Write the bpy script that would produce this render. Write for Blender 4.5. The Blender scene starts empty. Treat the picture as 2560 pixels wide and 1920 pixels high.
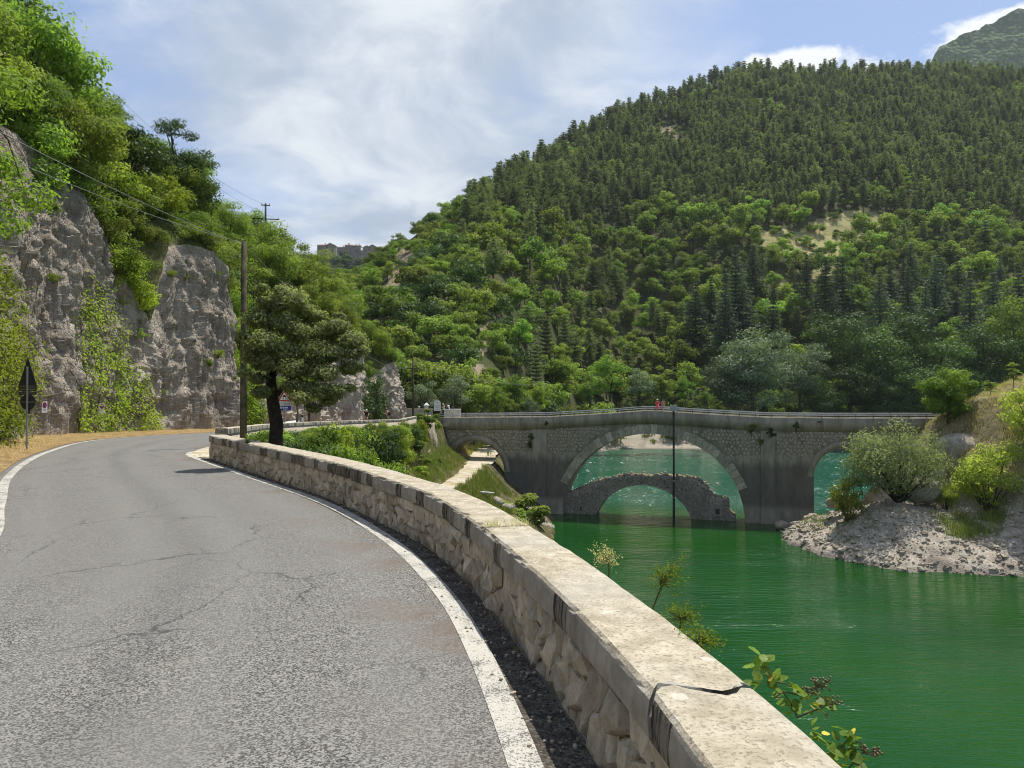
import bpy, math, random
import numpy as np
from mathutils import Vector, Matrix

R = math.radians
SC = bpy.context.scene
COL = SC.collection

# ------------------------------------------------------------------ camera, sky, sun, exposure
FPX, U0, V0, EYE = 770.0, 512.0, 392.0, 1.6
cam = bpy.data.cameras.new('camera'); cam.sensor_width = 36.0; cam.lens = FPX / 1024 * 36.0
cam.clip_start = 0.05; cam.clip_end = 9000
camo = bpy.data.objects.new('camera', cam); COL.objects.link(camo)
camo.location = (0, 0, EYE); camo.rotation_euler = (R(90) + math.atan(8 / FPX), 0, 0)
SC.camera = camo

SUN_EL, SUN_AZ = 65.0, 36.0            # azimuth measured from +Y towards +X
world = bpy.data.worlds.new('World'); SC.world = world; world.use_nodes = True
SKY_STRENGTH = 0.13
SUN_POWER = 4.8
sun = bpy.data.lights.new('sun', 'SUN'); sun.energy = SUN_POWER; sun.angle = R(0.53); sun.color = (1.0, 0.955, 0.87)
suno = bpy.data.objects.new('sun', sun); COL.objects.link(suno)
sd = Vector((math.sin(R(SUN_AZ)) * math.cos(R(SUN_EL)), math.cos(R(SUN_AZ)) * math.cos(R(SUN_EL)), math.sin(R(SUN_EL))))
suno.rotation_euler = sd.to_track_quat('Z', 'Y').to_euler()
suno.location = (30, 30, 120)
SC.view_settings.view_transform = 'Standard'; SC.view_settings.look = 'None'
SC.view_settings.exposure = 0.42; SC.view_settings.gamma = 1.0; SC.view_settings.use_curve_mapping = False
SC.render.engine = 'CYCLES'
SC.cycles.use_denoising = True; SC.cycles.filter_width = 1.05
SC.cycles.max_bounces = 7; SC.cycles.diffuse_bounces = 3; SC.cycles.glossy_bounces = 3
SC.cycles.transmission_bounces = 3; SC.cycles.transparent_max_bounces = 6
SC.cycles.caustics_reflective = False; SC.cycles.caustics_refractive = False
SC.cycles.sample_clamp_indirect = 6.0

# ------------------------------------------------------------------ node helper
class NT:
    def __init__(s, tree): s.t = tree
    def __call__(s, typ, inp=None, **kw):
        n = s.t.nodes.new('ShaderNode' + typ)
        for k, v in kw.items(): setattr(n, k, v)
        for k, v in (inp or {}).items(): s.set(n, k, v)
        return n
    def set(s, n, k, v):
        if isinstance(v, bpy.types.Node): v = v.outputs[0]
        if isinstance(v, bpy.types.NodeSocket): s.t.links.new(v, n.inputs[k])
        else:
            if isinstance(v, tuple) and len(v) == 3 and n.inputs[k].type == 'RGBA': v = (*v, 1)
            n.inputs[k].default_value = v
    def math(s, op, a, b=0.0, c=0.0, clamp=False):
        n = s('Math', operation=op); n.use_clamp = clamp
        s.set(n, 0, a); s.set(n, 1, b)
        if op in ('MULTIPLY_ADD', 'SMOOTH_MIN', 'WRAP', 'COMPARE'): s.set(n, 2, c)
        return n.outputs[0]
    def mix(s, f, a, b, blend='MIX'):
        n = s('MixRGB', blend_type=blend); s.set(n, 0, f); s.set(n, 1, a); s.set(n, 2, b); return n.outputs[0]
    def ramp(s, f, stops, interp='LINEAR'):
        n = s('ValToRGB'); cr = n.color_ramp; cr.interpolation = interp
        while len(cr.elements) < len(stops): cr.elements.new(0.5)
        for e, (p, c) in zip(cr.elements, stops):
            e.position = p; e.color = (c, c, c, 1) if not isinstance(c, tuple) else (*c, 1)
        s.set(n, 0, f); return n.outputs[0]
    def rng(s, v, a, b, c=0.0, d=1.0, smooth=True):
        n = s('MapRange', interpolation_type='SMOOTHSTEP' if smooth else 'LINEAR')
        for i, x in enumerate((v, a, b, c, d)): s.set(n, i, x)
        return n.outputs[0]
    def noise(s, vec, scale, detail=4, rough=.55, dist=0.0, color=False):
        n = s('TexNoise', {'Scale': scale, 'Detail': detail, 'Roughness': rough, 'Distortion': dist})
        if vec is not None: s.set(n, 'Vector', vec)
        return n.outputs[1 if color else 0]
    def voro(s, vec, scale, feature='F1', out=0, rand=1.0):
        n = s('TexVoronoi', {'Scale': scale, 'Randomness': rand}, feature=feature)
        if vec is not None: s.set(n, 'Vector', vec)
        return n.outputs[out]
    def scalev(s, vec, sc):
        n = s('Mapping'); s.set(n, 'Vector', vec); n.inputs['Scale'].default_value = sc; return n.outputs[0]
    def bump(s, h, strength, dist, normal=None):
        n = s('Bump', {'Strength': strength, 'Distance': dist, 'Height': h})
        if normal is not None: s.set(n, 'Normal', normal)
        return n.outputs[0]

def material(name):
    m = bpy.data.materials.new(name); m.use_nodes = True
    m.node_tree.nodes.clear(); t = NT(m.node_tree)
    out = t('OutputMaterial')
    return m, t, out
def finish(t, out, color, rough=.85, normal=None, spec=.3, metal=0.0):
    b = t('BsdfPrincipled', {'Roughness': rough, 'Metallic': metal, 'Specular IOR Level': spec})
    t.set(b, 'Base Color', color)
    if normal is not None: t.set(b, 'Normal', normal)
    t.set(out, 0, b.outputs[0]); return b

# ------------------------------------------------------------------ sky
wt = NT(world.node_tree); world.node_tree.nodes.clear()
wo = wt('OutputWorld'); bg = wt('Background'); wt.set(bg, 'Strength', SKY_STRENGTH)
sky = wt('TexSky', sky_type='NISHITA'); sky.sun_disc = False
sky.sun_elevation = R(SUN_EL); sky.sun_rotation = R(SUN_AZ); sky.altitude = 800
sky.air_density = 1.0; sky.dust_density = 1.5; sky.ozone_density = 1.6
tc = wt('TexCoord'); dirv = tc.outputs['Generated']
sep = wt('SeparateXYZ'); wt.set(sep, 0, dirv)
# project the view direction on a cloud layer
den = wt.math('ADD', wt.math('MAXIMUM', sep.outputs[2], 0.0), 0.22)
cx = wt.math('DIVIDE', sep.outputs[0], den); cy = wt.math('DIVIDE', sep.outputs[1], den)
comb = wt('CombineXYZ'); wt.set(comb, 0, cx); wt.set(comb, 1, cy)
layer = comb.outputs[0]
warp = wt.noise(layer, 1.1, 3, .5, 0, color=True)
wv = wt('VectorMath', operation='MULTIPLY_ADD'); wt.set(wv, 0, warp); wv.inputs[1].default_value = (.7, .7, 0); wt.set(wv, 2, layer)
n1 = wt.noise(wv.outputs[0], .95, 7, .56)
n2 = wt.noise(wv.outputs[0], 3.4, 7, .62)
def toward(d, lo, hi):
    d = Vector(d).normalized()
    n = wt('VectorMath', operation='DOT_PRODUCT'); wt.set(n, 0, dirv); n.inputs[1].default_value = d
    return wt.rng(n.outputs['Value'], lo, hi)
veil = toward((-.05, 1, .36), .90, .995)           # the broad veil up the valley
gap1 = toward((-.36, 1, .22), .985, .999)          # bluer break to its left
gap2 = toward((.40, 1, .52), .95, .998)            # and to its right
dens = wt.math('MULTIPLY_ADD', veil, .24, n1)
dens = wt.math('MULTIPLY_ADD', gap1, -.06, dens)
dens = wt.math('MULTIPLY_ADD', gap2, -.16, dens)
dens = wt.math('MULTIPLY_ADD', wt.math('SUBTRACT', n2, .5), .34, dens)
cov = wt.rng(dens, .37, .72)
low = wt.rng(sep.outputs[2], .16, .30, 1.0, 0.0)   # milky towards the horizon
cov = wt.math('MAXIMUM', cov, wt.math('MULTIPLY', low, .35))
# small bright cumulus low over the ridge
n3 = wt.noise(wt.scalev(dirv, (1, 1, 1.5)), 6.5, 7, .58)
band = wt.math('MULTIPLY', wt.rng(sep.outputs[2], .25, .33), wt.rng(sep.outputs[2], .378, .408, 1.0, 0.0))
sa = toward((.365, 1, .43), .9965, .9990); sb2 = toward((.50, 1, .435), .9965, .9990); sc3 = toward((.66, 1, .52), .990, .998); side = wt.math('MAXIMUM', wt.math('MAXIMUM', sa, sb2), sc3)
cum = wt.rng(wt.math('MULTIPLY_ADD', wt.math('MULTIPLY', side, band), .36, n3), .70, .80)
shade = wt.noise(wv.outputs[0], 1.7, 7, .6)
ccol = wt.mix(wt.rng(shade, .38, .62), (2.5, 2.95, 3.6), (4.8, 5.05, 5.2))
sk = wt.mix(.55, sky.outputs[0], (1.15, 1.9, 3.7))
c1 = wt.mix(wt.math('MULTIPLY', cov, .93), sk, ccol)
c2 = wt.mix(wt.math('MULTIPLY', cum, .9), c1, (6.1, 6.2, 6.2))
wt.set(bg, 'Color', c2); wt.set(wo, 0, bg.outputs[0])

# ------------------------------------------------------------------ numeric noise
def _h(ix, iy, iz, seed):
    n = (ix * 374761393 + iy * 668265263 + iz * 2147483647 + seed * 974634777) & 0xffffffff
    n = ((n ^ (n >> 13)) * 1274126177) & 0xffffffff
    n = ((n ^ (n >> 16)) * 2246822519) & 0xffffffff
    return ((n ^ (n >> 15)) & 0xffffff) / 8388608.0 - 1.0
def vnoise(p, seed=0):
    p = np.asarray(p, float); f = np.floor(p); i = f.astype(np.int64); t = p - f
    t = t * t * t * (t * (t * 6 - 15) + 10)
    x, y, z = i[:, 0], i[:, 1], i[:, 2]
    r = 0
    for a in (0, 1):
        wa = t[:, 0] if a else 1 - t[:, 0]
        for b in (0, 1):
            wb = t[:, 1] if b else 1 - t[:, 1]
            for c in (0, 1):
                wc = t[:, 2] if c else 1 - t[:, 2]
                r = r + wa * wb * wc * _h(x + a, y + b, z + c, seed)
    return r
def fbm(p, octv=4, gain=.5, seed=0, ridge=False):
    p = np.asarray(p, float); a, s, tot = 1.0, 0.0, 0.0
    for k in range(octv):
        v = vnoise(p, seed + k * 17)
        if ridge: v = 1 - 2 * np.abs(v)
        s = s + a * v; tot += a; a *= gain; p = p * 2.03 + 11.7
    return s / tot
def n2d(x, y, sc, octv=4, gain=.5, seed=0, ridge=False):
    x = np.asarray(x, float); y = np.asarray(y, float)
    return fbm(np.stack([x.ravel() * sc, y.ravel() * sc, np.full(x.size, .37)], 1), octv, gain, seed, ridge).reshape(x.shape)
def sstep(a, b, x):
    t = np.clip((np.asarray(x, float) - a) / (b - a), 0, 1); return t * t * (3 - 2 * t)

# ------------------------------------------------------------------ mesh helpers
def setprops(o, label=None, cat=None, group=None, kind=None):
    if label: o['label'] = label
    if cat: o['category'] = cat
    if group: o['group'] = group
    if kind: o['kind'] = kind
    return o
def mesh_np(name, V, F, mats=(), mi=None, smooth=False, tint=None):
    """V (n,3); F (m,k) array or a list of tuples"""
    me = bpy.data.meshes.new(name)
    V = np.asarray(V, np.float32)
    if isinstance(F, np.ndarray):
        m, k = F.shape
        me.vertices.add(len(V)); me.vertices.foreach_set('co', V.ravel())
        me.loops.add(m * k); me.loops.foreach_set('vertex_index', F.astype(np.int32).ravel())
        me.polygons.add(m); me.polygons.foreach_set('loop_start', np.arange(0, m * k, k, dtype=np.int32))
    else:
        me.from_pydata([tuple(map(float, v)) for v in V], [], [tuple(int(i) for i in f) for f in F]); m = len(F)
    for mm in mats: me.materials.append(mm)
    if mi is not None: me.polygons.foreach_set('material_index', np.asarray(mi, np.int32))
    if smooth: me.polygons.foreach_set('use_smooth', np.ones(m, bool))
    if tint is not None:
        at = me.attributes.new('tint', 'FLOAT', 'FACE'); at.data.foreach_set('value', np.asarray(tint, np.float32))
    me.update(calc_edges=True)
    return me
def ob(name, me, parent=None, loc=None, rot=None, scale=None):
    o = bpy.data.objects.new(name, me); COL.objects.link(o)
    if parent: o.parent = parent
    if loc is not None: o.location = loc
    if rot is not None: o.rotation_euler = rot if hasattr(rot, '__len__') else (0, 0, rot)
    if scale is not None: o.scale = scale if hasattr(scale, '__len__') else (scale,) * 3
    return o
def empty(name, loc=(0, 0, 0), rotz=0.0, scale=None, **p):
    o = bpy.data.objects.new(name, None); COL.objects.link(o)
    o.location = loc; o.rotation_euler = (0, 0, rotz); o.empty_display_size = .2
    if scale is not None: o.scale = (scale,) * 3
    return setprops(o, **p)

class MB:
    def __init__(s): s.V, s.F, s.M = [], [], []
    def add(s, V, F, mi=0):
        b = len(s.V); s.V.extend(tuple(map(float, v)) for v in V)
        s.F.extend(tuple(i + b for i in f) for f in F); s.M.extend([mi] * len(F)); return s
    def box(s, c, size, rotz=0, mi=0, taper=1.0):
        hx, hy, hz = size[0] / 2, size[1] / 2, size[2] / 2; ca, sa = math.cos(rotz), math.sin(rotz); V = []
        for z, k in ((-hz, 1), (hz, taper)):
            for x, y in ((-hx, -hy), (hx, -hy), (hx, hy), (-hx, hy)):
                x, y = x * k, y * k
                V.append((c[0] + x * ca - y * sa, c[1] + x * sa + y * ca, c[2] + z))
        return s.add(V, [(3, 2, 1, 0), (4, 5, 6, 7), (0, 1, 5, 4), (1, 2, 6, 5), (2, 3, 7, 6), (3, 0, 4, 7)], mi)
    def tube(s, pts, rad, sides=6, mi=0, cap=True):
        P = [Vector(p) for p in pts]; n = len(P)
        rad = rad if hasattr(rad, '__len__') else [rad] * n
        V = []; ref = None
        for i in range(n):
            t = (P[min(i + 1, n - 1)] - P[max(i - 1, 0)]).normalized()
            if ref is None: ref = Vector((1, 0, 0)) if abs(t.x) < .8 else Vector((0, 1, 0))
            a = (ref - t * ref.dot(t)).normalized(); b = t.cross(a); ref = a
            for k in range(sides):
                w = 2 * math.pi * k / sides; V.append(P[i] + (a * math.cos(w) + b * math.sin(w)) * rad[i])
        F = []
        for i in range(n - 1):
            for k in range(sides):
                k2 = (k + 1) % sides; F.append((i * sides + k, i * sides + k2, (i + 1) * sides + k2, (i + 1) * sides + k))
        if cap: F += [tuple(range(sides))[::-1], tuple((n - 1) * sides + k for k in range(sides))]
        return s.add(V, F, mi)
    def lathe(s, prof, c=(0, 0, 0), sides=12, mi=0):
        V, F = [], []
        for r, z in prof:
            for k in range(sides):
                w = 2 * math.pi * k / sides; V.append((c[0] + r * math.cos(w), c[1] + r * math.sin(w), c[2] + z))
        for i in range(len(prof) - 1):
            for k in range(sides):
                k2 = (k + 1) % sides; F.append((i * sides + k, i * sides + k2, (i + 1) * sides + k2, (i + 1) * sides + k))
        F += [tuple(range(sides))[::-1], tuple((len(prof) - 1) * sides + k for k in range(sides))]
        return s.add(V, F, mi)
    def plate(s, pts2, y0, y1, mi=0, mat=None):
        """polygon in x,z extruded along y"""
        n = len(pts2); V = [(x, y0, z) for x, z in pts2] + [(x, y1, z) for x, z in pts2]
        F = [tuple(range(n)), tuple(range(2 * n - 1, n - 1, -1))] + [(i + n, (i + 1) % n + n, (i + 1) % n, i) for i in range(n)]
        return s.add(V, F, mi)
    def ball(s, c, r, seg=8, ring=5, mi=0, sq=(1, 1, 1)):
        V, F = [], []
        for i in range(1, ring):
            ph = math.pi * i / ring
            for k in range(seg):
                w = 2 * math.pi * k / seg
                V.append((c[0] + r * sq[0] * math.sin(ph) * math.cos(w), c[1] + r * sq[1] * math.sin(ph) * math.sin(w), c[2] + r * sq[2] * math.cos(ph)))
        t = len(V); V += [(c[0], c[1], c[2] + r * sq[2]), (c[0], c[1], c[2] - r * sq[2])]
        for i in range(ring - 2):
            for k in range(seg):
                k2 = (k + 1) % seg; F.append((i * seg + k, (i + 1) * seg + k, (i + 1) * seg + k2, i * seg + k2))
        for k in range(seg):
            k2 = (k + 1) % seg; F.append((t, k, k2)); F.append((t + 1, (ring - 2) * seg + k2, (ring - 2) * seg + k))
        return s.add(V, F, mi)
    def me(s, name, mats, smooth=False):
        mats = mats if isinstance(mats, (list, tuple)) else [mats]
        return mesh_np(name, s.V, s.F, mats, s.M, smooth)
    def ob(s, name, mats, parent=None, smooth=False, **k): return ob(name, s.me(name, mats, smooth), parent, **k)

def grid_mesh(name, P, mats, smooth=True, mi=None):
    n, m = P.shape[:2]
    a = np.arange(n * m).reshape(n, m)
    F = np.stack([a[:-1, :-1], a[1:, :-1], a[1:, 1:], a[:-1, 1:]], -1).reshape(-1, 4)
    return mesh_np(name, P.reshape(-1, 3), F, mats, mi, smooth)
def crom(pts, n):
    """Catmull-Rom through pts, resampled to n points equally spaced along the arc"""
    P = np.asarray(pts, float); P = np.vstack([2 * P[0] - P[1], P, 2 * P[-1] - P[-2]]); out = []
    for i in range(1, len(P) - 2):
        p0, p1, p2, p3 = P[i - 1], P[i], P[i + 1], P[i + 2]
        for t in np.linspace(0, 1, 24, endpoint=False):
            out.append(.5 * ((2 * p1) + (-p0 + p2) * t + (2 * p0 - 5 * p1 + 4 * p2 - p3) * t * t + (-p0 + 3 * p1 - 3 * p2 + p3) * t ** 3))
    out.append(P[-2]); out = np.array(out)
    s = np.r_[0, np.cumsum(np.linalg.norm(np.diff(out, axis=0), axis=1))]
    if n is None: return out, s
    q = np.linspace(0, s[-1], n)
    return np.stack([np.interp(q, s, out[:, k]) for k in range(out.shape[1])], 1)
def at(u, v, y):
    """point seen at pixel (u, v) of the photograph when it stands y metres in front"""
    return Vector(((u - U0) / FPX * y, y, EYE - (v - V0) / FPX * y))
def voronoi(pts, box, k=16):
    """clipped Voronoi cells of 2-D points -> list of polygons"""
    P = np.asarray(pts, float); out = []
    x0, y0, x1, y1 = box
    for i, p in enumerate(P):
        d = np.sum((P - p) ** 2, 1); idx = np.argsort(d)[1:k + 1]
        poly = [(x0, y0), (x1, y0), (x1, y1), (x0, y1)]
        for j in idx:
            q = P[j]; mx, my = (p + q) / 2; nx, ny = q - p; new = []
            for a in range(len(poly)):
                A, B = poly[a], poly[(a + 1) % len(poly)]
                da = (A[0] - mx) * nx + (A[1] - my) * ny; db = (B[0] - mx) * nx + (B[1] - my) * ny
                if da <= 0: new.append(A)
                if da * db < 0:
                    t = da / (da - db); new.append((A[0] + (B[0] - A[0]) * t, A[1] + (B[1] - A[1]) * t))
            poly = new
            if len(poly) < 3: break
        out.append(poly if len(poly) >= 3 else None)
    return out
def stone_from_poly(poly, rng, gap=.02, h=.05, rough=.012):
    """raised cobble-like stone over a polygon: returns (points (x, y, height), faces)"""
    P = np.array(poly); c = P.mean(0)
    r = np.linalg.norm(P - c, axis=1).mean()
    # drop near-duplicate corners
    keep = [i for i in range(len(P)) if np.linalg.norm(P[i] - P[i - 1]) > .12 * r]
    if len(keep) < 3: return None
    P = P[keep]; n = len(P)
    k0 = max(.5, 1 - gap / max(r, 1e-3))
    rings = [(k0, -.35 * h), (k0 * .97, .35 * h), (k0 * .78, h)]
    V = []
    for k, z in rings:
        for q in P:
            e = c + (q - c) * k; V.append((e[0] + rng.normal(0, rough), e[1] + rng.normal(0, rough), z + rng.normal(0, rough * (2 if z == h else .5))))
    V.append((c[0], c[1], h * 1.05 + rng.normal(0, rough * 2)))
    F = []
    for a in range(2):
        for i in range(n):
            j = (i + 1) % n; F.append((a * n + i, a * n + j, (a + 1) * n + j, (a + 1) * n + i))
    for i in range(n): F.append((2 * n + i, 2 * n + (i + 1) % n, 3 * n))
    return V, F
# ------------------------------------------------------------------ materials
def plain(name, col, rough=.7, spec=.3, metal=0.0, var=.25, scale=6.0, bump=0.0):
    m, t, out = material(name); g = t('TexCoord').outputs['Object']
    n = t.noise(g, scale, 5, .6)
    c = t.mix(t.rng(n, .3, .7), tuple(x * (1 - var) for x in col), tuple(min(1, x * (1 + var)) for x in col))
    nm = t.bump(n, bump, .02) if bump else None
    finish(t, out, c, rough, nm, spec, metal); return m

def m_asphalt():
    m, t, out = material('asphalt'); g = t('TexCoord').outputs['Object']
    agg = t.voro(g, 105, 'F1', 1)                        # every chip of stone has its own shade
    aggv = t('SeparateColor'); t.set(aggv, 0, agg)
    f = t.noise(g, 85, 3, .65)
    big = t.noise(g, .35, 4, .55); mid = t.noise(g, 2.3, 4, .6)
    chips = t.rng(t.math('MULTIPLY_ADD', aggv.outputs[0], .55, t.math('MULTIPLY', f, .75)), .38, .92)
    c = t.mix(chips, (.024, .023, .021), (.275, .265, .24))
    c = t.mix(t.rng(big, .40, .60), c, t.mix(.55, c, (.155, .149, .137)), 'MIX')
    c = t.mix(t.math('MULTIPLY', t.rng(mid, .5, .8), .22), c, (.075, .074, .073))
    # old cracks, only in some stretches
    w = t.noise(g, 1.7, 4, .6, 0, True)
    wv = t('VectorMath', operation='MULTIPLY_ADD'); t.set(wv, 0, w); wv.inputs[1].default_value = (.55, .55, .55); t.set(wv, 2, g)
    e1 = t.voro(t.scalev(wv.outputs[0], (1, .55, 1)), .62, 'DISTANCE_TO_EDGE'); e2 = t.voro(wv.outputs[0], 2.1, 'DISTANCE_TO_EDGE')
    crk = t.math('MULTIPLY', t.rng(e1, .0, .010, 1, 0), t.rng(t.noise(g, .42, 2), .47, .56))
    crk2 = t.math('MULTIPLY', t.rng(e2, .0, .013, 1, 0), t.rng(t.noise(g, .5, 3, .6), .56, .63))
    crack = t.math('MAXIMUM', crk, crk2)
    c = t.mix(t.math('MULTIPLY', crack, .75), c, (.025, .024, .023))
    ac = t('Attribute', attribute_name='across').outputs['Fac']                     # polished wheel tracks
    wob = t.math('MULTIPLY_ADD', t.noise(g, .5, 3), .05, t.math('SUBTRACT', ac, .025)); tr = 0.0
    for c0 in (.17, .40, .61, .84): tr = t.math('ADD', tr, t.rng(t.math('ABSOLUTE', t.math('SUBTRACT', wob, c0)), .0, .085, 1, 0))
    c = t.mix(t.math('MULTIPLY', tr, .30), c, (.19, .184, .17)); mid_ = t.rng(t.math('ABSOLUTE', t.math('SUBTRACT', wob, .505)), .0, .06, 1, 0); c = t.mix(t.math('MULTIPLY', mid_, .16), c, (.07, .069, .066))
    rs = t.math('MULTIPLY', t.rng(ac, .30, .05), t.rng(t.noise(g, .7, 4, .6), .48, .62)); c = t.mix(t.math('MULTIPLY', rs, .55), c, (.13, .085, .055))
    pk = t.rng(t.voro(t.scalev(g, (1, .35, 1)), .33, 'F1', 0), .18, .20, 1, 0); c = t.mix(t.math('MULTIPLY', pk, .0), c, (.06, .06, .06))   # old repairs
    # dusty ochre patches
    c = t.mix(t.math('MULTIPLY', t.rng(t.noise(g, .8, 5, .6), .60, .78), .3), c, (.20, .175, .12))
    h = t.math('SUBTRACT', chips, t.math('MULTIPLY', crack, 1.5))
    finish(t, out, c, .82, t.bump(h, .5, .006), .35); return m
def m_paint():
    m, t, out = material('white_road_paint'); g = t('TexCoord').outputs['Object']
    f = t.noise(g, 95, 3, .7); w = t.noise(g, 3.0, 5, .65)
    worn = t.rng(t.math('MULTIPLY_ADD', w, .60, t.math('MULTIPLY', f, .8)), .68, .82)
    c = t.mix(worn, (.46, .44, .385), (.10, .098, .09))
    finish(t, out, c, .75, t.bump(f, .4, .004)); return m
def m_gravelly(name, a, b, c3, scale=60, bump=.7, dist=.02, patch=None):
    m, t, out = material(name); g = t('TexCoord').outputs['Object']
    v = t.voro(g, scale, 'F1', 1); s = t('SeparateColor'); t.set(s, 0, v)
    d = t.voro(g, scale, 'F1', 0); n = t.noise(g, scale * .08, 5, .6)
    c = t.mix(s.outputs[0], a, b); c = t.mix(t.rng(n, .42, .68), c, c3)
    if name == 'shore_gravel':
        zz = t('SeparateXYZ'); t.set(zz, 0, g); c = t.mix(t.math('MULTIPLY', t.rng(t.math('MULTIPLY_ADD', n, .5, zz.outputs[2]), -15.05, -14.75, 1, 0), .62), c, (.10, .092, .075))   # wet rim at the waterline
    if patch: c = t.mix(t.rng(t.noise(g, patch[0], 4, .6), patch[1], patch[2]), c, patch[3])
    finish(t, out, c, .95, t.bump(t.math('SUBTRACT', n, d), bump, dist), .1); return m
def m_coping(face):
    m, t, out = material('coping_face' if face else 'coping_top'); g = t('TexCoord').outputs['Object']
    fine = t.noise(g, 60, 4, .65); mid = t.noise(g, 7, 5, .6); big = t.noise(g, 1.2, 3, .5)
    if not face:
        c = t.mix(t.rng(mid, .32, .7), (.33, .285, .205), (.51, .455, .345))
        c = t.mix(t.math('MULTIPLY', t.rng(fine, .50, .64), .75), c, (.19, .16, .115))
        c = t.mix(t.math('MULTIPLY', t.rng(big, .45, .7), .4), c, (.40, .385, .345))
        li = t.voro(t.scalev(g, (1, 1, 1)), 5.5, 'F1', 0)                       # pale lichen rosettes
        lm = t.math('MULTIPLY', t.rng(t.math('MULTIPLY_ADD', fine, .10, li), .19, .22, 1, 0), t.rng(t.noise(g, 2.6, 2), .47, .53))
        c = t.mix(t.math('MULTIPLY', lm, .55), c, (.60, .56, .47))
        finish(t, out, c, .92, t.bump(t.math('ADD', fine, t.math('MULTIPLY', mid, .6)), .55, .012), .15); return m
    al = t('Attribute', attribute_name='along').outputs['Fac']
    cell = t('TexWhiteNoise', noise_dimensions='1D'); t.set(cell, 'W', t.math('FLOOR', t.math('MULTIPLY_ADD', t.noise(g, .9, 1), 1.6, t.math('MULTIPLY', al, 4.3))))
    streak = t.noise(t.scalev(g, (7, 7, .9)), 4, 6, .68)
    grey = t.mix(t.rng(mid, .35, .7), (.30, .28, .235), (.43, .40, .335))
    dark = t.mix(t.rng(streak, .40, .62), (.045, .041, .035), (.25, .225, .18))
    c = t.mix(t.rng(cell.outputs['Value'], .54, .60, smooth=False), grey, dark)
    c = t.mix(t.math('MULTIPLY', t.rng(streak, .55, .75), .45), c, (.13, .12, .105))
    finish(t, out, c, .92, t.bump(t.math('ADD', streak, fine), .5, .012), .12); return m
def m_rubble(name, a, b, dark, sc=1.0, bump=.9, dist=.03):
    m, t, out = material(name); g = t('TexCoord').outputs['Object']; oi = t('ObjectInfo')
    v = t('VectorMath', operation='ADD'); t.set(v, 0, g)
    rr = t.math('MULTIPLY', oi.outputs['Random'], 40); cc = t('CombineXYZ'); t.set(cc, 0, rr); t.set(v, 1, cc.outputs[0]); p = v.outputs[0]
    n = t.noise(t.scalev(p, (1, 1, .55)), 9 * sc, 6, .65); f = t.noise(p, 40 * sc, 4, .7); k = t.noise(p, 3 * sc, 4, .6)
    c = t.mix(t.rng(n, .33, .66), a, b)
    c = t.mix(t.math('MULTIPLY', t.rng(f, .55, .75), .6), c, dark)
    c = t.mix(t.math('MULTIPLY', t.rng(k, .56, .72), .6), c, dark)
    tint = t.math('MULTIPLY_ADD', oi.outputs['Random'], .5, .75)
    h = t('HueSaturation'); t.set(h, 'Value', tint); t.set(h, 'Color', c)
    finish(t, out, h.outputs[0], .93, t.bump(t.math('ADD', n, t.math('MULTIPLY', f, .4)), bump, dist), .12); return m
def m_rock():
    m, t, out = material('cliff_rock'); g = t('TexCoord').outputs['Object']
    a = t.noise(t.scalev(g, (1, 1, .6)), 1.1, 7, .62, .6); b = t.noise(g, 4.5, 7, .68, .4); s = t.noise(t.scalev(g, (1.3, 1.3, .13)), 1.5, 5, .6)
    v = t.noise(t.scalev(g, (1, 1, .7)), 2.6, 8, .72, .8); fine = t.noise(t.scalev(g, (1, 1, .8)), 11, 6, .7)
    c = t.mix(t.rng(a, .34, .66), (.50, .415, .32), (.74, .655, .53))
    c = t.mix(t.math('MULTIPLY', t.rng(s, .48, .68), .55), c, (.27, .24, .20))           # rain streaks
    c = t.mix(t.math('MULTIPLY', t.rng(b, .56, .70), .6), c, (.21, .175, .14))
    c = t.mix(t.math('MULTIPLY', t.rng(t.noise(g, .33, 4), .52, .68), .5), c, (.36, .28, .225))
    c = t.mix(t.math('MULTIPLY', t.rng(t.noise(g, 1.0, 6, .7), .64, .74), .5), c, (.12, .13, .05))  # moss and herbs
    c = t.mix(t.math('MULTIPLY', t.rng(fine, .54, .66), .5), c, (.17, .14, .11)); c = t.mix(t.math('MULTIPLY', t.rng(fine, .46, .34), .5), c, (.52, .46, .39))
    h = t.math('ADD', t.math('MULTIPLY_ADD', v, 1.5, a), t.math('MULTIPLY_ADD', fine, .5, b))
    finish(t, out, c, .95, t.bump(h, 1.0, .30), .1); return m
def m_ground(name, a, b, c3, scale=.25):
    m, t, out = material(name); g = t('TexCoord').outputs['Object']
    n = t.noise(g, scale, 6, .62); f = t.noise(g, scale * 14, 5, .65); k = t.noise(g, scale * 3.3, 5, .6)
    c = t.mix(t.rng(n, .38, .62), a, b); c = t.mix(t.rng(k, .5, .68), c, c3); c = t.mix(t.math('MULTIPLY', t.rng(f, .5, .7), .5), c, tuple(x * .45 for x in a))
    finish(t, out, c, .95, t.bump(t.math('ADD', n, f), .8, .25), .1); return m
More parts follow.
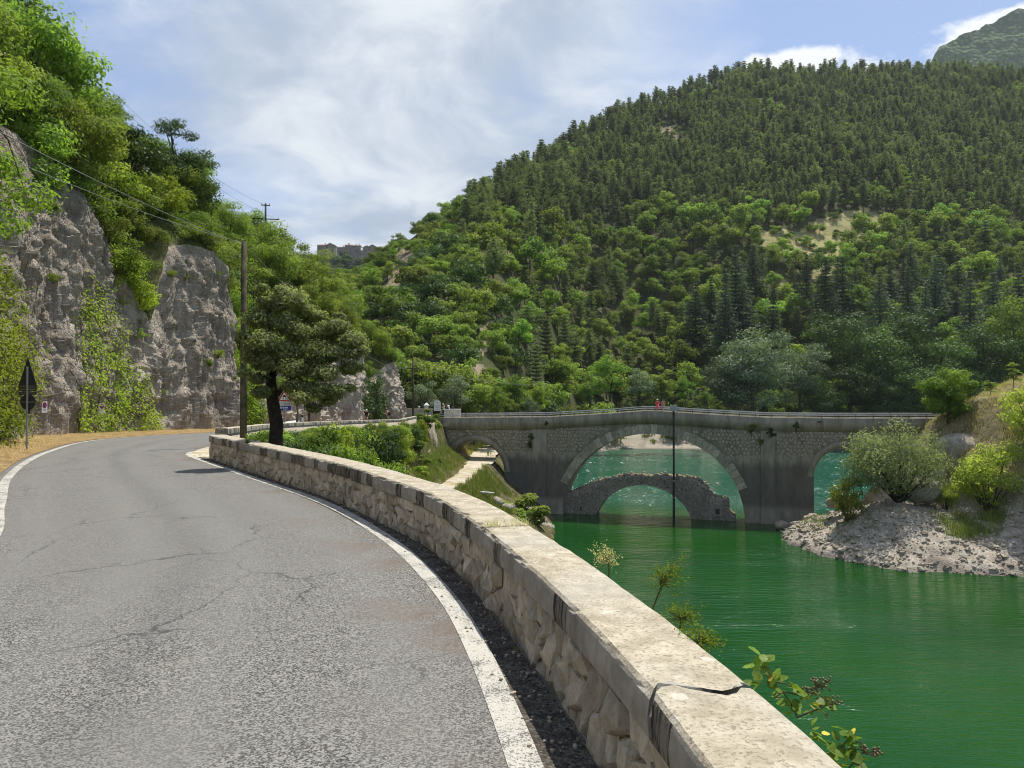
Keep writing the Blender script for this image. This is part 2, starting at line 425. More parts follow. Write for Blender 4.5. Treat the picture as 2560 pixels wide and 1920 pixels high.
def leaf(name, c1, c2, trans=.38, spec=.25, rough=.5, hue=.03, tcol=1.5, k=1.0):
    c1 = tuple(x * 1.6 for x in c1); c2 = tuple(min(.5, x * 1.75) for x in c2); spec *= .55; rough = min(.75, rough + .1)
    m, t, out = material(name)
    tint = t('Attribute', attribute_name='tint').outputs['Fac']; oi = t('ObjectInfo')
    f = t.math('ADD', t.math('MULTIPLY', tint, .7), t.math('MULTIPLY', oi.outputs['Random'], .4), clamp=True)
    c = t.mix(f, c1, c2)
    h = t('HueSaturation'); t.set(h, 'Color', c)
    t.set(h, 'Hue', t.math('MULTIPLY_ADD', oi.outputs['Random'], hue, .5 - hue / 2)); t.set(h, 'Value', t.math('MULTIPLY_ADD', t.math('FRACT', t.math('MULTIPLY', oi.outputs['Random'], 7.31)), .75, .66))
    b = t('BsdfPrincipled', {'Roughness': rough, 'Specular IOR Level': spec}); t.set(b, 'Base Color', h.outputs[0])
    tr = t('BsdfTranslucent'); t.set(tr, 0, t.mix(1.0, h.outputs[0], (tcol * .93, tcol, tcol * .45), 'MULTIPLY'))
    mx = t('MixShader'); t.set(mx, 0, trans); t.set(mx, 1, b.outputs[0]); t.set(mx, 2, tr.outputs[0]); t.set(out, 0, mx.outputs[0]); return m
def m_water():
    m, t, out = material('lake_water'); g = t('TexCoord').outputs['Object']
    sp = t('SeparateXYZ'); t.set(sp, 0, g)
    # the breeze ruffles the open lake beyond the bridge more than the sheltered bay
    open_ = t.rng(t.math('MULTIPLY_ADD', sp.outputs[0], .30, sp.outputs[1]), 112, 128)
    r1 = t.noise(t.scalev(g, (.35, 1.5, 1)), 1.5, 3, .5, .3); r2 = t.noise(t.scalev(g, (.7, 1.6, 1)), 5.5, 3, .55)
    sw = t.noise(t.scalev(g, (.12, .5, 1)), .6, 2, .5)
    calm = t.noise(t.scalev(g, (.5, 1, 1)), .10, 3, .55)
    amp = t.math('ADD', t.math('MULTIPLY_ADD', t.rng(calm, .4, .65), .45, .40), t.math('MULTIPLY', open_, .25))
    h = t.math('MULTIPLY', t.math('ADD', t.math('ADD', r1, t.math('MULTIPLY', r2, .30)), t.math('MULTIPLY', sw, 1.0)), amp)
    nm = t.bump(h, .75, .30)
    body = t.mix(t.rng(t.noise(g, .06, 3), .35, .65), (.002, .045, .003), (.007, .058, .004))
    body = t.mix(open_, body, (.007, .075, .040))
    # wind facets: little wavelets, each tilted its own way, some of which catch the sun
    fc = t.voro(t.scalev(g, (1.5, .55, 1)), 1.0, 'F1', 1); fm = t.rng(t.noise(t.scalev(g, (.5, 1, 1)), .09, 4, .6), .36, .62)
    tv = t('VectorMath', operation='SUBTRACT'); t.set(tv, 0, fc); tv.inputs[1].default_value = (.5, .5, .5)
    tm = t('VectorMath', operation='MULTIPLY'); t.set(tm, 0, tv.outputs[0]); tm.inputs[1].default_value = (1.7, 1.7, 0)
    ts = t('VectorMath', operation='SCALE'); t.set(ts, 0, tm.outputs[0]); t.set(ts, 'Scale', t.math('MULTIPLY', t.math('MULTIPLY', open_, fm), t.rng(t.noise(g, 2.1, 1), .50, .58)))
    ta = t('VectorMath', operation='ADD'); t.set(ta, 0, nm); t.set(ta, 1, ts.outputs[0]); tn = t('VectorMath', operation='NORMALIZE'); t.set(tn, 0, ta.outputs[0]); nm = tn.outputs[0]
    b = t('BsdfPrincipled', {'Roughness': .06, 'IOR': 1.333, 'Specular IOR Level': .5}); t.set(b, 'Base Color', body); t.set(b, 'Normal', nm)
    t.set(b, 'Roughness', t.math('MULTIPLY_ADD', open_, .10, .05))
    t.set(out, 0, b.outputs[0]); return m
def m_bridgeface(name, base, hi, zspec):
    """stained render: water-level bands by height in the world"""
    m, t, out = material(name); g = t('TexCoord').outputs['Object']; sp = t('SeparateXYZ'); t.set(sp, 0, g)
    n = t.noise(t.scalev(g, (1, 1, .35)), .9, 6, .65); f = t.noise(g, 5, 5, .65); st = t.noise(t.scalev(g, (2.2, 2.2, .14)), 1.0, 5, .65)
    c = t.mix(t.rng(n, .36, .66), base, hi)
    if zspec:
        zz = t.math('MULTIPLY_ADD', n, 1.6, sp.outputs[2])
        stain = t.math('MULTIPLY', t.rng(zz, zspec[0], zspec[0] + 1.0), t.rng(zz, zspec[1], zspec[1] + 1.6, 1, 0))
        c = t.mix(t.math('MULTIPLY', stain, .64), c, (.062, .06, .056))
    c = t.mix(t.math('MULTIPLY', t.rng(st, .54, .72), .38), c, tuple(x * .35 for x in base))
    c = t.mix(t.math('MULTIPLY', t.rng(f, .6, .75), .4), c, tuple(x * .4 for x in base))
    finish(t, out, c, .92, t.bump(t.math('ADD', n, t.math('MULTIPLY', f, .5)), .5, .06), .12); return m

M = {}
M['asphalt'] = m_asphalt(); M['paint'] = m_paint()
M['gutter'] = m_gravelly('gutter_grit', (.045, .04, .034), (.20, .18, .15), (.065, .055, .045), 55, .9, .02)
M['straw'] = m_gravelly('dry_verge', (.27, .175, .075), (.42, .30, .15), (.17, .115, .055), 30, .8, .04)
M['path'] = m_gravelly('path_gravel', (.40, .35, .26), (.55, .49, .38), (.34, .28, .19), 6, .6, .05, (.35, .52, .66, (.30, .25, .13)))
M['shore'] = m_gravelly('shore_gravel', (.25, .215, .17), (.48, .43, .35), (.31, .265, .205), 8, .7, .07, (.30, .52, .68, (.23, .195, .155)))
M['ctop'] = m_coping(False); M['cface'] = m_coping(True)
M['rub'] = m_rubble('wall_stone', (.40, .345, .265), (.58, .515, .40), (.16, .13, .095), 1.3)
M['mortar'] = m_rubble('old_mortar', (.30, .26, .195), (.43, .375, .29), (.06, .05, .04), 1.5)
M['bstone'] = m_rubble('bridge_stone', (.27, .25, .195), (.47, .435, .345), (.14, .125, .095), .5, .6, .05)
M['bmort'] = m_bridgeface('bridge_mortar', (.16, .145, .105), (.24, .22, .165), None)
M['bplain'] = m_bridgeface('bridge_render', (.225, .205, .165), (.34, .315, .255), (-13.0, -7.6))
M['bconc'] = m_bridgeface('bridge_concrete', (.20, .185, .135), (.31, .29, .22), None)
M['vous'] = m_rubble('voussoir_stone', (.26, .24, .18), (.42, .39, .31), (.14, .125, .095), .4, .5, .05)
M['ruin'] = m_rubble('ruin_stone', (.19, .17, .14), (.33, .305, .255), (.075, .068, .056), .6, .9, .08)
M['rock'] = m_rock()
M['retain'] = m_rubble('retaining_stone', (.27, .25, .21), (.44, .41, .35), (.12, .105, .085), .5)
M['slope'] = m_ground('slope_soil', (.07, .085, .028), (.13, .125, .05), (.055, .08, .02), .3)
M['bay'] = m_ground('bay_soil', (.06, .066, .025), (.21, .175, .09), (.05, .06, .02), .9)
M['hill'] = m_ground('hill_soil', (.05, .062, .022), (.085, .085, .035), (.045, .06, .018), .05)
M['scree'] = m_ground('bare_scree', (.20, .16, .105), (.30, .24, .165), (.10, .10, .045), .12)
M['meadow'] = m_ground('dry_meadow', (.26, .23, .10), (.36, .32, .15), (.13, .17, .05), .08)
M['drygrass'] = m_ground('dry_bank', (.20, .165, .085), (.30, .245, .135), (.12, .115, .045), .35)
M['water'] = m_water()
M['wood'] = plain('weathered_wood', (.075, .068, .045), .9, .1, 0, .4, 5, .4)
M['bark'] = plain('bark', (.085, .068, .048), .95, .1, 0, .4, 7, .6)
M['barkdark'] = plain('dark_bark', (.035, .030, .024), .95, .1, 0, .4, 9, .6)
M['barkgrey'] = plain('grey_bark', (.16, .14, .11), .95, .1, 0, .3, 7, .5)
M['steel'] = plain('galvanised_steel', (.30, .31, .31), .5, .5, .6, .15)
M['railpaint'] = plain('railing_paint', (.36, .37, .36), .5, .4, .2, .2, 2)
M['darkpipe'] = plain('dark_pipe', (.03, .03, .028), .6, .3, 0, .3, 1.2)
M['signback_shaded'] = plain('shaded_sign_back', (.045, .047, .05), .6, .3, .2, .2, 3)  # shade on the turned-away plates is put into this dark tone
M['white'] = plain('white_paint', (.74, .74, .72), .5, .4, 0, .06)
M['offwhite'] = plain('offwhite_stone', (.52, .50, .44), .85, .2, 0, .2, 3)
M['red'] = plain('red_paint', (.50, .05, .04), .5, .4, 0, .1)
M['blue'] = plain('blue_paint', (.02, .035, .26), .5, .4, 0, .1)
M['black'] = plain('black_paint', (.02, .02, .02), .6, .3, 0, .2)
M['grey'] = plain('grey_print', (.33, .34, .36), .6, .3, 0, .1)
M['wire'] = plain('cable', (.16, .16, .155), .5, .4, 0, .1)
M['net'] = plain('net_wire', (.13, .13, .125), .5, .4, .4, .2)
M['skin'] = plain('skin', (.50, .30, .21), .6, .3, 0, .08)
M['hair'] = plain('hair', (.045, .028, .018), .6, .3, 0, .2)
M['coral'] = plain('coral_cloth', (.72, .10, .14), .85, .1, 0, .15)
M['floral'] = plain('patterned_cloth', (.38, .22, .18), .85, .1, 0, .8, 18)
M['darkcloth'] = plain('dark_cloth', (.02, .02, .023), .9, .1, 0, .2)
M['maroon'] = plain('maroon_cloth', (.075, .025, .04), .9, .1, 0, .2)
M['whitecloth'] = plain('white_cloth', (.70, .69, .66), .9, .1, 0, .06)
M['straw_hat'] = plain('pale_hat', (.68, .62, .48), .9, .1, 0, .1)
M['housewall'] = m_rubble('house_wall', (.23, .205, .17), (.32, .29, .245), (.15, .13, .105), .06, .3, .1)  # backlit shade of the village walls is lowered into this tone
M['roof'] = plain('roof_tile', (.22, .155, .115), .9, .1, 0, .35, .9)
M['dark'] = plain('dark_window', (.03, .03, .032), .4, .4, 0, .2)
M['crag'] = m_ground('crag_rock', (.22, .205, .18), (.30, .275, .235), (.09, .105, .045), .05)
# foliage
L = {}
L['pine'] = leaf('pine_needles', (.052, .072, .036), (.130, .152, .068), .36, .2, .6, .02, 1.3)
L['cedar'] = leaf('cedar_needles', (.038, .060, .044), (.075, .102, .066), .2, .2, .6, .02, 1.2)
L['green'] = leaf('broad_leaves', (.050, .088, .016), (.125, .165, .030), .5, .25, .5, .05, 1.6)
L['olive'] = leaf('olive_leaves', (.056, .088, .020), (.128, .162, .034), .48, .25, .5, .05, 1.5)
L['bright'] = leaf('bright_leaves', (.064, .100, .018), (.130, .162, .030), .42, .2, .5, .04, 1.6)
L['deep'] = leaf('deep_leaves', (.016, .038, .011), (.055, .085, .021), .3, .3, .45, .03, 1.5)  # dark green, lowered further for the shadow zone under the lakeside trees
L['silver'] = leaf('silver_leaves', (.14, .185, .085), (.26, .31, .165), .5, .3, .5, .02, 1.3)
L['poplar'] = leaf('pale_leaves', (.055, .085, .045), (.14, .17, .105), .3, .3, .5, .02, 1.3)
L['oak'] = leaf('oak_leaves', (.070, .086, .036), (.19, .205, .095), .48, .3, .55, .02, 1.3)
L['ivy'] = leaf('creeper_leaves', (.075, .115, .014), (.175, .205, .028), .42, .2, .5, .03, 1.5)
L['airy'] = leaf('thin_leaves', (.105, .135, .028), (.185, .205, .050), .52, .2, .55, .03, 1.7)
L['grass'] = leaf('green_blades', (.045, .075, .016), (.13, .14, .04), .35, .15, .6, .03, 1.3)
L['dry'] = leaf('dry_blades', (.26, .18, .07), (.44, .33, .15), .3, .1, .7, .03, 1.2)
L['bramble'] = leaf('bramble_leaves', (.055, .10, .016), (.12, .17, .025), .4, .35, .4, .03, 1.6)
# ------------------------------------------------------------------ vegetation builders
def leafcloud(C, N, size, rng, asp=.55, jit=.35, fold=.12):
    """one small folded leaf (two triangles' worth) at every centre"""
    C = np.asarray(C); N = np.asarray(N); n = len(C)
    N = N / (np.linalg.norm(N, axis=1, keepdims=True) + 1e-9)
    a = rng.normal(size=(n, 3)); T = a - N * np.sum(a * N, 1, keepdims=True); T /= np.linalg.norm(T, axis=1, keepdims=True) + 1e-9
    B = np.cross(N, T); s = (size * (1 + jit * rng.uniform(-1, 1, n)))[:, None]
    V = np.stack([C - T * s * .5, C + B * s * asp * .5 + N * s * fold, C + T * s * .5, C - B * s * asp * .5 + N * s * fold], 1).reshape(-1, 3)
    return V, np.arange(4 * n).reshape(n, 4)
def unit(n, rng):
    d = rng.normal(size=(n, 3)); return d / np.linalg.norm(d, axis=1, keepdims=True)
def crown(rng, clumps, per, size, up=.5, rnd=.8, asp=.55, shell=.55):
    """clumps: list of (x, y, z, radius); leaves sit mostly on the outside of every clump"""
    Cs, Ns, Ts = [], [], []
    for (x, y, z, r) in clumps:
        n = max(6, int(per * (r / np.mean([c[3] for c in clumps])) ** 2))
        d = unit(n, rng); d[:, 2] = d[:, 2] * .8 + .12
        rad = r * (shell + (1 - shell) * rng.uniform(0, 1, n) ** .6) * (1 + .18 * rng.normal(size=n))
        p = np.array([x, y, z]) + d * rad[:, None] * np.array([1, 1, .72])
        Cs.append(p); Ns.append(d + rng.normal(size=(n, 3)) * rnd * .6 + np.array([0, 0, up]))
        Ts.append(np.clip(.5 + .25 * rng.normal() + .16 * rng.normal(size=n), 0, 1))
    V, F = leafcloud(np.vstack(Cs), np.vstack(Ns), size, rng, asp)
    return V, F, np.concatenate(Ts)
def envelope(rng, n, rx, rz, cz, lo=.3, flat=.9, rmin=.24, rmax=.40, lean=(0, 0)):
    out = []
    for i in range(n):
        d = rng.normal(size=3); d /= np.linalg.norm(d)
        if d[2] < 0: d[2] *= flat
        k = (lo + (1 - lo) * rng.uniform() ** .5) * rng.uniform(.72, 1.1)
        r = rx * rng.uniform(rmin, rmax)
        out.append((d[0] * rx * k * .82 + lean[0], d[1] * rx * k * .82 + lean[1], cz + d[2] * rz * k * .85, r))
    return out
def limbs(mb, rng, base_r, hb, clumps, H, n=8, sides=5, mi=0, wob=.06, top=.75):
    """tapered trunk and limbs reaching the clumps"""
    pts = [(0, 0, -.3)]; x = y = 0.0
    for k in range(1, 6):
        x += rng.normal() * wob * H * .25; y += rng.normal() * wob * H * .25; pts.append((x, y, H * top * k / 5))
    mb.tube(pts, [base_r * (1.25 if k == 0 else 1 - .8 * k / 5) for k in range(6)], sides + 1, mi)
    for c in sorted(clumps, key=lambda c: -c[3])[:n]:
        t = rng.uniform(.35, .9); k = t * 5; i = int(k); f = k - i
        s = np.array(pts[i]) * (1 - f) + np.array(pts[min(i + 1, 5)]) * f
        s[2] = min(s[2], c[2] - .1 * H) if c[2] - .1 * H > hb else s[2]
        e = np.array(c[:3]); mid = (s + e) / 2 + rng.normal(size=3) * .05 * H; mid[2] -= .03 * H
        r = base_r * (.5 - .25 * t); mb.tube([s, mid, e], [r, r * .7, r * .2], sides, mi, cap=False)
def merged(name, mb, LV, LF, LT, bark, leafm):
    """single mesh: wood in slot 0, leaves in slot 1"""
    V = np.array(mb.V, float).reshape(-1, 3); nb = len(V)
    tri = []
    for f in mb.F:
        for k in range(1, len(f) - 1, 2):
            tri.append((f[0], f[k], f[k + 1], f[k + 2] if k + 2 < len(f) else f[k + 1]))
    quads = [q for q in tri if len(set(q)) == 4]
    quads = np.array(quads, int).reshape(-1, 4)
    F = np.vstack([quads, LF + nb]); mi = np.r_[np.zeros(len(quads), int), np.ones(len(LF), int)]
    return mesh_np(name, np.vstack([V, LV]), F, [bark, leafm], mi, False, np.r_[np.zeros(len(quads)), LT])
def far_broadleaf(seed, H, rx, leafm, n=16, per=130, size=.5, bark=None, lo=.3, name='broadleaf_tree'):
    rng = np.random.default_rng(seed); rz = H * .47
    cl = envelope(rng, n, rx, rz, H - rz * .98, lo)
    mb = MB(); limbs(mb, rng, H * .018, H * .25, cl, H, 6, 4)
    V, F, T = crown(rng, cl, per, size)
    return merged(name, mb, V, F, T, bark or M['bark'], leafm)
def far_pine(seed, H, leafm=None, name='pine_tree', cone=.35, rx=.22):
    """dark upright pine: whorls of upswept tufted branches on a bare lower trunk"""
    rng = np.random.default_rng(seed); mb = MB()
    asy = rng.uniform(0, 6.28); mb.tube([(0, 0, -1), (rng.normal() * .1, rng.normal() * .1, H * .5), (0, 0, H * .97)], [H * .014, H * .010, H * .002], 4)
    Cs, Ns, Ts = [], [], []
    lv = 10; hb = H * rng.uniform(.20, .36)
    for k in range(lv):
        t = k / (lv - 1); z = hb + (H - hb) * t
        r = H * rx * (1 - t ** 1.6) ** cone * (.55 + .45 * min(1, t * 4)) * rng.uniform(.72, 1.22) + .2
        if k == lv - 1: r = H * .065
        nb = 7 if t < .7 else 5
        for j in range(nb):
            w = 2 * math.pi * (j + rng.uniform(-.3, .3)) / nb + k * .7; L_ = r * rng.uniform(.55, 1.3) * (1 + .3 * math.cos(w - asy))
            nt = max(2, int(L_ * 2.2)); q = (np.arange(nt) + .7) / nt
            ctr = np.stack([np.cos(w) * L_ * q, np.sin(w) * L_ * q, z + L_ * (.10 + .28 * q * q) + 0 * q], 1)
            for c in ctr:
                m = 11; d = unit(m, rng); d[:, 2] = np.abs(d[:, 2]) * .8 + .1
                Cs.append(c + d * .46 * rng.uniform(.5, 1.4, (m, 1))); Ns.append(np.cross(d, unit(m, rng)) + np.array([0, 0, .25])); Ts.append(np.clip(.45 + .2 * rng.normal() + .15 * rng.normal(size=m), 0, 1))
    V, F = leafcloud(np.vstack(Cs), np.vstack(Ns), .72, rng, .34, .4, .05)
    return merged(name, mb, V, F, np.concatenate(Ts), M['barkgrey'], leafm or L['pine'])
def far_cedar(seed, H, leafm=None, rx=.22, name='cedar_tree'):
    """blue-green cone with flat drooping tiers"""
    rng = np.random.default_rng(seed); mb = MB(); mb.tube([(0, 0, -1), (0, 0, H * .6), (0, 0, H * .99)], [H * .016, H * .010, H * .001], 5)
    Cs, Ns, Ts = [], [], []
    lv = 22
    for k in range(lv):
        t = k / (lv - 1); z = H * (.07 + .92 * t); r = H * rx * (1 - t) ** .85 * rng.uniform(.78, 1.15) + .12; nb = 8 if t < .75 else 5
        for j in range(nb):
            w = 2 * math.pi * (j + rng.uniform(-.35, .35)) / nb + k * 1.1; L_ = r * rng.uniform(.7, 1.15)
            nt = max(2, int(L_ * 2.0)); 
            for q in (np.arange(nt) + .8) / nt:
                m = 7; c = np.array([math.cos(w) * L_ * q, math.sin(w) * L_ * q, z + L_ * (.12 * q - .22 * q * q)])
                off = rng.normal(size=(m, 3)) * np.array([.42, .42, .13]); Cs.append(c + off); Ns.append(np.array([0, 0, 1.0]) + rng.normal(size=(m, 3)) * .42); Ts.append(np.clip(.3 + .45 * q + .15 * rng.normal(size=m), 0, 1))
    V, F = leafcloud(np.vstack(Cs), np.vstack(Ns), .7, rng, .42, .4, .06)
    return merged(name, mb, V, F, np.concatenate(Ts), M['bark'], leafm or L['cedar'])
def mid_tree(seed, H, rx, n, per, size, hb=.3, lo=.25, base=.02, lean=(0, 0), up=.5, rzk=.5):
    """returns wood MB and crown arrays for a tree seen closer"""
    rng = np.random.default_rng(seed); rz = H * (1 - hb) * rzk
    cl = envelope(rng, n, rx, rz, H - rz, lo, .8, .2, .36, lean)
    mb = MB(); limbs(mb, rng, H * base, H * hb, cl, H, 14, 6)
    V, F, T = crown(rng, cl, per, size, up)
    return mb, V, F, T
TREES = {}
def proto(key, fn):
    TREES[key] = fn
def tree_parts(seed, H, rx, n, per, size, leafm, bark, **k):
    mb, V, F, T = mid_tree(seed, H, rx, n, per, size, **k)
    return mb.me('trunk', bark), mesh_np('crown', V, F, [leafm], None, False, T)
def place_tree(name, parts, loc, rotz, scale, label, cat='tree', group=None):
    r = empty(name, loc, rotz, scale, label=label, cat=cat, group=group)
    ob('trunk', parts[0], r); ob('crown', parts[1], r); return r
def bush_mesh(seed, rx, rz, n, per, size, leafm, name='bush', up=.5, asp=.5, lo=.15, stems=9, bark=None, shell=.55):
    rng = np.random.default_rng(seed)
    cl = envelope(rng, n, rx, rz, rz * .75, lo, .75, .22, .4)
    mb = MB()
    for c in cl[:stems]:
        mb.tube([(c[0] * .08, c[1] * .08, -.15), (c[0] * .5, c[1] * .5, c[2] * .5), c[:3]], [rx * .022, rx * .015, rx * .005], 4, cap=False)
    V, F, T = crown(rng, cl, per, size, up, .8, asp, shell)
    return mb.me('stems', bark or M['bark']), mesh_np('foliage', V, F, [leafm], None, False, T)
def place_bush(name, parts, loc, rotz, scale, label, cat='bush', group=None):
    r = empty(name, loc, rotz, None, label=label, cat=cat, group=group)
    r.scale = scale if hasattr(scale, '__len__') else (scale,) * 3
    ob('stems', parts[0], r); ob('foliage', parts[1], r); return r
def blades(rng, P, h, w, lean=.35, curl=.25):
    """grass blades standing on points P: bent quads"""
    n = len(P); a = rng.uniform(0, 2 * math.pi, n); H = h * rng.uniform(.5, 1.3, n)
    d = np.stack([np.cos(a), np.sin(a), 0 * a], 1); t = np.stack([-np.sin(a), np.cos(a), 0 * a], 1)
    le = (lean * rng.uniform(.2, 1.4, n) * H)[:, None]
    tip = P + d * le + np.array([0, 0, 1]) * H[:, None]; mid = P + d * le * .35 + np.array([0, 0, .55]) * H[:, None]
    W = w * rng.uniform(.7, 1.3, n)[:, None]
    V = np.stack([P - t * W * .5, mid - t * W * .45, tip, mid + t * W * .45], 1).reshape(-1, 3)
    return V, np.arange(4 * n).reshape(n, 4), rng.uniform(0, 1, n)
def gn_scatter(name, pts, scl, rot, idx, variants, kind='stuff', label=None):
    """one object whose points carry instances of the given meshes' objects"""
    me = bpy.data.meshes.new(name); me.vertices.add(len(pts)); me.vertices.foreach_set('co', np.asarray(pts, np.float32).ravel())
    for k, arr, ty in (('scl', scl, 'FLOAT'), ('rot', rot, 'FLOAT'), ('pick', idx, 'INT')):
        a = me.attributes.new(k, ty, 'POINT'); a.data.foreach_set('value', np.asarray(arr, np.int32 if ty == 'INT' else np.float32))
    o = ob(name, me); setprops(o, label=label, kind=kind)
    g = bpy.data.node_groups.new(name, 'GeometryNodeTree')
    g.interface.new_socket(name='Geometry', in_out='INPUT', socket_type='NodeSocketGeometry'); g.interface.new_socket(name='Geometry', in_out='OUTPUT', socket_type='NodeSocketGeometry')
    N = g.nodes.new; gi = N('NodeGroupInput'); go = N('NodeGroupOutput'); iop = N('GeometryNodeInstanceOnPoints'); j = N('GeometryNodeJoinGeometry')
    for v in reversed(variants):
        oi = N('GeometryNodeObjectInfo'); oi.inputs['Object'].default_value = v; oi.inputs['As Instance'].default_value = True; oi.transform_space = 'ORIGINAL'
        g.links.new(oi.outputs['Geometry'], j.inputs[0])
    def attr(nm, ty):
        a = N('GeometryNodeInputNamedAttribute'); a.data_type = ty; a.inputs[0].default_value = nm
        return next(s for s in a.outputs if s.enabled and s.name == 'Attribute')
    cx_ = N('ShaderNodeCombineXYZ'); g.links.new(attr('rot', 'FLOAT'), cx_.inputs[2])
    g.links.new(gi.outputs[0], iop.inputs['Points']); g.links.new(j.outputs[0], iop.inputs['Instance']); iop.inputs['Pick Instance'].default_value = True
    g.links.new(attr('pick', 'INT'), iop.inputs['Instance Index']); g.links.new(cx_.outputs[0], iop.inputs['Rotation']); g.links.new(attr('scl', 'FLOAT'), iop.inputs['Scale'])
    g.links.new(iop.outputs[0], go.inputs[0])
    md = o.modifiers.new('scatter', 'NODES'); md.node_group = g
    return o
# ------------------------------------------------------------------ ground, lake and road
WZ = -15.4                                                     # lake level
mb = MB(); mb.add([(-3000, -3000, -19), (3000, -3000, -19), (3000, 3000, -19), (-3000, 3000, -19)], [(0, 1, 2, 3)])
setprops(mb.ob('ground', M['hill']), kind='structure')
mb = MB(); mb.add([(-40, -60, WZ), (700, -60, WZ), (700, 420, WZ), (-40, 420, WZ)], [(0, 1, 2, 3)])
setprops(mb.ob('lake_water', M['water']), kind='structure')

def zroad(y):
    y = np.asarray(y, float); a = -.03 * (y - 19); k = 3.0
    z = np.where(y < 16, 0, np.where(y < 22, -.03 * (y - 16) ** 2 / 12, a + .0))
    return np.maximum(z, -1.9 - .0 * y)
RP = [(.62, -6), (.61, -2), (.55, 1), (.51, 2.4), (.06, 4.75), (-.695, 7.43), (-1.56, 9.31), (-2.88, 11.75), (-5.19, 15.3), (-7.46, 18.9), (-8.65, 21.5), (-9.6, 25), (-10.9, 31), (-12.1, 37), (-13, 45), (-13.1, 57), (-12.7, 70), (-12.1, 84), (-11.6, 94), (-11.2, 104), (-10.9, 116)]
LP_ = [(-3.2, -6), (-3.4, -2), (-3.7, 1), (-4.0, 3), (-5.3, 7.6), (-7.25, 10.9), (-9.3, 14.2), (-11.3, 18), (-13.6, 22.9), (-15.6, 27.4), (-16.9, 31), (-17.6, 34.1), (-18.0, 38), (-18.0, 42), (-17.7, 46), (-17.6, 57), (-17.3, 70), (-16.4, 84), (-15.2, 94), (-14.6, 104), (-14.9, 116)]
NR = 420
RC, LC = crom(RP, NR), crom(LP_, NR)
def ribbon(A, B, na, z, f0=0.0, f1=1.0):
    P = []
    for f in np.linspace(f0, f1, na):
        q = A * (1 - f) + B * f; P.append(np.stack([q[:, 0], q[:, 1], zroad(q[:, 1]) + z], 1))
    return np.stack(P, 1)
def normals2(C):
    t = np.gradient(C, axis=0); t /= np.linalg.norm(t, axis=1, keepdims=True); return np.stack([t[:, 1], -t[:, 0]], 1)   # to the right
RNn, LNn = normals2(RC), normals2(LC)
rdm = grid_mesh('road', ribbon(RC + RNn * .02, LC - LNn * .25, 26, 0), [M['asphalt']])
ra = rdm.attributes.new('across', 'FLOAT', 'POINT'); ra.data.foreach_set('value', np.tile(np.linspace(0, 1, 26), NR).astype(np.float32))
setprops(ob('road', rdm), kind='structure')

def line(C, Nn, off, w, a, b, z=.004):
    sl = slice(a, b); A = C[sl] + Nn[sl] * (off - w / 2); B = C[sl] + Nn[sl] * (off + w / 2)
    return grid_mesh('road_line', ribbon(B, A, 3, z), [M['paint']])
iy = lambda C, y: int(np.argmin(np.abs(C[:, 1] - y)))
ml = ob('road_line', line(LC, LNn, 0, .15, 0, NR - 40)); setprops(ml, label='white line along the rock side of the road', cat='road marking')
# the lakeside line follows the wall and hooks round its far end
RL = crom([(.31, -6), (.31, -2), (.26, 1), (.16, 2.6), (-.21, 4.78), (-.64, 6.45), (-1.42, 8.55), (-2.75, 11.2), (-4.72, 14.2), (-6.5, 16.9), (-7.75, 18.9), (-8.6, 20.5), (-8.95, 21.9), (-8.75, 23.1), (-8.2, 23.9)], 200)
RLn = normals2(RL)
me = grid_mesh('road_line', ribbon(RL + RLn * .075, RL - RLn * .075, 3, .004), [M['paint']])
setprops(ob('road_line', me), label='white line curving along the parapet wall and hooking round its far end', cat='road marking')
# gritty gutter between the line and the wall
k = iy(RC, 20.5)
gut = grid_mesh('gutter', ribbon(RC[:k] + RNn[:k] * .0, RC[:k] - RNn[:k] * .27, 4, .003), [M['gutter']])
setprops(ob('gutter', gut), kind='structure')
rng = np.random.default_rng(5)
pm = MB()
for i in range(900):
    j = int(np.clip(rng.uniform() ** 1.6 * k, iy(RC, .8), k - 1)); o = -rng.uniform(.0, 1) ** 1.3 * .26 - .01
    q = RC[j] + RNn[j] * o; r = rng.uniform(.004, .014)
    pm.ball((q[0], q[1] + rng.uniform(-.06, .06), zroad(q[1]) + .004 + r * .4), r, 5, 3, 0, (1, 1.2, .7))
pe = pm.ob('loose_grit', M['mortar']); setprops(pe, kind='stuff', label='small loose stones in the gutter under the wall')
# layby of pale grit in the gap between the two walls
lay = crom([(-7.9, 19.2), (-8.6, 21.2), (-9.25, 23.3), (-9.7, 25.3)], 30)
P = np.stack([np.stack([lay[:, 0] + d, lay[:, 1] - d * .35, zroad(lay[:, 1]) + .006 - .04 * max(0, d - 1.2)], 1) for d in np.linspace(-.2, 3.2, 9)], 1)
setprops(ob('layby', grid_mesh('layby', P, [M['path']])), kind='structure')

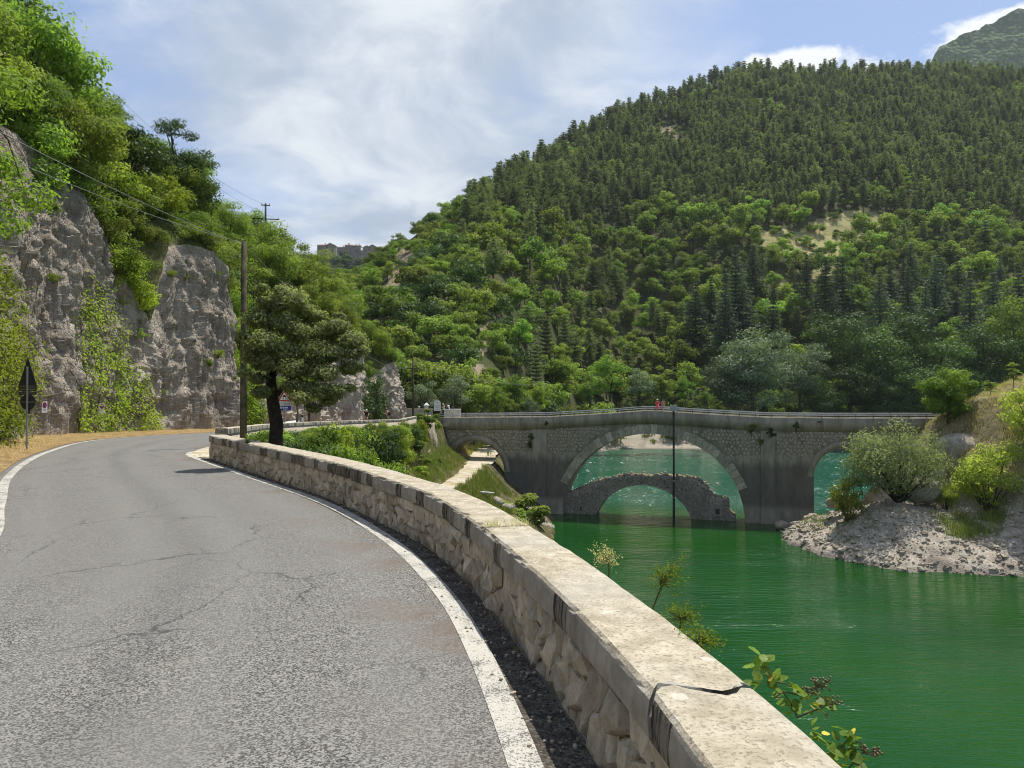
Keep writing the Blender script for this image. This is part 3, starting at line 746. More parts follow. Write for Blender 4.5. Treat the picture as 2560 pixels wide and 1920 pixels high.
# ------------------------------------------------------------------ rock cliff and wooded slope on the left
CP = [(-7.6, -12), (-7.8, -6), (-8.2, 0), (-9.6, 6), (-11.9, 11), (-14.2, 17), (-16.6, 24), (-18.8, 29), (-20.6, 33), (-21.5, 39), (-21.0, 46), (-19.9, 51.5), (-19.35, 54.2), (-19.9, 56.6), (-22, 61), (-21.7, 68), (-20, 76), (-17.8, 83), (-16.7, 87), (-17.6, 90), (-17.0, 94), (-15, 98), (-14.1, 100.6), (-15.6, 103.4), (-20, 108), (-30, 116), (-46, 128)]
NCs = 1000
CC = crom(CP, NCs); CN = normals2(CC)
HT = [(-12, 8), (0, 9), (10, 10), (17, 10.6), (24, 12.4), (29, 13.2), (33, 13.8), (37, 14.2), (39, 14.0), (42, 12.6), (44, 10.4), (45.6, 7.6), (46.6, 6.6), (47.6, 8.6), (49, 11.8), (51, 12.4), (53, 12.2), (54.2, 11.2), (56.6, 9), (61, 5.5), (68, 4.5), (76, 6), (83, 9.0), (87, 9.6), (90, 6), (94, 5.0), (98, 7.0), (100.6, 7.6), (103.4, 5.5), (108, 3.0), (116, 2), (128, 2)]
HC = np.interp(CC[:, 1], [a for a, _ in HT], [b for _, b in HT])
TILT = np.interp(CC[:, 1], [-12, 30, 38, 44, 50, 54, 57, 84, 128], [.18, .16, .15, .15, .15, .06, .12, .10, .3])
ZB = zroad(CC[:, 1]) + .05
NF, NS = 88, 46
INW = np.array([-.82, -.57])
def slope_z(i, d):
    e = np.minimum(d, 12) * .74 + np.maximum(d - 12, 0) * .60
    return e
rows = []
hh = np.linspace(0, 1, NF)
for a in hh:
    z = ZB + HC * a; back = TILT * HC * (a ** 1.15)
    off = CC - CN * back[:, None]
    rows.append(np.stack([off[:, 0], off[:, 1], z - (.3 if a == 0 else 0)], 1))
topxy = rows[-1][:, :2].copy(); topz = rows[-1][:, 2].copy()
face = np.stack(rows, 1)
Nv = np.stack([CN[:, 0], CN[:, 1], np.full(NCs, .15)], 1)[:, None, :]
p = face.reshape(-1, 3)
d1 = fbm(p * np.array([.16, .16, .10]), 3, .5, 3); d2 = fbm(p * np.array([.55, .55, .33]), 4, .55, 9, True); d3 = fbm(p * np.array([1.7, 1.7, 1.1]), 3, .6, 21, True)
crack_ = fbm(p * np.array([.75, .75, .15]), 4, .55, 31, True)
tq = fbm(p * np.array([.34, .34, .26]), 4, .55, 61) * 6; terr = (np.floor(tq) + sstep(.0, .35, tq - np.floor(tq))) / 6
d4 = fbm(p * np.array([4.2, 4.2, 3.0]), 3, .6, 51, True)
env = np.clip(np.minimum(hh * 6 + .35, 1) * np.minimum((1 - hh) * 5 + .3, 1), 0, 1)[None, :]
disp = (d1 * .55 + (d2 - .2) * .38 + (d3 - .2) * .36 + (crack_ - .3) * .60 + (d4 - .2) * .16 + terr * .9).reshape(NCs, NF) * env
face = face + Nv * disp[:, :, None]
CLIFF = face
cl = ob('cliff', grid_mesh('cliff', face[:, ::-1], [M['rock']], False)); setprops(cl, kind='structure')
# slope above
dd = np.r_[0, np.linspace(.4, 60, NS)]
def slope_pt(fi, d):
    """fi: float index along the cliff; d metres up the slope"""
    fi = np.clip(np.asarray(fi, float), 0, NCs - 1.001); i = fi.astype(int); f = fi - i
    b = face[i, -1] * (1 - f)[..., None] + face[i + 1, -1] * f[..., None]
    d = np.asarray(d, float)
    return np.stack([b[..., 0] + INW[0] * d, b[..., 1] + INW[1] * d, b[..., 2] + slope_z(0, d)], -1)
ii, di = np.meshgrid(np.arange(0, NCs, 1), dd, indexing='ij')
S = slope_pt(ii, di); S[..., 2] += (n2d(S[..., 0], S[..., 1], .12, 4, .5, 4) * 1.2 + n2d(S[..., 0], S[..., 1], .6, 3, .5, 8) * .35) * np.minimum(di / 2, 1)
setprops(ob('left_hillside', grid_mesh('left_hillside', S[:, ::-1], [M['slope']])), kind='structure')
# dry verge between the left line and the rock
A = crom([tuple(q) for q in LC[::12]], 220)
vi = np.linspace(0, 1, 220)
VR = LC - LNn * .18
VL = np.stack([np.interp(VR[:, 1], CC[:, 1], CC[:, 0]) - .6, VR[:, 1]], 1)
VL[VR[:, 1] > 96] = (VR - LNn * 1.2)[VR[:, 1] > 96]
P = []
for f in np.linspace(0, 1, 9):
    q = VR * (1 - f) + VL * f
    P.append(np.stack([q[:, 0], q[:, 1], zroad(q[:, 1]) + .012 + .22 * f * f + .03 * n2d(q[:, 0], q[:, 1], 1.5) * min(1, f * 4)], 1))
VERGE = np.stack(P, 1)
setprops(ob('verge', grid_mesh('verge', VERGE[:, ::-1], [M['straw']])), kind='structure')

# ------------------------------------------------------------------ slope down to the bay, path, far bank
def xr_at(y): return np.interp(y, RC[:, 1], RC[:, 0])
def zbay(x, y):
    x = np.asarray(x, float); y = np.asarray(y, float)
    e = x - xr_at(y) - .25
    zr = zroad(y)
    far = sstep(56, 72, y)
    prof_far = np.interp(e, [-30, -1, -.2, .5, 1.6, 4.2, 5.0, 7.9, 10.4, 13.4, 16.6, 28], [-.35, -.35, -.35, -1.0, -4.2, -6.1, -6.25, -6.25, -9.2, -11.3, -13.7, -28])
    prof_near = np.interp(e, [-30, -1, -.1, .6, 3, 6, 10, 16, 60], [-.35, -.35, -.35, -.9, -2.6, -5.2, -9.5, -16, -30])
    z = zr + prof_near * (1 - far) + prof_far * far
    # north of the bridge the bank climbs beside the path
    nb = sstep(112, 122, y)
    zn = -8.1 + np.interp(x, [-40, -12, -8, -6.8, -3.2, -1, 4, 12], [7, 4.6, 1.2, 0, 0, -.6, -4.5, -9]) + .035 * (y - 116)
    z = z * (1 - nb) + zn * nb
    corr = sstep(1.9, 1.2, np.abs(x - path_x(y))) * sstep(64, 70, y)
    z = z * (1 - corr) + path_z(y) * corr
    z = z + (n2d(x, y, .35, 4, .55, 2) * .55 + n2d(x, y, 1.5, 3, .5, 6) * .16) * np.clip(e * .6, 0, 1) * (1 - corr)
    return z
def path_x(y): return np.interp(y, [60, 72, 80, 90, 104, 116, 126, 140], [-8.4, -7.4, -6.3, -5.4, -4.7, -4.9, -3.6, -.5])
def path_z(y): return np.interp(y, [60, 72, 110, 120, 140], [-8.5, -8.15, -8.1, -7.9, -7.0])
gx = np.linspace(-22, 22, 150); gy = np.linspace(4, 150, 320)
X, Y = np.meshgrid(gx, gy, indexing='ij')
Z = zbay(X, Y)
setprops(ob('bay_slope', grid_mesh('bay_slope', np.stack([X, Y, Z], -1), [M['bay']])), kind='structure')
py = np.linspace(66, 140, 110); P = []
for o in np.linspace(-1, 1, 7):
    w = 1.35 + .3 * n2d(py, py * 0 + o, .25, 3) + 1.1 * sstep(98, 110, py)
    P.append(np.stack([path_x(py) + o * w, py, path_z(py) + .03 - .02 * o * o], 1))
setprops(ob('path', grid_mesh('path', np.stack(P, 1)[:, ::-1], [M['path']])), kind='structure')

# ------------------------------------------------------------------ peninsula on the right
SHORE = np.array([(31.4, 88.5), (32.2, 80), (34.7, 75.8), (37.6, 73), (42.7, 71.8), (47.5, 70.6), (60, 67), (95, 60), (160, 55), (160, 140), (100, 122), (72, 108), (58, 101), (51, 98.6), (45, 97.0), (37, 96.2), (33, 94)])
def shore_dist(x, y):
    P = SHORE; x = np.asarray(x, float); y = np.asarray(y, float); d = np.full(x.shape, 1e9); ins = np.zeros(x.shape, bool)
    for i in range(len(P)):
        a, b = P[i], P[(i + 1) % len(P)]; ab = b - a; t = np.clip(((x - a[0]) * ab[0] + (y - a[1]) * ab[1]) / (ab @ ab), 0, 1)
        d = np.minimum(d, np.hypot(x - a[0] - t * ab[0], y - a[1] - t * ab[1]))
        c = ((a[1] > y) != (b[1] > y)) & (x < (b[0] - a[0]) * (y - a[1]) / (b[1] - a[1] + 1e-12) + a[0]); ins ^= c
    return np.where(ins, d, -d)
def zpen(x, y):
    d = shore_dist(x, y) + n2d(x, y, .22, 3, .5, 12) * 1.1
    base = WZ + np.interp(d, [-30, -4, 0, 1.0, 5, 9, 13, 40], [-9, -1.6, 0, .75, 2.6, 4.1, 4.7, 6.0])
    m = ((x - 45.5) * .85 + (y - 85.0) * .5) / 11
    hill = 12.2 * sstep(0, 1, m) * (1 - .25 * sstep(96, 112, y)) + 4.0 * sstep(1.0, 2.2, m)
    step_ = 2.2 * sstep(.16, .24, m + .05 * n2d(x, y, .5, 3, .5, 4)) - 2.2 * sstep(.2, .6, m)
    knoll = 1.3 * np.exp(-((x - 39.5) ** 2 + (y - 83) ** 2) / 9)
    rough = n2d(x, y, .5, 4, .55, 3) * .32 + n2d(x, y, 1.6, 4, .6, 7, True) * .16
    hill = hill * sstep(-.5, 5.5, d); step_ = step_ * sstep(0, 3, d)
    return base + hill + step_ + knoll + rough * np.clip(d * .5 + .2, 0, 1)
gx = np.r_[np.linspace(27, 66, 230), np.linspace(67, 130, 50)]; gy = np.linspace(56, 126, 300)
X, Y = np.meshgrid(gx, gy, indexing='ij'); PZ = zpen(X, Y)
pen = grid_mesh('peninsula', np.stack([X, Y, PZ], -1), [M['shore'], M['drygrass']])
m = ((X - 45.5) * .85 + (Y - 85) * .5) / 11 + .10 * n2d(X, Y, .6, 3)
q = (m[:-1, :-1] > .22).ravel()
pen.polygons.foreach_set('material_index', q.astype(np.int32))
setprops(ob('peninsula', pen), kind='structure')

# ------------------------------------------------------------------ wooded mountainside across the lake
HCT = np.array([(300, 126, -2, 230, 26), (330, 125, -2, 240, 33), (361, 124, -2, 250, 38), (390, 124, -2, 265, 49), (417, 124, -2, 280, 59), (463, 126, -2, 340, 83), (500, 138, -4, 395, 106), (540, 168, -10, 450, 133), (580, 216, -17, 500, 163), (620, 238, -18, 530, 189), (671, 238, -18, 570, 218), (741, 238, -18, 610, 250), (810, 238, -18, 630, 259), (926, 238, -18, 650, 270), (1024, 238, -18, 650, 265), (1200, 236, -18, 650, 255), (1500, 230, -18, 650, 235), (1800, 225, -18, 650, 220)], float)
def hill_t(u, t, rough=True):
    """world point of the mountainside for bearing u and fraction t from foot to ridge"""
    u = np.asarray(u, float); t = np.asarray(t, float)
    yb, zb, yr, zr = (np.interp(u, HCT[:, 0], HCT[:, i]) for i in (1, 2, 3, 4))
    y = yb + (yr - yb) * t; x = (u - U0) / FPX * y
    tt = np.clip(t, 0, 1)
    z = zb + (zr - zb) * tt - np.maximum(t - 1, 0) * 60 - np.maximum(-t, 0) * 900
    near = sstep(0, 120, yr - 230)
    if rough:
        amp = np.sin(np.clip(t, 0, 1) * math.pi) ** .7
        z = z + amp * (n2d(x, y, .011, 3, .5, 40) * (5 + 7 * near) + n2d(x, y, .045, 3, .5, 41, True) * 2.2 + n2d(x, y, .16, 3, .5, 43) * .7)
    return np.stack([x, y, z], -1)
ug = np.linspace(300, 1750, 380); tg = np.r_[-.012, np.linspace(0, 1.0, 150), 1.06, 1.2, 1.5]
Ug, Tg = np.meshgrid(ug, tg, indexing='ij'); HP = hill_t(Ug, Tg)
# land-cover zones of the mountainside: 0 wood floor, 1 bare scree, 2 meadow
def zone(u, t):
    u = np.asarray(u, float); t = np.asarray(t, float)
    nz = n2d(u, t * 300, .035, 3, .6, 50)
    P = hill_t(u, t, False); v = V0 - (P[..., 2] - EYE) / P[..., 1] * FPX
    def blob(cu, cv, ru, rv, ang=0.0):
        a, b = u - cu, v - cv; ca, sa = math.cos(ang), math.sin(ang)
        return ((a * ca + b * sa) / ru) ** 2 + ((-a * sa + b * ca) / rv) ** 2 + nz * .55
    scree = np.minimum.reduce([blob(403, 272, 12, 30, .35), blob(390, 304, 14, 17, 0), blob(674, 140, 22, 14, .4), blob(484, 348, 8, 22, .45), blob(478, 384, 10, 12, .3), blob(455, 300, 11, 20, .1), blob(506, 258, 14, 13, .2)])
    mead = np.minimum.reduce([blob(802, 252, 46, 16, .05), blob(848, 232, 50, 15, -.12), blob(820, 272, 28, 10, .1), blob(782, 292, 12, 5, 0)])
    return np.where(scree < 1, 1, np.where(mead < 1, 2, 0))
zc = zone((Ug[:-1, :-1] + Ug[1:, 1:]) / 2, (Tg[:-1, :-1] + Tg[1:, 1:]) / 2).ravel()
setprops(ob('mountainside', grid_mesh('mountainside', HP, [M['hill'], M['scree'], M['meadow']], True, zc)), kind='structure')
# pale bank where the lake meets the foot of the mountain
bk = []
for tt, dz in ((-.02, -.4), (.0, 1.2), (.006, 2.6), (.014, 4.2), (.022, 4.4)):
    uu = np.linspace(585, 1300, 240); q = hill_t(uu, np.full(240, tt), False); q[:, 2] = WZ + dz + n2d(uu, uu * 0, .06, 4, .6, 61) * .7 * (dz > 0); q[:, 1] += n2d(uu, uu * 0 + dz * .2, .05, 4, .6, 62) * 2.5 - 4; bk.append(q)
setprops(ob('lake_bank', grid_mesh('lake_bank', np.stack(bk, 1), [M['shore']])), kind='structure')

# ------------------------------------------------------------------ distant mountain and crag
def far_top(x): return np.interp(x, [300, 640, 780, 893, 1064, 1300, 1700, 2300], [160, 330, 525, 722, 800, 900, 1010, 1060])
fx = np.linspace(300, 2300, 420); ft = np.linspace(0, 1, 130)
X, T = np.meshgrid(fx, ft, indexing='ij'); Y = 1250 + 350 * T + (X - 900) * .05
Zf = 40 + (far_top(X) - 40) * T ** .9
bumps = n2d(X, Y + Zf * .7, .10, 2, .6, 70) * 4.5 + n2d(X, Y + Zf, .02, 4, .5, 71) * 14
Zf = Zf + bumps * np.minimum(1, T * 8)
mm, t_, out_ = material('distant_wood'); g_ = t_('TexCoord').outputs['Object']
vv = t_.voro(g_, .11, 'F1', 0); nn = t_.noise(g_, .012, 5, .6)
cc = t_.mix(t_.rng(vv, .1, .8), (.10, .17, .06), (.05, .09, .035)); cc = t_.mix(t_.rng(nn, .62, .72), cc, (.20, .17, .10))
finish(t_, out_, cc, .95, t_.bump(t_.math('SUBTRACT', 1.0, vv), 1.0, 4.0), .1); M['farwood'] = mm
setprops(ob('distant_mountain', grid_mesh('distant_mountain', np.stack([X, Y, Zf], -1), [mm])), kind='structure')
# crag that carries the village
cx_ = np.linspace(-330, -60, 90); ct = np.linspace(0, 1, 40)
X, T = np.meshgrid(cx_, ct, indexing='ij')
topz_ = np.interp(X, [-330, -190, -165, -140, -118, -90, -60], [150, 142, 136, 132, 133, 120, 90])
Y = 700 + 110 * T + 6 * n2d(X, T * 40, .06, 3); Z = -10 + (topz_ + 10) * T ** .75 + 7 * n2d(X, T * 60, .05, 4, .6, 80) * (1 - T)
top_row = np.stack([X[:, -1], Y[:, -1] + 120, Z[:, -1] - 10], -1)[:, None]
setprops(ob('crag', grid_mesh('crag', np.concatenate([np.stack([X, Y, Z], -1), top_row], 1), [M['hill'], M['crag']], True)), kind='structure')
# ------------------------------------------------------------------ parapet walls along the road
def wall_frame(C, S, s):
    """position and right-hand normal at arc length s"""
    s = np.asarray(s, float); p = np.stack([np.interp(s, S, C[:, 0]), np.interp(s, S, C[:, 1])], -1)
    e = .15; a = np.stack([np.interp(s - e, S, C[:, 0]), np.interp(s - e, S, C[:, 1])], -1); b = np.stack([np.interp(s + e, S, C[:, 0]), np.interp(s + e, S, C[:, 1])], -1)
    t = b - a; t /= np.linalg.norm(t, axis=-1, keepdims=True) + 1e-9
    return p, np.stack([t[..., 1], -t[..., 0]], -1)
def arc(C): return np.r_[0, np.cumsum(np.linalg.norm(np.diff(C, axis=0), axis=1))]
def set_along(me, al):
    at_ = me.attributes.new('along', 'FLOAT', 'POINT'); at_.data.foreach_set('value', np.asarray(al, np.float32))
def coping_slab(C, S, s0, s1, W, zt, zh, seed, j0=None, j1=None, step=.09, rough=.012, parent=None):
    """one length of coping: crisp top, chipped arris, sawn ends that may wander (j0/j1: offsets over the width)"""
    rng = np.random.default_rng(seed); n = max(4, int((s1 - s0) / step)); 
    prof = [(.0, -zh), (-.006, -zh * .6), (.0, -zh * .22), (.006, -.020), (.020, -.004), (.05, 0)] + [(x, 0) for x in np.linspace(.10, W - .06, 7)] + [(W - .02, -.004), (W, -.02), (W + .005, -zh * .5), (W, -zh)]
    m = len(prof); P = np.zeros((n + 1, m, 3)); al = np.zeros((n + 1, m))
    for i in range(n + 1):
        for k, (o, z) in enumerate(prof):
            f = i / n; fo = np.clip(o / W, 0, 1); a = s0 + (np.interp(fo, *j0) if j0 else 0); b = s1 + (np.interp(fo, *j1) if j1 else 0)
            s = a + (b - a) * f; q, nn = wall_frame(C, S, s)
            P[i, k, :2] = q + nn * o; P[i, k, 2] = zroad(q[1]) + zt + z; al[i, k] = s
    pp = P.reshape(-1, 3)
    dz = fbm(pp * 2.2, 3, .5, 5) * rough * .7 + fbm(pp * 9, 3, .6, 6) * rough * .35
    chip = fbm(pp * 7, 3, .6, 8).reshape(n + 1, m)
    P[..., 2] += dz.reshape(n + 1, m)
    q, nn = wall_frame(C, S, np.linspace(s0, s1, n + 1))
    for k in (2, 3, 4, 5):                                    # broken front arris
        c = np.clip(chip[:, k] - .05, 0, 1) * (.05 if k in (3, 4) else .02)
        P[:, k, :2] += nn * c[:, None]; P[:, k, 2] -= c * .55
    idx = np.arange((n + 1) * m).reshape(n + 1, m); F, mi = [], []
    for i in range(n):
        for k in range(m - 1):
            F.append((idx[i, k], idx[i, k + 1], idx[i + 1, k + 1], idx[i + 1, k])); mi.append(1 if (k < 3 or k >= m - 3) else 0)
    F += [tuple(idx[0, ::-1]), tuple(idx[n, :])]; mi += [1, 1]
    F = [f[::-1] for f in F]
    me = mesh_np('coping_slab', P.reshape(-1, 3), F, [M['ctop'], M['cface']], mi, False); set_along(me, al.ravel())
    return ob('coping_slab', me, parent)
S1 = arc(RC)
sy = lambda y: float(np.interp(y, RC[:, 1], S1))
WALL_T, COP_H, WALL_W = .57, .165, .385
w1 = empty('parapet_wall', (0, 0, 0), label='low curved stone parapet wall in front, with long coping slabs beside the road', cat='wall')
jy = [-5.5, -2.6, -.4, 2.66, 5.86, 8.8, 10.7, 13.4, 15.55, 18.75]
fr = np.linspace(0, 1, 9)
crackj = (fr, np.array([-.02, .03, .045, .0, -.035, -.06, -.05, .01, -.005]))       # the wandering break across the top
for i in range(len(jy) - 1):
    a, b = sy(jy[i]) + .006, sy(jy[i + 1]) - .006
    j0 = (fr, crackj[1] + .022) if i == 3 else None; j1 = (fr, crackj[1] - .004) if i == 2 else None
    coping_slab(RC, S1, a, b, WALL_W, WALL_T, COP_H, 10 + i, j0, j1, .07 if jy[i + 1] < 9 else .14, parent=w1)
# core of mortar behind the stones
sA, sB = sy(-5.5), sy(18.72); q = np.linspace(sA, sB, 160); c, nn = wall_frame(RC, S1, q); P = []
for o, z in ((.055, -.12), (.05, .42), (WALL_W - .03, .42), (WALL_W, -1.2)):
    x = c + nn * o; P.append(np.stack([x[:, 0], x[:, 1], zroad(x[:, 1]) + z], 1))
P = np.stack(P, 1); core = grid_mesh('core', P[:, ::-1], [M['mortar']], False)
ob('core', core, w1)
mbe = MB()
for e in (0, -1): mbe.add(P[e], [(0, 1, 2, 3)])
mbe.ob('end_face', M['mortar'], w1)
# rubble stones of the road face
rng = np.random.default_rng(21); s_a, s_b = sy(1.9), sB - .03; hgt = WALL_T - COP_H + .05
pts = []
nx = int((s_b - s_a) / .205)
for i in range(nx):
    for r in range(3):
        if rng.uniform() < .06: continue
        pts.append((s_a + (i + .5 + (r % 2) * .4 + rng.uniform(-.42, .42)) * .205, (r + .5 + rng.uniform(-.36, .36)) * hgt / 3))
cells = voronoi(pts, (s_a, 0, s_b, hgt)); sizes = []
stones = []
for ce in cells:
    if ce is None: continue
    st = stone_from_poly([(x, z) for x, z in ce], rng, .006, rng.uniform(.012, .040), .009)
    if st: stones.append(st)
stones.sort(key=lambda t: -len(t[0]) * 0 + np.mean([p[0] for p in t[0]]))
rest = MB()
for i, (V, F) in enumerate(stones):
    V = np.array(V); c, nn = wall_frame(RC, S1, V[:, 0]); x = c - nn * (V[:, 2] - .045)[:, None]
    W = np.stack([x[:, 0], x[:, 1], zroad(x[:, 1]) + V[:, 1] - .045], 1)
    if i < 292: ob('stone', mesh_np('stone', W, F, [M['rub']], None, False), w1)
    else: rest.add(W, F)
if rest.V: setprops(rest.ob('small_stones', M['rub'], w1), kind='stuff')

# second wall farther along
W2P = [(-9.75, 25.3), (-10.9, 31), (-12.1, 37), (-13, 45), (-13.1, 57), (-12.7, 70), (-12.1, 84), (-11.85, 92.5)]
C2 = crom(W2P, 300); S2 = arc(C2)
w2 = empty('parapet_wall', (0, 0, 0), label='second stone parapet wall running on past the utility pole towards the bridge', cat='wall')
e2 = np.linspace(0, S2[-1], 23)
for i in range(22): coping_slab(C2, S2, e2[i] + .006, e2[i + 1] - .006, .40, .60, .2, 60 + i, None, None, .4, .02, w2)
q = np.linspace(0, S2[-1], 120); c, nn = wall_frame(C2, S2, q); P = []
for o, z in ((.05, -.3), (.04, .42), (.37, .42), (.38, -.6)):
    x = c + nn * o; P.append(np.stack([x[:, 0], x[:, 1], zroad(x[:, 1]) + z], 1))
P = np.stack(P, 1); ob('masonry', grid_mesh('masonry', P[:, ::-1], [M['rub']], False), w2)
mbe = MB(); mbe.add(P[0], [(0, 1, 2, 3)]); mbe.ob('end_face', M['rub'], w2)
# masonry retaining wall below it, above the bay
rw = empty('retaining_wall', (0, 0, 0), label='tall rubble retaining wall below the road, half covered by shrubs', cat='wall')
sy2 = lambda y: float(np.interp(y, C2[:, 1], S2))
q = np.linspace(sy2(58), S2[-1], 60); c, nn = wall_frame(C2, S2, q); P = []
for o, z in ((.42, -.35), (.62, -2), (.85, -4.5), (1.1, -7)):
    x = c + nn * o; P.append(np.stack([x[:, 0], x[:, 1], zroad(x[:, 1]) + z], 1))
ob('backing', grid_mesh('backing', np.stack(P, 1)[:, ::-1], [M['mortar']], False), rw)
rng = np.random.default_rng(8); pts = []; L2 = S2[-1] - sy2(62)
for i in range(int(L2 / .62)):
    for r in range(11): pts.append((sy2(62) + (i + .5 + .3 * (r % 2) + rng.uniform(-.3, .3)) * .62, .5 + (r + .5 + rng.uniform(-.3, .3)) * .56))
mbs = MB()
for ce in voronoi(pts, (sy2(62), .4, S2[-1], 6.6), 12):
    st = ce and stone_from_poly(ce, rng, .03, .09, .02)
    if not st: continue
    V = np.array(st[0]); c, nn = wall_frame(C2, S2, V[:, 0]); o = .40 + V[:, 1] * .1; x = c + nn * (o + V[:, 2])[:, None]
    mbs.add(np.stack([x[:, 0], x[:, 1], zroad(x[:, 1]) - V[:, 1]], 1), [f[::-1] for f in st[1]])
setprops(mbs.ob('stones', M['retain'], rw), kind='stuff')
# low wall on the far side, by the bridge approach
w3 = empty('low_wall', (0, 0, 0), label='short pale wall across the road before the rock corner, by the dark-clad walker', cat='wall')
mb = MB(); mb.box((-13.0, 103.5, -1.35), (4.6, .4, 1.1)); mb.ob('masonry', M['retain'], w3)
mb = MB(); mb.box((-13.0, 103.5, -.72), (4.7, .5, .16)); mb.ob('coping', M['ctop'], w3)

# ------------------------------------------------------------------ the bridge
BA = R(16.5); BO = np.array([7.04, 107.3]); BEX = np.array([math.cos(BA), -math.sin(BA)]); BIN = np.array([math.sin(BA), math.cos(BA)])
def hit(u, v, d=0.0):
    """(s, z) where the sight line of pixel (u, v) meets the bridge plane d metres behind its face"""
    du = (u - U0) / FPX; O = BO + BIN * d; t = (O @ BIN) / (du * BIN[0] + BIN[1]); p = np.array([du * t, t])
    return float((p - O) @ BEX), EYE - (v - V0) / FPX * t
def bw(s, d, z): q = BO + BEX * s + BIN * d; return (q[0], q[1], z)
def bwa(s, d, z):
    s, d, z = np.broadcast_arrays(np.asarray(s, float), np.asarray(d, float), np.asarray(z, float))
    return np.stack([BO[0] + BEX[0] * s + BIN[0] * d, BO[1] + BEX[1] * s + BIN[1] * d, z], -1)
BW = 3.9
def prof(px): a = np.array([hit(u, v) for u, v in px]); return lambda s: np.interp(s, a[:, 0], a[:, 1])
ztop = prof([(432, 417.6), (486, 417.3), (547, 416.7), (603, 413.6), (636, 411.1), (650, 410.5), (662, 411), (687, 412.8), (723, 414.9), (766, 417.2), (835, 418), (990, 418.3)])
zband = prof([(432, 429.3), (532, 429.3), (550, 428.2), (582, 426.2), (613, 424.4), (645, 423), (687, 425.4), (718, 428), (760, 430.6), (857, 431.7), (990, 432)])
zrub = prof([(432, 458), (500, 451), (560, 452), (744, 456), (760, 455), (990, 455)])
sL, sR = hit(436, 420)[0], hit(985, 420)[0]
ARCH = []
def arch(u0, u1, vap, vsp=None):
    s0, s1 = hit(u0, 480)[0], hit(u1, 480)[0]; c = (s0 + s1) / 2; za = hit((u0 + u1) / 2, vap)[1]; a = (s1 - s0) / 2
    ARCH.append(dict(s0=s0, s1=s1, c=c, a=a, zc=WZ if vsp is None else za - a * .98, b=za - WZ if vsp is None else a * .98))
arch(445.5, 504.5, 441.0, 1); arch(562.5, 744.5, 433.8); arch(813.5, 881.5, 447.5, 1)
BOT = WZ - 2.2
def intr(s):
    s = np.asarray(s, float); z = np.full(s.shape, BOT)
    for A in ARCH:
        k = (s > A['s0']) & (s < A['s1']); z = np.where(k, A['zc'] + A['b'] * np.sqrt(np.clip(1 - ((s - A['c']) / A['a']) ** 2, 0, 1)), z)
    return z
br = empty('stone_bridge', (0, 0, 0), label='three-arched stone road bridge across the green lake', cat='bridge')
ss = set(np.arange(sL, sR, .5)) | {sL, sR}
for A in ARCH:
    w = np.linspace(0, math.pi, 41); ss |= set(A['c'] - A['a'] * np.cos(w[1:-1])) | {A['s0'] - 1e-4, A['s0'] + 1e-4, A['s1'] - 1e-4, A['s1'] + 1e-4}
ss = np.array(sorted(ss))
def in_rubble(s, z, pad=0.0):
    return (z > zrub(s) + pad)
mbf = MB()
for d, flip in ((0.0, False), (BW, True)):
    bot = intr(ss); zt = zband(ss); zm = np.clip(zrub(ss), bot, zt)
    V = np.concatenate([bwa(ss, d, bot), bwa(ss, d, zm), bwa(ss, d, zt)]); n = len(ss); F, mi = [], []
    for i in range(n - 1):
        if ss[i + 1] - ss[i] < 1e-3: continue
        for a in (0, 1):
            f = (a * n + i, a * n + i + 1, (a + 1) * n + i + 1, (a + 1) * n + i); F.append(f[::-1] if flip else f); mi.append(a)
    b0 = len(mbf.V); mbf.V += [tuple(v) for v in V]; mbf.F += [tuple(x + b0 for x in f) for f in F]; mbf.M += mi
ob('spandrel_face', mbf.me('spandrel_face', [M['bplain'], M['bmort']]), br)
for A in ARCH:
    w = np.linspace(0, math.pi, 41); s = np.r_[A['s0'], A['c'] - A['a'] * np.cos(w), A['s1']]; z = np.r_[BOT, A['zc'] + A['b'] * np.sin(w), BOT]
    P = np.stack([bwa(s, d, z) for d in np.linspace(0, BW, 5)], 1); ob('arch_soffit', grid_mesh('arch_soffit', P, [M['bconc']], False), br)
# concrete band (parapet beam) standing proud
s = np.linspace(sL, sR, 140)
P = np.stack([bwa(s, d, z) for d, z in ((0, zband(s)), (-.10, zband(s)), (-.10, ztop(s)), (.35, ztop(s)), (.35, ztop(s) - .14), (BW - .35, ztop(s) - .14), (BW - .35, ztop(s)), (BW + .1, ztop(s)), (BW + .1, zband(s)), (BW, zband(s)))], 1)
kerb_mi = np.tile(np.array([0, 0, 1, 1, 1, 1, 1, 0, 0]), len(s) - 1)
ob('parapet_band', grid_mesh('parapet_band', P, [M['bconc'], M['path']], False, kerb_mi), br)
# pilasters either side of the main arch
for u0, u1 in ((532.5, 546.6), (760.5, 775)):
    a, b = hit(u0, 470)[0], hit(u1, 470)[0]; mb = MB()
    za = min(zband(a), zband(b)) + .0
    V = [bw(a, -.14, BOT), bw(b, -.14, BOT), bw(b, -.14, za), bw(a, -.14, za), bw(a, .05, BOT), bw(b, .05, BOT), bw(b, .05, za), bw(a, .05, za)]
    mb.add(V, [(0, 1, 2, 3), (1, 5, 6, 2), (4, 0, 3, 7), (3, 2, 6, 7)]); mb.ob('pilaster', M['bplain'], br)
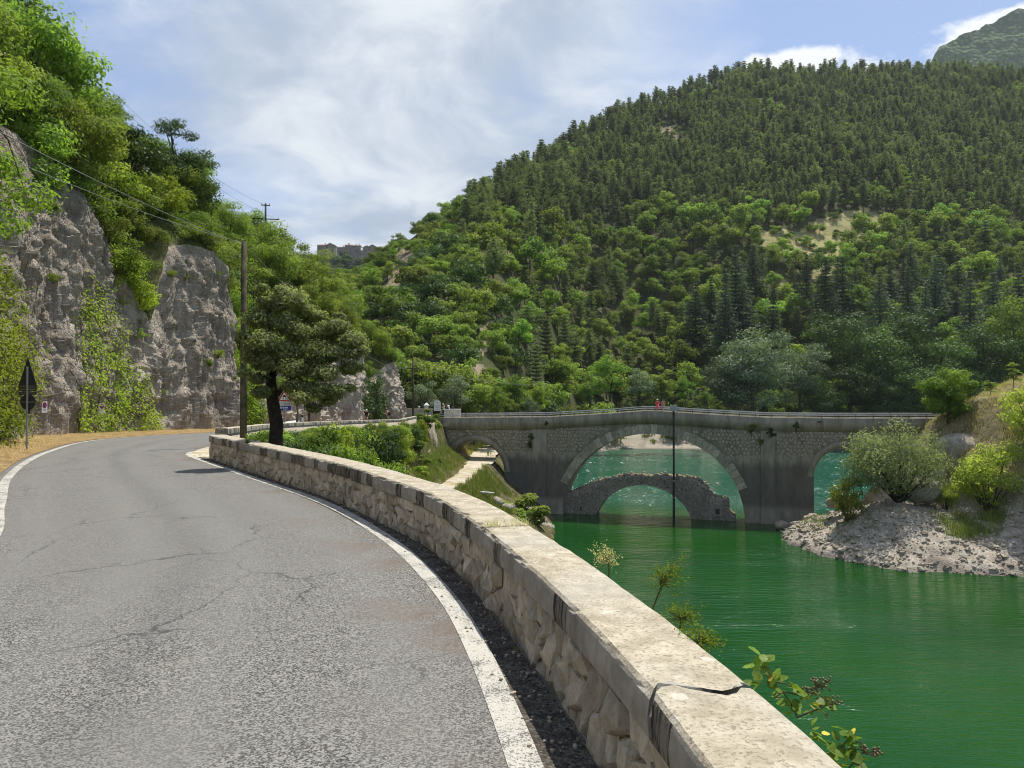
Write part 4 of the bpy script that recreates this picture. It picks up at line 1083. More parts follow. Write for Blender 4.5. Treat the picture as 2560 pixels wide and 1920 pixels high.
# voussoirs of the main arch, one by one; plain ring on the side arches
A = ARCH[1]; nv = 44; rv = np.random.default_rng(4); ringt = 1.2
th = np.linspace(.0, math.pi, 400); xs = A['c'] - A['a'] * np.cos(th); zs = A['zc'] + A['b'] * np.sin(th); al = np.r_[0, np.cumsum(np.hypot(np.diff(xs), np.diff(zs)))]
tk = np.interp(np.linspace(0, al[-1], nv + 1), al, th)
for i in range(nv):
    tm = (tk[i] + tk[i + 1]) / 2
    if math.sin(tm) < .34: continue
    pr = -.06 - rv.uniform(0, .035); V = []; g = .012; T2 = np.linspace(tk[i] + .002, tk[i + 1] - .002, 3)
    rt = ringt * rv.uniform(.94, 1.05)
    for dd_ in (pr, .1):
        for k, t in enumerate(T2):
            nx_, nz_ = -math.cos(t) / A['a'], math.sin(t) / A['b']; l = math.hypot(nx_, nz_); nx_, nz_ = nx_ / l, nz_ / l
            x0, z0 = A['c'] - A['a'] * math.cos(t), A['zc'] + A['b'] * math.sin(t)
            V += [bw(x0 + nx_ * .0, dd_, z0 + nz_ * .0), bw(x0 + nx_ * rt, dd_, min(z0 + nz_ * rt, float(zband(x0)) - .03))]
    F = [(0, 2, 3, 1), (2, 4, 5, 3), (6, 7, 9, 8), (8, 9, 11, 10), (1, 3, 9, 7), (3, 5, 11, 9), (0, 1, 7, 6), (4, 10, 11, 5), (0, 6, 8, 2), (2, 8, 10, 4)]
    ob('voussoir', mesh_np('voussoir', V, F, [M['vous']]), br)
for A in (ARCH[0], ARCH[2]):
    w = np.linspace(0.02, math.pi - .02, 30); P = []
    for k in (0, .78):
        P.append(bwa(A['c'] - (A['a'] + k) * np.cos(w), -.05, A['zc'] + (A['b'] + k) * np.sin(w)))
    P0 = bwa(A['c'] - A['a'] * np.cos(w), .05, A['zc'] + A['b'] * np.sin(w)); P3 = bwa(A['c'] - (A['a'] + .78) * np.cos(w), .05, A['zc'] + (A['b'] + .78) * np.sin(w))
    ob('arch_ring', grid_mesh('arch_ring', np.stack([P0, P[0], P[1], P3], 1), [M['bconc']], False), br)
# rubble facing of the spandrels: pale raised stones in dark joints
rng = np.random.default_rng(77); pts = []
cw = .50
zlo = min(zrub(np.array([sL, sR]))) - .5
for i in range(int((sR - sL) / cw)):
    for r in range(12): pts.append((sL + (i + .5 + .35 * (r % 2) + rng.uniform(-.33, .33)) * cw, zlo + (r + .5 + rng.uniform(-.33, .33)) * .47))
mbs = MB()
cells = voronoi(pts, (sL, zlo - .3, sR, 0), 12)
for ce in cells:
    if ce is None: continue
    P = np.array(ce); c = P.mean(0); s_, z_ = c
    if z_ < zrub(s_) - rng.uniform(0, .5) or P[:, 1].max() > zband(s_) + .12: continue
    bad = False
    for k, A in enumerate(ARCH):
        r = 1.25 if k == 1 else .82
        for px_, pz_ in list(P) + [c]:
            if pz_ < A['zc']: bad |= A['s0'] - r * .6 < px_ < A['s1'] + r * .6
            else: bad |= ((px_ - A['c']) / (A['a'] + r)) ** 2 + ((pz_ - A['zc']) / (A['b'] + r)) ** 2 < 1
    for u0, u1 in ((532.5, 546.6), (760.5, 775)): bad |= hit(u0, 440)[0] - .1 < s_ < hit(u1, 440)[0] + .1
    if bad or rng.uniform() < .03: continue
    P[:, 1] = np.minimum(P[:, 1], zband(P[:, 0]) - .04)
    st = stone_from_poly(P, rng, .06, .045, .012)
    if st: V = np.array(st[0]); mbs.add(bwa(V[:, 0], -V[:, 2], V[:, 1]), st[1])
setprops(mbs.ob('rubble_stones', M['bstone'], br), kind='stuff')
# railings
def railing(d):
    r = empty('railing', (0, 0, 0)); r.parent = br
    sp = np.arange(sL + .6, sR, 2.0)
    for x in sp:
        m_ = MB(); z = float(ztop(x)); q = bw(x, d, z); m_.box((q[0], q[1], z + .27), (.07, .07, .56), -BA); m_.ob('post', M['darkpipe'], r)
    for zz in (.28, .52):
        m_ = MB(); q = np.linspace(sL + .4, sR, 90); m_.tube(bwa(q, d - .05, ztop(q) + zz), .045, 6); m_.ob('rail', M['railpaint'], r)
railing(.12); railing(BW - .12)
# painted scrawl on the band
fc = bpy.data.curves.new('graffiti', 'FONT'); fc.body = 'Apar'; fc.size = .95; fc.extrude = .002
fo = bpy.data.objects.new('graffiti', fc); COL.objects.link(fo); bpy.context.view_layer.update()
me = bpy.data.meshes.new_from_object(fo.evaluated_get(bpy.context.evaluated_depsgraph_get())); bpy.data.objects.remove(fo)
me.materials.clear(); me.materials.append(M['offwhite'])
s_, z_ = hit(438.5, 427.6)
g = ob('graffiti', me, br, bw(s_, -.105, z_), (R(90), R(-12), -BA))

# ------------------------------------------------------------------ ruined older arch in the water
def c5(x, y): return ((1350 + x * .2622) * .4, (960 + y * .2622) * .4)
RD0, RD1 = .9, 3.6
rtop = np.array([hit(*c5(*q), RD0) for q in ((150, 1090), (260, 1050), (330, 1025), (400, 990), (470, 965), (540, 935), (650, 912), (750, 880), (850, 872), (1000, 868), (1250, 878), (1350, 890), (1450, 898), (1510, 915), (1560, 965), (1600, 1005), (1630, 1045), (1680, 1085), (1740, 1100), (1790, 1110), (1800, 1190), (1830, 1245), (1868, 1262), (1872, 1310))])
rint = np.array([hit(*c5(*q), RD0) for q in ((520, 1262), (560, 1185), (620, 1105), (700, 1040), (800, 988), (900, 968), (1000, 963), (1100, 980), (1200, 1020), (1300, 1085), (1380, 1170), (1448, 1290))])
ru = empty('ruined_bridge', (0, 0, 0), label='broken old stone arch standing in the water under the big arch', cat='ruin')
rs = np.array(sorted(set(np.linspace(rtop[0, 0], rtop[-1, 0], 130)) | set(rint[:, 0] + 1e-4)))
rng = np.random.default_rng(14)
zt = np.interp(rs, rtop[:, 0], rtop[:, 1]) + fbm(np.stack([rs * 1.4, rs * 0, rs * 0], 1), 3, .6, 3) * .22
zi = np.where((rs > rint[0, 0]) & (rs < rint[-1, 0]), np.interp(rs, rint[:, 0], rint[:, 1]), WZ - 1.5)
D = np.linspace(0, 1, 5); cols = []
jit = lambda n: rng.normal(0, .05, n)
front = [bwa(rs, RD0 + jit(len(rs)), zi + (zt - zi) * f) for f in D]; back = [bwa(rs, RD1 + jit(len(rs)), zi + (zt - zi) * f) for f in D[::-1]]
topm = [bwa(rs, RD0 + (RD1 - RD0) * f, zt + rng.normal(0, .10, len(rs))) for f in (.25, .5, .75)]
P = np.stack(front + topm + back + [front[0]], 1)
mi = np.tile(np.r_[[0] * 4, [1] * 4, [0] * 4, [0]], len(rs) - 1)
ob('arch_core', grid_mesh('arch_core', P, [M['ruin'], M['drygrass']], False, mi), ru)
mbe = MB(); e = P[-1]; mbe.add(e, [tuple(range(len(e)))]); mbe.ob('broken_end', M['ruin'], ru)
pts = []
for r in range(15):
    for i in range(70): pts.append((rtop[0, 0] + (i + .5 * (r % 2) + rng.uniform(-.3, .3)) * .40, WZ - .3 + (r + .5 + rng.uniform(-.2, .2)) * .42))
mbs = MB()
for ce in voronoi(pts, (rtop[0, 0], WZ - .5, rtop[-1, 0], -8), 12):
    if ce is None: continue
    P_ = np.array(ce); x, z = P_[:, 0], P_[:, 1]
    okk = np.all(z < np.interp(x, rtop[:, 0], rtop[:, 1]) + .12) and not np.any((x > rint[0, 0]) & (x < rint[-1, 0]) & (z < np.interp(x, rint[:, 0], rint[:, 1])))
    st = okk and stone_from_poly(P_, rng, .025, rng.uniform(.02, .07), .022)
    if st: V = np.array(st[0]); mbs.add(bwa(V[:, 0], RD0 - V[:, 2], V[:, 1]), st[1])
setprops(mbs.ob('facing_stones', M['ruin'], ru), kind='stuff')
mbs = MB()
for i in range(420):                                            # loose stones along the broken crest
    x = rng.uniform(rtop[1, 0], rtop[-4, 0]); broken = x > rtop[12, 0] or x < rtop[6, 0]
    if not broken and rng.uniform() < .75: continue
    r = rng.uniform(.10, .27); z = float(np.interp(x, rs, zt)) + r * rng.uniform(-.3, .6); q = bw(x, RD0 + rng.uniform(0, 1) ** 1.2 * (RD1 - RD0), z)
    b0 = len(mbs.V); mbs.ball(q, r, 6, 4, 0, (rng.uniform(.8, 1.4), rng.uniform(.7, 1.2), rng.uniform(.6, 1)))
    for k in range(b0, len(mbs.V)): v = mbs.V[k]; mbs.V[k] = tuple(np.array(v) + rng.normal(0, r * .13, 3))
setprops(mbs.ob('crest_stones', M['ruin'], ru), kind='stuff')
# dark block for the shade inside a small square putlog hole with a sill
x, z = hit(*c5(1690, 1212), RD0); mb = MB(); q = bw(x, RD0 - .12, z); mb.box(q, (.5, .12, .7), -BA); mb.ob('opening', M['dark'], ru)
q = bw(x - .05, RD0 - .2, z - .55); mb = MB(); mb.box(q, (.9, .3, .18), -BA); mb.ob('sill', M['ruin'], ru)
x, z = hit(*c5(390, 1183), RD0); mb = MB(); q = bw(x, RD0 - .12, z); mb.box(q, (.18, .12, .6), -BA); mb.ob('opening', M['dark'], ru)  # second dark block, painted for the shade inside a narrow slot

# gauge pipe standing before the bridge
mb = MB(); x, _ = hit(673.6, 470, -.6); q = bw(x, -.6, 0); zt_ = hit(673.6, 411, -.6)[1]
gp = empty('gauge_pole', (q[0], q[1], WZ), label='tall dark pipe standing in the lake against the middle of the bridge', cat='pole')
mb.tube([(0, 0, -1.5), (0, 0, 5.2)], .17, 10); mb.ob('lower_pipe', M['darkpipe'], gp)
mb = MB(); mb.tube([(0, 0, 5.2), (0, 0, zt_ - WZ)], .135, 10); mb.ob('upper_pipe', M['darkpipe'], gp)
mb = MB()
for z in (3.0, 5.2, 9.5): mb.lathe([(.13, z - .08), (.20, z - .07), (.20, z + .07), (.13, z + .08)], (0, 0, 0), 10)
mb.ob('flanges', M['steel'], gp)
mb = MB(); mb.box((0, .0, zt_ - WZ + .35), (.85, .5, .7)); mb.ob('gauge_box', M['grey'], gp)
# ------------------------------------------------------------------ trees of the mountainside
rng = np.random.default_rng(101)
def vpix(P): return V0 - (P[..., 2] - EYE) / P[..., 1] * FPX
N0 = 60000
u_ = rng.uniform(325, 1110, N0); t_s = rng.uniform(.0, 1.02, N0)
y_ = np.interp(u_, HCT[:, 0], HCT[:, 1]) + (np.interp(u_, HCT[:, 0], HCT[:, 3]) - np.interp(u_, HCT[:, 0], HCT[:, 1])) * t_s
wgt = y_ * (np.interp(u_, HCT[:, 0], HCT[:, 3]) - np.interp(u_, HCT[:, 0], HCT[:, 1])); keep = rng.uniform(0, 1, N0) < wgt / wgt.max()
u_, t_s = u_[keep], t_s[keep]; HPt = hill_t(u_, t_s); HV = vpix(HPt); HZ = zone(u_, t_s)
cl_ = n2d(HPt[:, 0], HPt[:, 1], .018, 3, .6, 90); cl2 = n2d(HPt[:, 0], HPt[:, 1], .05, 2, .6, 91)
far_v = {'pine_tree': [ob('pine_tree', far_pine(200 + i, 14, None, 'pine_tree', c, r)) for i, (c, r) in enumerate(((.55, .19), (.36, .23), (.75, .22), (.45, .17), (.30, .20), (.6, .25)))],
         'broadleaf_tree': [ob('broadleaf_tree', far_broadleaf(300 + i, 9.5, 4.2, L[l], 18, 120, .55)) for i, l in enumerate(('green', 'bright', 'olive', 'green', 'bright'))],
         'shrub': [ob('shrub', far_broadleaf(330 + i, 4.6, 2.9, L[l], 14, 120, .36, name='shrub')) for i, l in enumerate(('olive', 'green', 'olive', 'deep'))],
         'cedar_tree': [ob('cedar_tree', far_cedar(360 + i, 24, None, r)) for i, r in enumerate((.27, .22, .31))]}
placed = {k: [] for k in far_v}
cell = {}
def free(p, r):
    k = (int(p[0] // 6), int(p[1] // 6))
    for a in (-1, 0, 1):
        for b in (-1, 0, 1):
            for q, rq in cell.get((k[0] + a, k[1] + b), ()):
                if (q[0] - p[0]) ** 2 + (q[1] - p[1]) ** 2 < (.5 * (r + rq)) ** 2: return False
    cell.setdefault(k, []).append((p, r)); return True
for i in range(len(u_)):
    u, v, p, z = u_[i], HV[i], HPt[i], HZ[i]; a, b = cl_[i], cl2[i]
    if z == 1 and rng.uniform() > .05: continue
    if z == 2 and rng.uniform() > .09: continue
    spur = u < 463 + 40 * a + max(0, (v - 215)) * .35
    pine_top = (v < 214 + 26 * a - max(0, 560 - u) * .10 + (8 if u > 760 else 0)) and not spur
    pine_low = abs(u - 570) < 82 + 40 * a and 300 + 20 * b < v < 398
    pine_mid = 470 + 20 * a < u < 640 and v < 246 + 30 * b
    if z == 2 or z == 1: kind, H = 'shrub', rng.uniform(.6, 1.3)
    elif spur and not (u > 452 and v < 200): kind, H = ('shrub', rng.uniform(.85, 2.0) * (.75 if t_s[i] > .85 else 1)) if rng.uniform() < .9 else ('broadleaf_tree', rng.uniform(.6, .85))
    elif pine_top or pine_mid: kind, H = ('pine_tree', rng.uniform(.66, 1.18) * (1 + .15 * a)) if not ((b > .30 and v > 80) or rng.uniform() < .03) else ('broadleaf_tree', rng.uniform(.75, 1.1))
    elif pine_low: kind, H = ('pine_tree', rng.uniform(.75, 1.05)) if rng.uniform() < .34 else ('broadleaf_tree', rng.uniform(.8, 1.3))
    elif u > 690 and 296 < v < 352 and rng.uniform() < .14: kind, H = 'cedar_tree', rng.uniform(.7, 1.05)
    else:
        kind, H = ('broadleaf_tree', rng.uniform(.85, 1.9)) if rng.uniform() < .87 else ('pine_tree', rng.uniform(.75, 1.0))
    r = {'pine_tree': 5.3, 'broadleaf_tree': 6.0, 'shrub': 3.1, 'cedar_tree': 8.5}[kind] * H * (.9 if kind != 'shrub' else 1.0)
    if not free(p, r): continue
    placed[kind].append((p, H, rng.uniform(0, 6.28)))
TXT = {'pine_tree': ('pine', lambda p: 'dark pine standing tall among leafy trees low on the mountainside' if p[2] < 60 else 'dark pine at the lower edge of the conifer wood on the mountainside', 'pines on the mountainside'),
       'broadleaf_tree': ('tree', lambda p: 'green leafy tree near the foot of the wooded mountainside across the lake' if p[2] < 30 else 'light green leafy tree halfway up the wooded mountainside', 'leafy trees on the mountainside'),
       'shrub': ('shrub', lambda p: 'rounded green shrub on the rocky spur beyond the bridge end' if p[0] < 0 else 'small green shrub on the dry meadow among the mountainside trees', 'shrubs on the mountainside'),
       'cedar_tree': ('cedar', lambda p: 'tall blue-green cedar in the row above the dark lakeside trees', 'cedars on the mountainside')}
STUFFN = {'pine_tree': 'pine_forest', 'broadleaf_tree': 'broadleaf_forest', 'shrub': 'scrub', 'cedar_tree': 'cedar_wood'}
for kind, lst in placed.items():
    lst.sort(key=lambda q: q[0][1]); var = far_v[kind]; cat, lab, grp = TXT[kind]
    for i, (p, H, w) in enumerate(lst[:290]):
        o = var[i] if i < len(var) else var[int(rng.integers(len(var)))].copy()
        if i >= len(var): COL.objects.link(o)
        o.location = p; o.scale = (H * rng.uniform(.92, 1.1), H * rng.uniform(.92, 1.1), H); o.rotation_euler = (0, 0, w)
        setprops(o, lab(p), cat, grp)
    rest_ = lst[290:]
    if rest_:
        gn_scatter(STUFFN[kind], [q[0] for q in rest_], [q[1] for q in rest_], [q[2] for q in rest_], rng.integers(0, len(var), len(rest_)), var)
print({k: len(v) for k, v in placed.items()})

# the big lakeside trees behind the bridge, each with its own trunk and crown
BIG = [tree_parts(400 + i, 20, 9.0, 44, 200, .55, L[l], M['bark'], hb=.10, rzk=.60) for i, l in enumerate(('poplar', 'deep', 'deep', 'green'))]
for (u, vt, y, sc, k, lab) in [
    (752, 322, 226, 1.22, 0, 'huge pale grey-green tree standing at the water behind the bridge'),
    (728, 352, 228, .95, 0, 'lower pale tree leaning beside the huge pale one behind the bridge'),
    (800, 340, 232, .95, 0, 'pale rounded tree at the right shoulder of the huge pale one'),
    (832, 303, 244, 1.20, 1, 'dark domed lakeside tree right of the huge pale tree'),
    (872, 312, 238, 1.22, 2, 'dark broad lakeside tree in the middle of the shaded row'),
    (905, 300, 246, 1.22, 1, 'tall dark tree of the shaded lakeside row with a bright top'),
    (940, 322, 236, 1.18, 2, 'dark spreading tree above the small round tree at the bridge end'),
    (985, 318, 236, 1.15, 1, 'dark leafy tree behind the dry grass bank'),
    (1020, 296, 240, 1.3, 3, 'green leafy tree at the far end of the shaded lakeside row'),
    (1062, 310, 236, 1.2, 2, 'dark lakeside tree farthest along the shore'),
    (850, 352, 230, .85, 2, 'low dark tree hanging over the shaded shore'), (905, 356, 229, .85, 1, 'low dark tree over the water behind the bridge railing'), (960, 356, 229, .85, 2, 'low dark shoreline tree behind the round bridge-end tree'),
    (880, 372, 227, .68, 1, 'lowest dark tree at the waterline behind the far bridge half'), (825, 372, 227, .7, 2, 'low dark tree filling the gap right of the pale tree'), (930, 376, 226, .66, 2, 'low dark tree just above the railing of the far bridge half')]:
    top = at(u, vt, y); place_tree('broadleaf_tree', BIG[k], (top.x, y, top.z - 20 * sc * 1.18 * .96), rng.uniform(0, 6.28), sc * 1.18, lab, 'tree', 'big lakeside trees')
# mid-height trees over the bridge railing (left of the pale tree)
cdrs = []; cdr = [far_v['cedar_tree'][i].data for i in range(3)]
for j, (cx0, cy0) in enumerate(((710, 235), (655, 385), (800, 235), (745, 330), (1080, 285), (1180, 300), (1268, 298), (1335, 360), (1462, 372), (1520, 318), (1610, 350), (1752, 292), (1872, 290), (1935, 372), (2055, 380), (2015, 110), (905, 470), (500, 420), (2190, 330))):
    u, v = (1500 + cx0 * .479) * .4, (500 + cy0 * .479) * .4; y = 284 + (j * 7 % 5) * 6 - (26 if cy0 > 360 else 0) + (60 if cy0 < 200 else 0); top = at(u, v, y); s = rng.uniform(1.0, 1.4)
    o = ob('cedar_tree', cdr[j % 3], None, (top.x, y, top.z - 24 * s), rng.uniform(0, 6), (s * .95, s * .95, s))
    cdrs.append((u, o))
for j, (u, o) in enumerate(sorted(cdrs, key=lambda q: q[0])):
    setprops(o, 'tall blue-grey cedar, ' + ('first second third fourth fifth sixth seventh eighth ninth tenth eleventh twelfth thirteenth fourteenth fifteenth sixteenth seventeenth eighteenth nineteenth'.split()[j]) + ' from the left in the row above the lakeside trees', 'cedar', 'cedars of the row above the lake')
MIDB = [tree_parts(420 + i, 9, 4.0, 22, 170, .34, L[l], M['bark'], hb=.12, rzk=.6) for i, l in enumerate(('green', 'olive', 'poplar'))]
for (u, vt, y, sc, k, lab) in [
    (470, 352, 128, 1.25, 1, 'airy yellow-green tree behind the arched information board'),
    (440, 356, 126, 1.05, 1, 'yellow-green tree right of the far utility pole'), (455, 372, 118, .75, 2, 'low pale bush-like tree behind the white pillar'), (425, 378, 116, .7, 2, 'pale leafy tree between the far pole and the white pillar'),
    (497, 384, 126, .7, 0, 'dense green tree right of the lakeside information board'), (515, 372, 140, .95, 0, 'dark green rounded tree over the near end of the bridge'), (508, 390, 128, .5, 1, 'small yellowish tree above the near bridge railing'), (541, 380, 150, .85, 0, 'leafy green tree over the bridge above the small arch'), (530, 396, 132, .5, 2, 'small pale shrubby tree above the near bridge railing'),
    (562, 352, 205, 1.5, 0, 'broad green tree standing over the left half of the bridge'), (590, 362, 210, 1.35, 1, 'green tree left of the two women on the bridge'), (610, 352, 214, 1.5, 0, 'leafy tree behind the highest part of the bridge'),
    (640, 366, 214, 1.2, 2, 'bushy green tree right behind the two women on the bridge'), (662, 362, 216, 1.25, 1, 'bushy light green tree behind the crown of the bridge'), (685, 374, 214, .9, 0, 'green bushy tree just right of the bridge crown'), (705, 384, 210, .7, 1, 'small bright tree by the foot of the huge pale tree'), (718, 398, 205, .5, 1, 'smallest bright bush over the railing below the pale tree')]:
    top = at(u, vt, y); place_tree('broadleaf_tree', MIDB[k], (top.x, y, top.z - 9 * sc * .99), rng.uniform(0, 6.28), sc, lab, 'tree', 'trees just behind the bridge')

# ------------------------------------------------------------------ trees of the left slope
rng = np.random.default_rng(55)
MT = [tree_parts(500 + i, 6.0, r, n, per, .17, L[l], M['bark'], hb=h, rzk=.62) for i, (l, r, n, per, h) in enumerate((('olive', 2.5, 34, 230, .15), ('green', 2.6, 36, 220, .18), ('bright', 2.4, 32, 220, .15), ('deep', 2.5, 36, 220, .2), ('olive', 2.8, 40, 210, .12)))]
cnt = 0; cell2 = []
cand = [(rng.uniform(0, NCs - 2), rng.uniform(0, 1) ** 1.15 * 46 + .3) for _ in range(4200)]
for fi, d in cand:
    p = slope_pt(np.array(fi), np.array(d))
    if p[1] < 13 or p[0] < -75: continue
    u = U0 + p[0] / p[1] * FPX
    if u < -40 or u > 402: continue
    sc = rng.uniform(.9, 1.5) * (.72 if d < 3 else 1)
    y0 = CC[int(fi), 1]
    if d < 2.2 and not (43 < y0 < 47.5 or 57 < y0 < 84 or 88.5 < y0 < 97 or y0 > 102 or rng.uniform() < (.12 if y0 < 41 else .7)): continue
    if 46.6 < y0 < 54.5 and d < 4: continue
    if any((p[0] - q[0]) ** 2 + (p[1] - q[1]) ** 2 < (1.55 * (sc + q[3]) * .68) ** 2 for q in cell2): continue
    sil = lambda q: np.interp(q, [-60, 50, 62, 75, 93, 116, 150, 172, 190, 206, 210, 212, 228, 248, 284, 311, 337, 350, 372, 400], [-90, -20, 20, 70, 88, 94, 108, 116, 132, 160, 175, 197, 200, 208, 218, 243, 262, 285, 318, 345])
    fits = False
    while sc > .45:
        hw = 2.1 * sc / p[1] * FPX; tv = V0 - (p[2] + 5.7 * sc - EYE) / p[1] * FPX; mv = V0 - (p[2] + 4.0 * sc - EYE) / p[1] * FPX
        if tv > sil(u) - 5 and mv > sil(u + hw * .8): fits = True; break
        sc *= .9
    if not fits: continue
    cell2.append((p[0], p[1], p[2], sc)); k = int(rng.choice(5, p=[.30, .22, .18, .08, .22]))
    zn = 'on the skyline of the left slope' if d > 16 else ('above the nearer netted cliff' if y0 < 41 else 'in the gully between the two netted cliffs' if y0 < 48 else 'above the second netted cliff' if y0 < 58 else 'behind the roadside holm oak on the slope' if y0 < 82 else 'above the far rock face by the cyclists')
    hue = ['olive-green', 'fresh green', 'bright yellow-green', 'dark green', 'spreading olive-green'][k]
    place_tree('slope_tree', MT[k], (p[0], p[1], p[2] - .25), rng.uniform(0, 6.28), sc, hue + ' tree ' + zn, 'tree', 'trees on the left slope'); cnt += 1
print('slope trees', cnt)
# dark open tree that stands out on the skyline, and the leaning tree at the left edge
SKT = tree_parts(560, 8.0, 3.0, 26, 190, .20, L['deep'], M['barkdark'], hb=.25, rzk=.68)
for u, vt, y, lab in ((172, 104, 70, 'tall dark open-crowned tree standing against the sky above the slope'), (196, 138, 71, 'dark open tree on the skyline just below the tallest dark one')):
    p = at(u, vt, y); place_tree('slope_tree', SKT, (p.x, p.y, p.z - 8), 1.0 + u, 1.0, lab)
EDG = tree_parts(570, 6.0, 2.1, 30, 300, .13, L['bright'], M['bark'], hb=.1, rzk=.75, lean=(.5, 0), up=.2)
place_tree('leaning_tree', EDG, (-15.3, 20.2, 6.0), .3, 1.15, 'bright green large-leaved tree leaning out over the nearer cliff edge')
place_tree('leaning_tree', MT[2], (-16.2, 21.0, 8.4), 2.1, 1.0, 'tall yellow-green tree high on the cliff at the edge of the view')
# herbs and bushes on the rock ledges
HB = [bush_mesh(600 + i, 1.0, .8, 18, 190, .085, L[l]) for i, l in enumerate(('olive', 'ivy', 'green'))]
for y0, d, sx, k, lab in ((43.2, -.3, 1.5, 0, 'olive bush spilling down the gully between the cliffs'), (44.6, -.2, 1.7, 2, 'green bush in the mouth of the gully between the cliffs'), (46.2, .4, 1.6, 1, 'yellow-green bush on the near shoulder of the second cliff'), (48.8, .8, 1.2, 0, 'olive tuft on top of the second cliff'), (51.5, .6, 1.3, 0, 'dry olive bush crowning the second cliff'), (41.0, .2, 1.1, 0, 'small olive bush on the falling edge of the nearer cliff'), (37.5, .3, 1.0, 0, 'small bush at the top edge of the nearer cliff'), (86.5, .3, 1.5, 1, 'yellow-green bush topping the far rock by the road'), (99.5, .4, 1.7, 0, 'olive scrub topping the last rock before the bridge'), (93, -.2, 1.8, 2, 'green ivy-like bush in the cleft between the far rocks')):
    p = slope_pt(np.array(float(iy(CC, y0))), np.array(d)); place_bush('bush', HB[k], (p[0], p[1], p[2] - .2), rng.uniform(0, 6), (sx, sx, sx * .9), lab)

for j, (y0, d, s_, k) in enumerate(((43.4, 1.6, 2.2, 0), (44.6, 2.6, 2.4, 2), (45.6, 1.2, 2.0, 1), (46.2, 3.6, 2.6, 0), (47.2, 1.8, 1.8, 2), (47.8, 4.2, 2.4, 1), (48.6, 2.4, 1.9, 0), (49.8, 3.4, 2.2, 2), (51.2, 2.2, 1.8, 0), (52.6, 3.0, 2.2, 1), (45.0, 5.4, 2.6, 2), (47.4, 6.6, 2.8, 0), (50.4, 6.0, 2.6, 2), (53.8, 1.6, 1.7, 0))):
    p = slope_pt(np.array(float(iy(CC, y0))), np.array(d)); place_bush('bush', HB[k], (p[0], p[1], p[2] - .3), j * 1.7, (s_, s_, s_ * .95), ['olive', 'yellow-green', 'leafy green'][k] + ' bush filling the notch above and between the netted cliffs', 'bush', 'bushes in the notch between the cliffs')
rh = np.random.default_rng(44)
for j in range(34):
    y0 = rh.uniform(24, 55); i = iy(CC, y0); a = rh.uniform(.12, .97); q = CLIFF[i, int(a * (NF - 1))]; s_ = rh.uniform(.25, .6)
    place_bush('rock_plant', HB[j % 3], (q[0], q[1], q[2] - .1), rh.uniform(0, 6), (s_, s_, s_ * .8), ('small herb tuft rooted in the nearer cliff' if y0 < 44 else 'small herb tuft rooted in the second cliff') + (', high up' if a > .66 else ', halfway up' if a > .33 else ', low down'), 'plant', 'tufts rooted in the cliffs')
# creepers on the rock
def creeper(name, y0, y1, shape, n, size, thick, leafm, seed, label):
    r = np.random.default_rng(seed); i0, i1 = iy(CC, y0), iy(CC, y1); Cs, Ns, Ts = [], [], []
    m = n * 9; fi = r.uniform(i0, i1, m); a = r.uniform(0, 1, m); f = (fi - i0) / (i1 - i0); ix = fi.astype(int)
    q = CLIFF[ix, (a * (NF - 1)).astype(int)]; dens = np.array([shape(x, y) for x, y in zip(f, a)])
    kp = r.uniform(0, 1, m) < dens * np.clip(.5 + 1.6 * fbm(q * .9, 3, .6, seed), .04, 1)
    kp = np.nonzero(kp)[0][:n]; q, dens, ix = q[kp], dens[kp], ix[kp]; m = len(kp)
    nrm = np.stack([CN[ix, 0], CN[ix, 1], np.full(m, .25)], 1); th_ = thick * r.uniform(0, 1, m) * (.35 + .65 * dens)
    Cs = q + nrm * (th_ + .05)[:, None] + r.normal(size=(m, 3)) * .14; Ns = nrm + r.normal(size=(m, 3)) * .7 + np.array([0, 0, .45])
    Ts = np.clip(.5 + .45 * fbm(q * .7, 2, .5, seed + 3) + .2 * r.normal(size=m), 0, 1)
    V, F = leafcloud(np.array(Cs), np.array(Ns), size, r, .7)
    e = empty(name, (0, 0, 0), label=label, cat='creeper')
    ob('leaves', mesh_np('leaves', V, F, [leafm], None, False, Ts), e)
    m_ = MB()
    for k in range(10):
        fi = int(r.uniform(i0, i1)); pts = []
        for a in np.linspace(0, .45, 7):
            ix = int(np.clip(fi + r.normal() * 3, 0, NCs - 1)); q = CLIFF[ix, int(a * (NF - 1))]; pts.append(q + np.array([CN[ix, 0], CN[ix, 1], 0]) * .08)
        m_.tube(pts, list(np.linspace(.03, .008, 7)), 4, cap=False)
    m_.ob('stems', M['bark'], e)
creeper('creeper', 19, 28.0, lambda f, a: (1.0 if a < .60 else 0) * (1 if f < .72 else max(0, 1 - (f - .72) * 3.2)), 20000, .12, 1.1, L['ivy'], 61, 'thick yellow-green creeper curtain on the rock behind the turned-away road signs')
creeper('creeper', 34.5, 46.5, lambda f, a: max(0, 1 - ((f - .60) / (.46 * max(.12, 1 - a * 1.2))) ** 2) ** .7 if a < .64 else 0, 5200, .14, .40, L['ivy'], 62, 'yellow-green creeper patch climbing the rock between the two white plates')
creeper('creeper', 58.5, 66, lambda f, a: 1.0 if a < .95 else 0, 7000, .20, .8, L['green'], 63, 'dark green creeper in the shaded recess behind the utility pole')
creeper('creeper', 88.6, 96, lambda f, a: 1.0 if a < .9 else 0, 4500, .22, .7, L['deep'], 64, 'dark green creeper in the cleft beside the far cyclists')

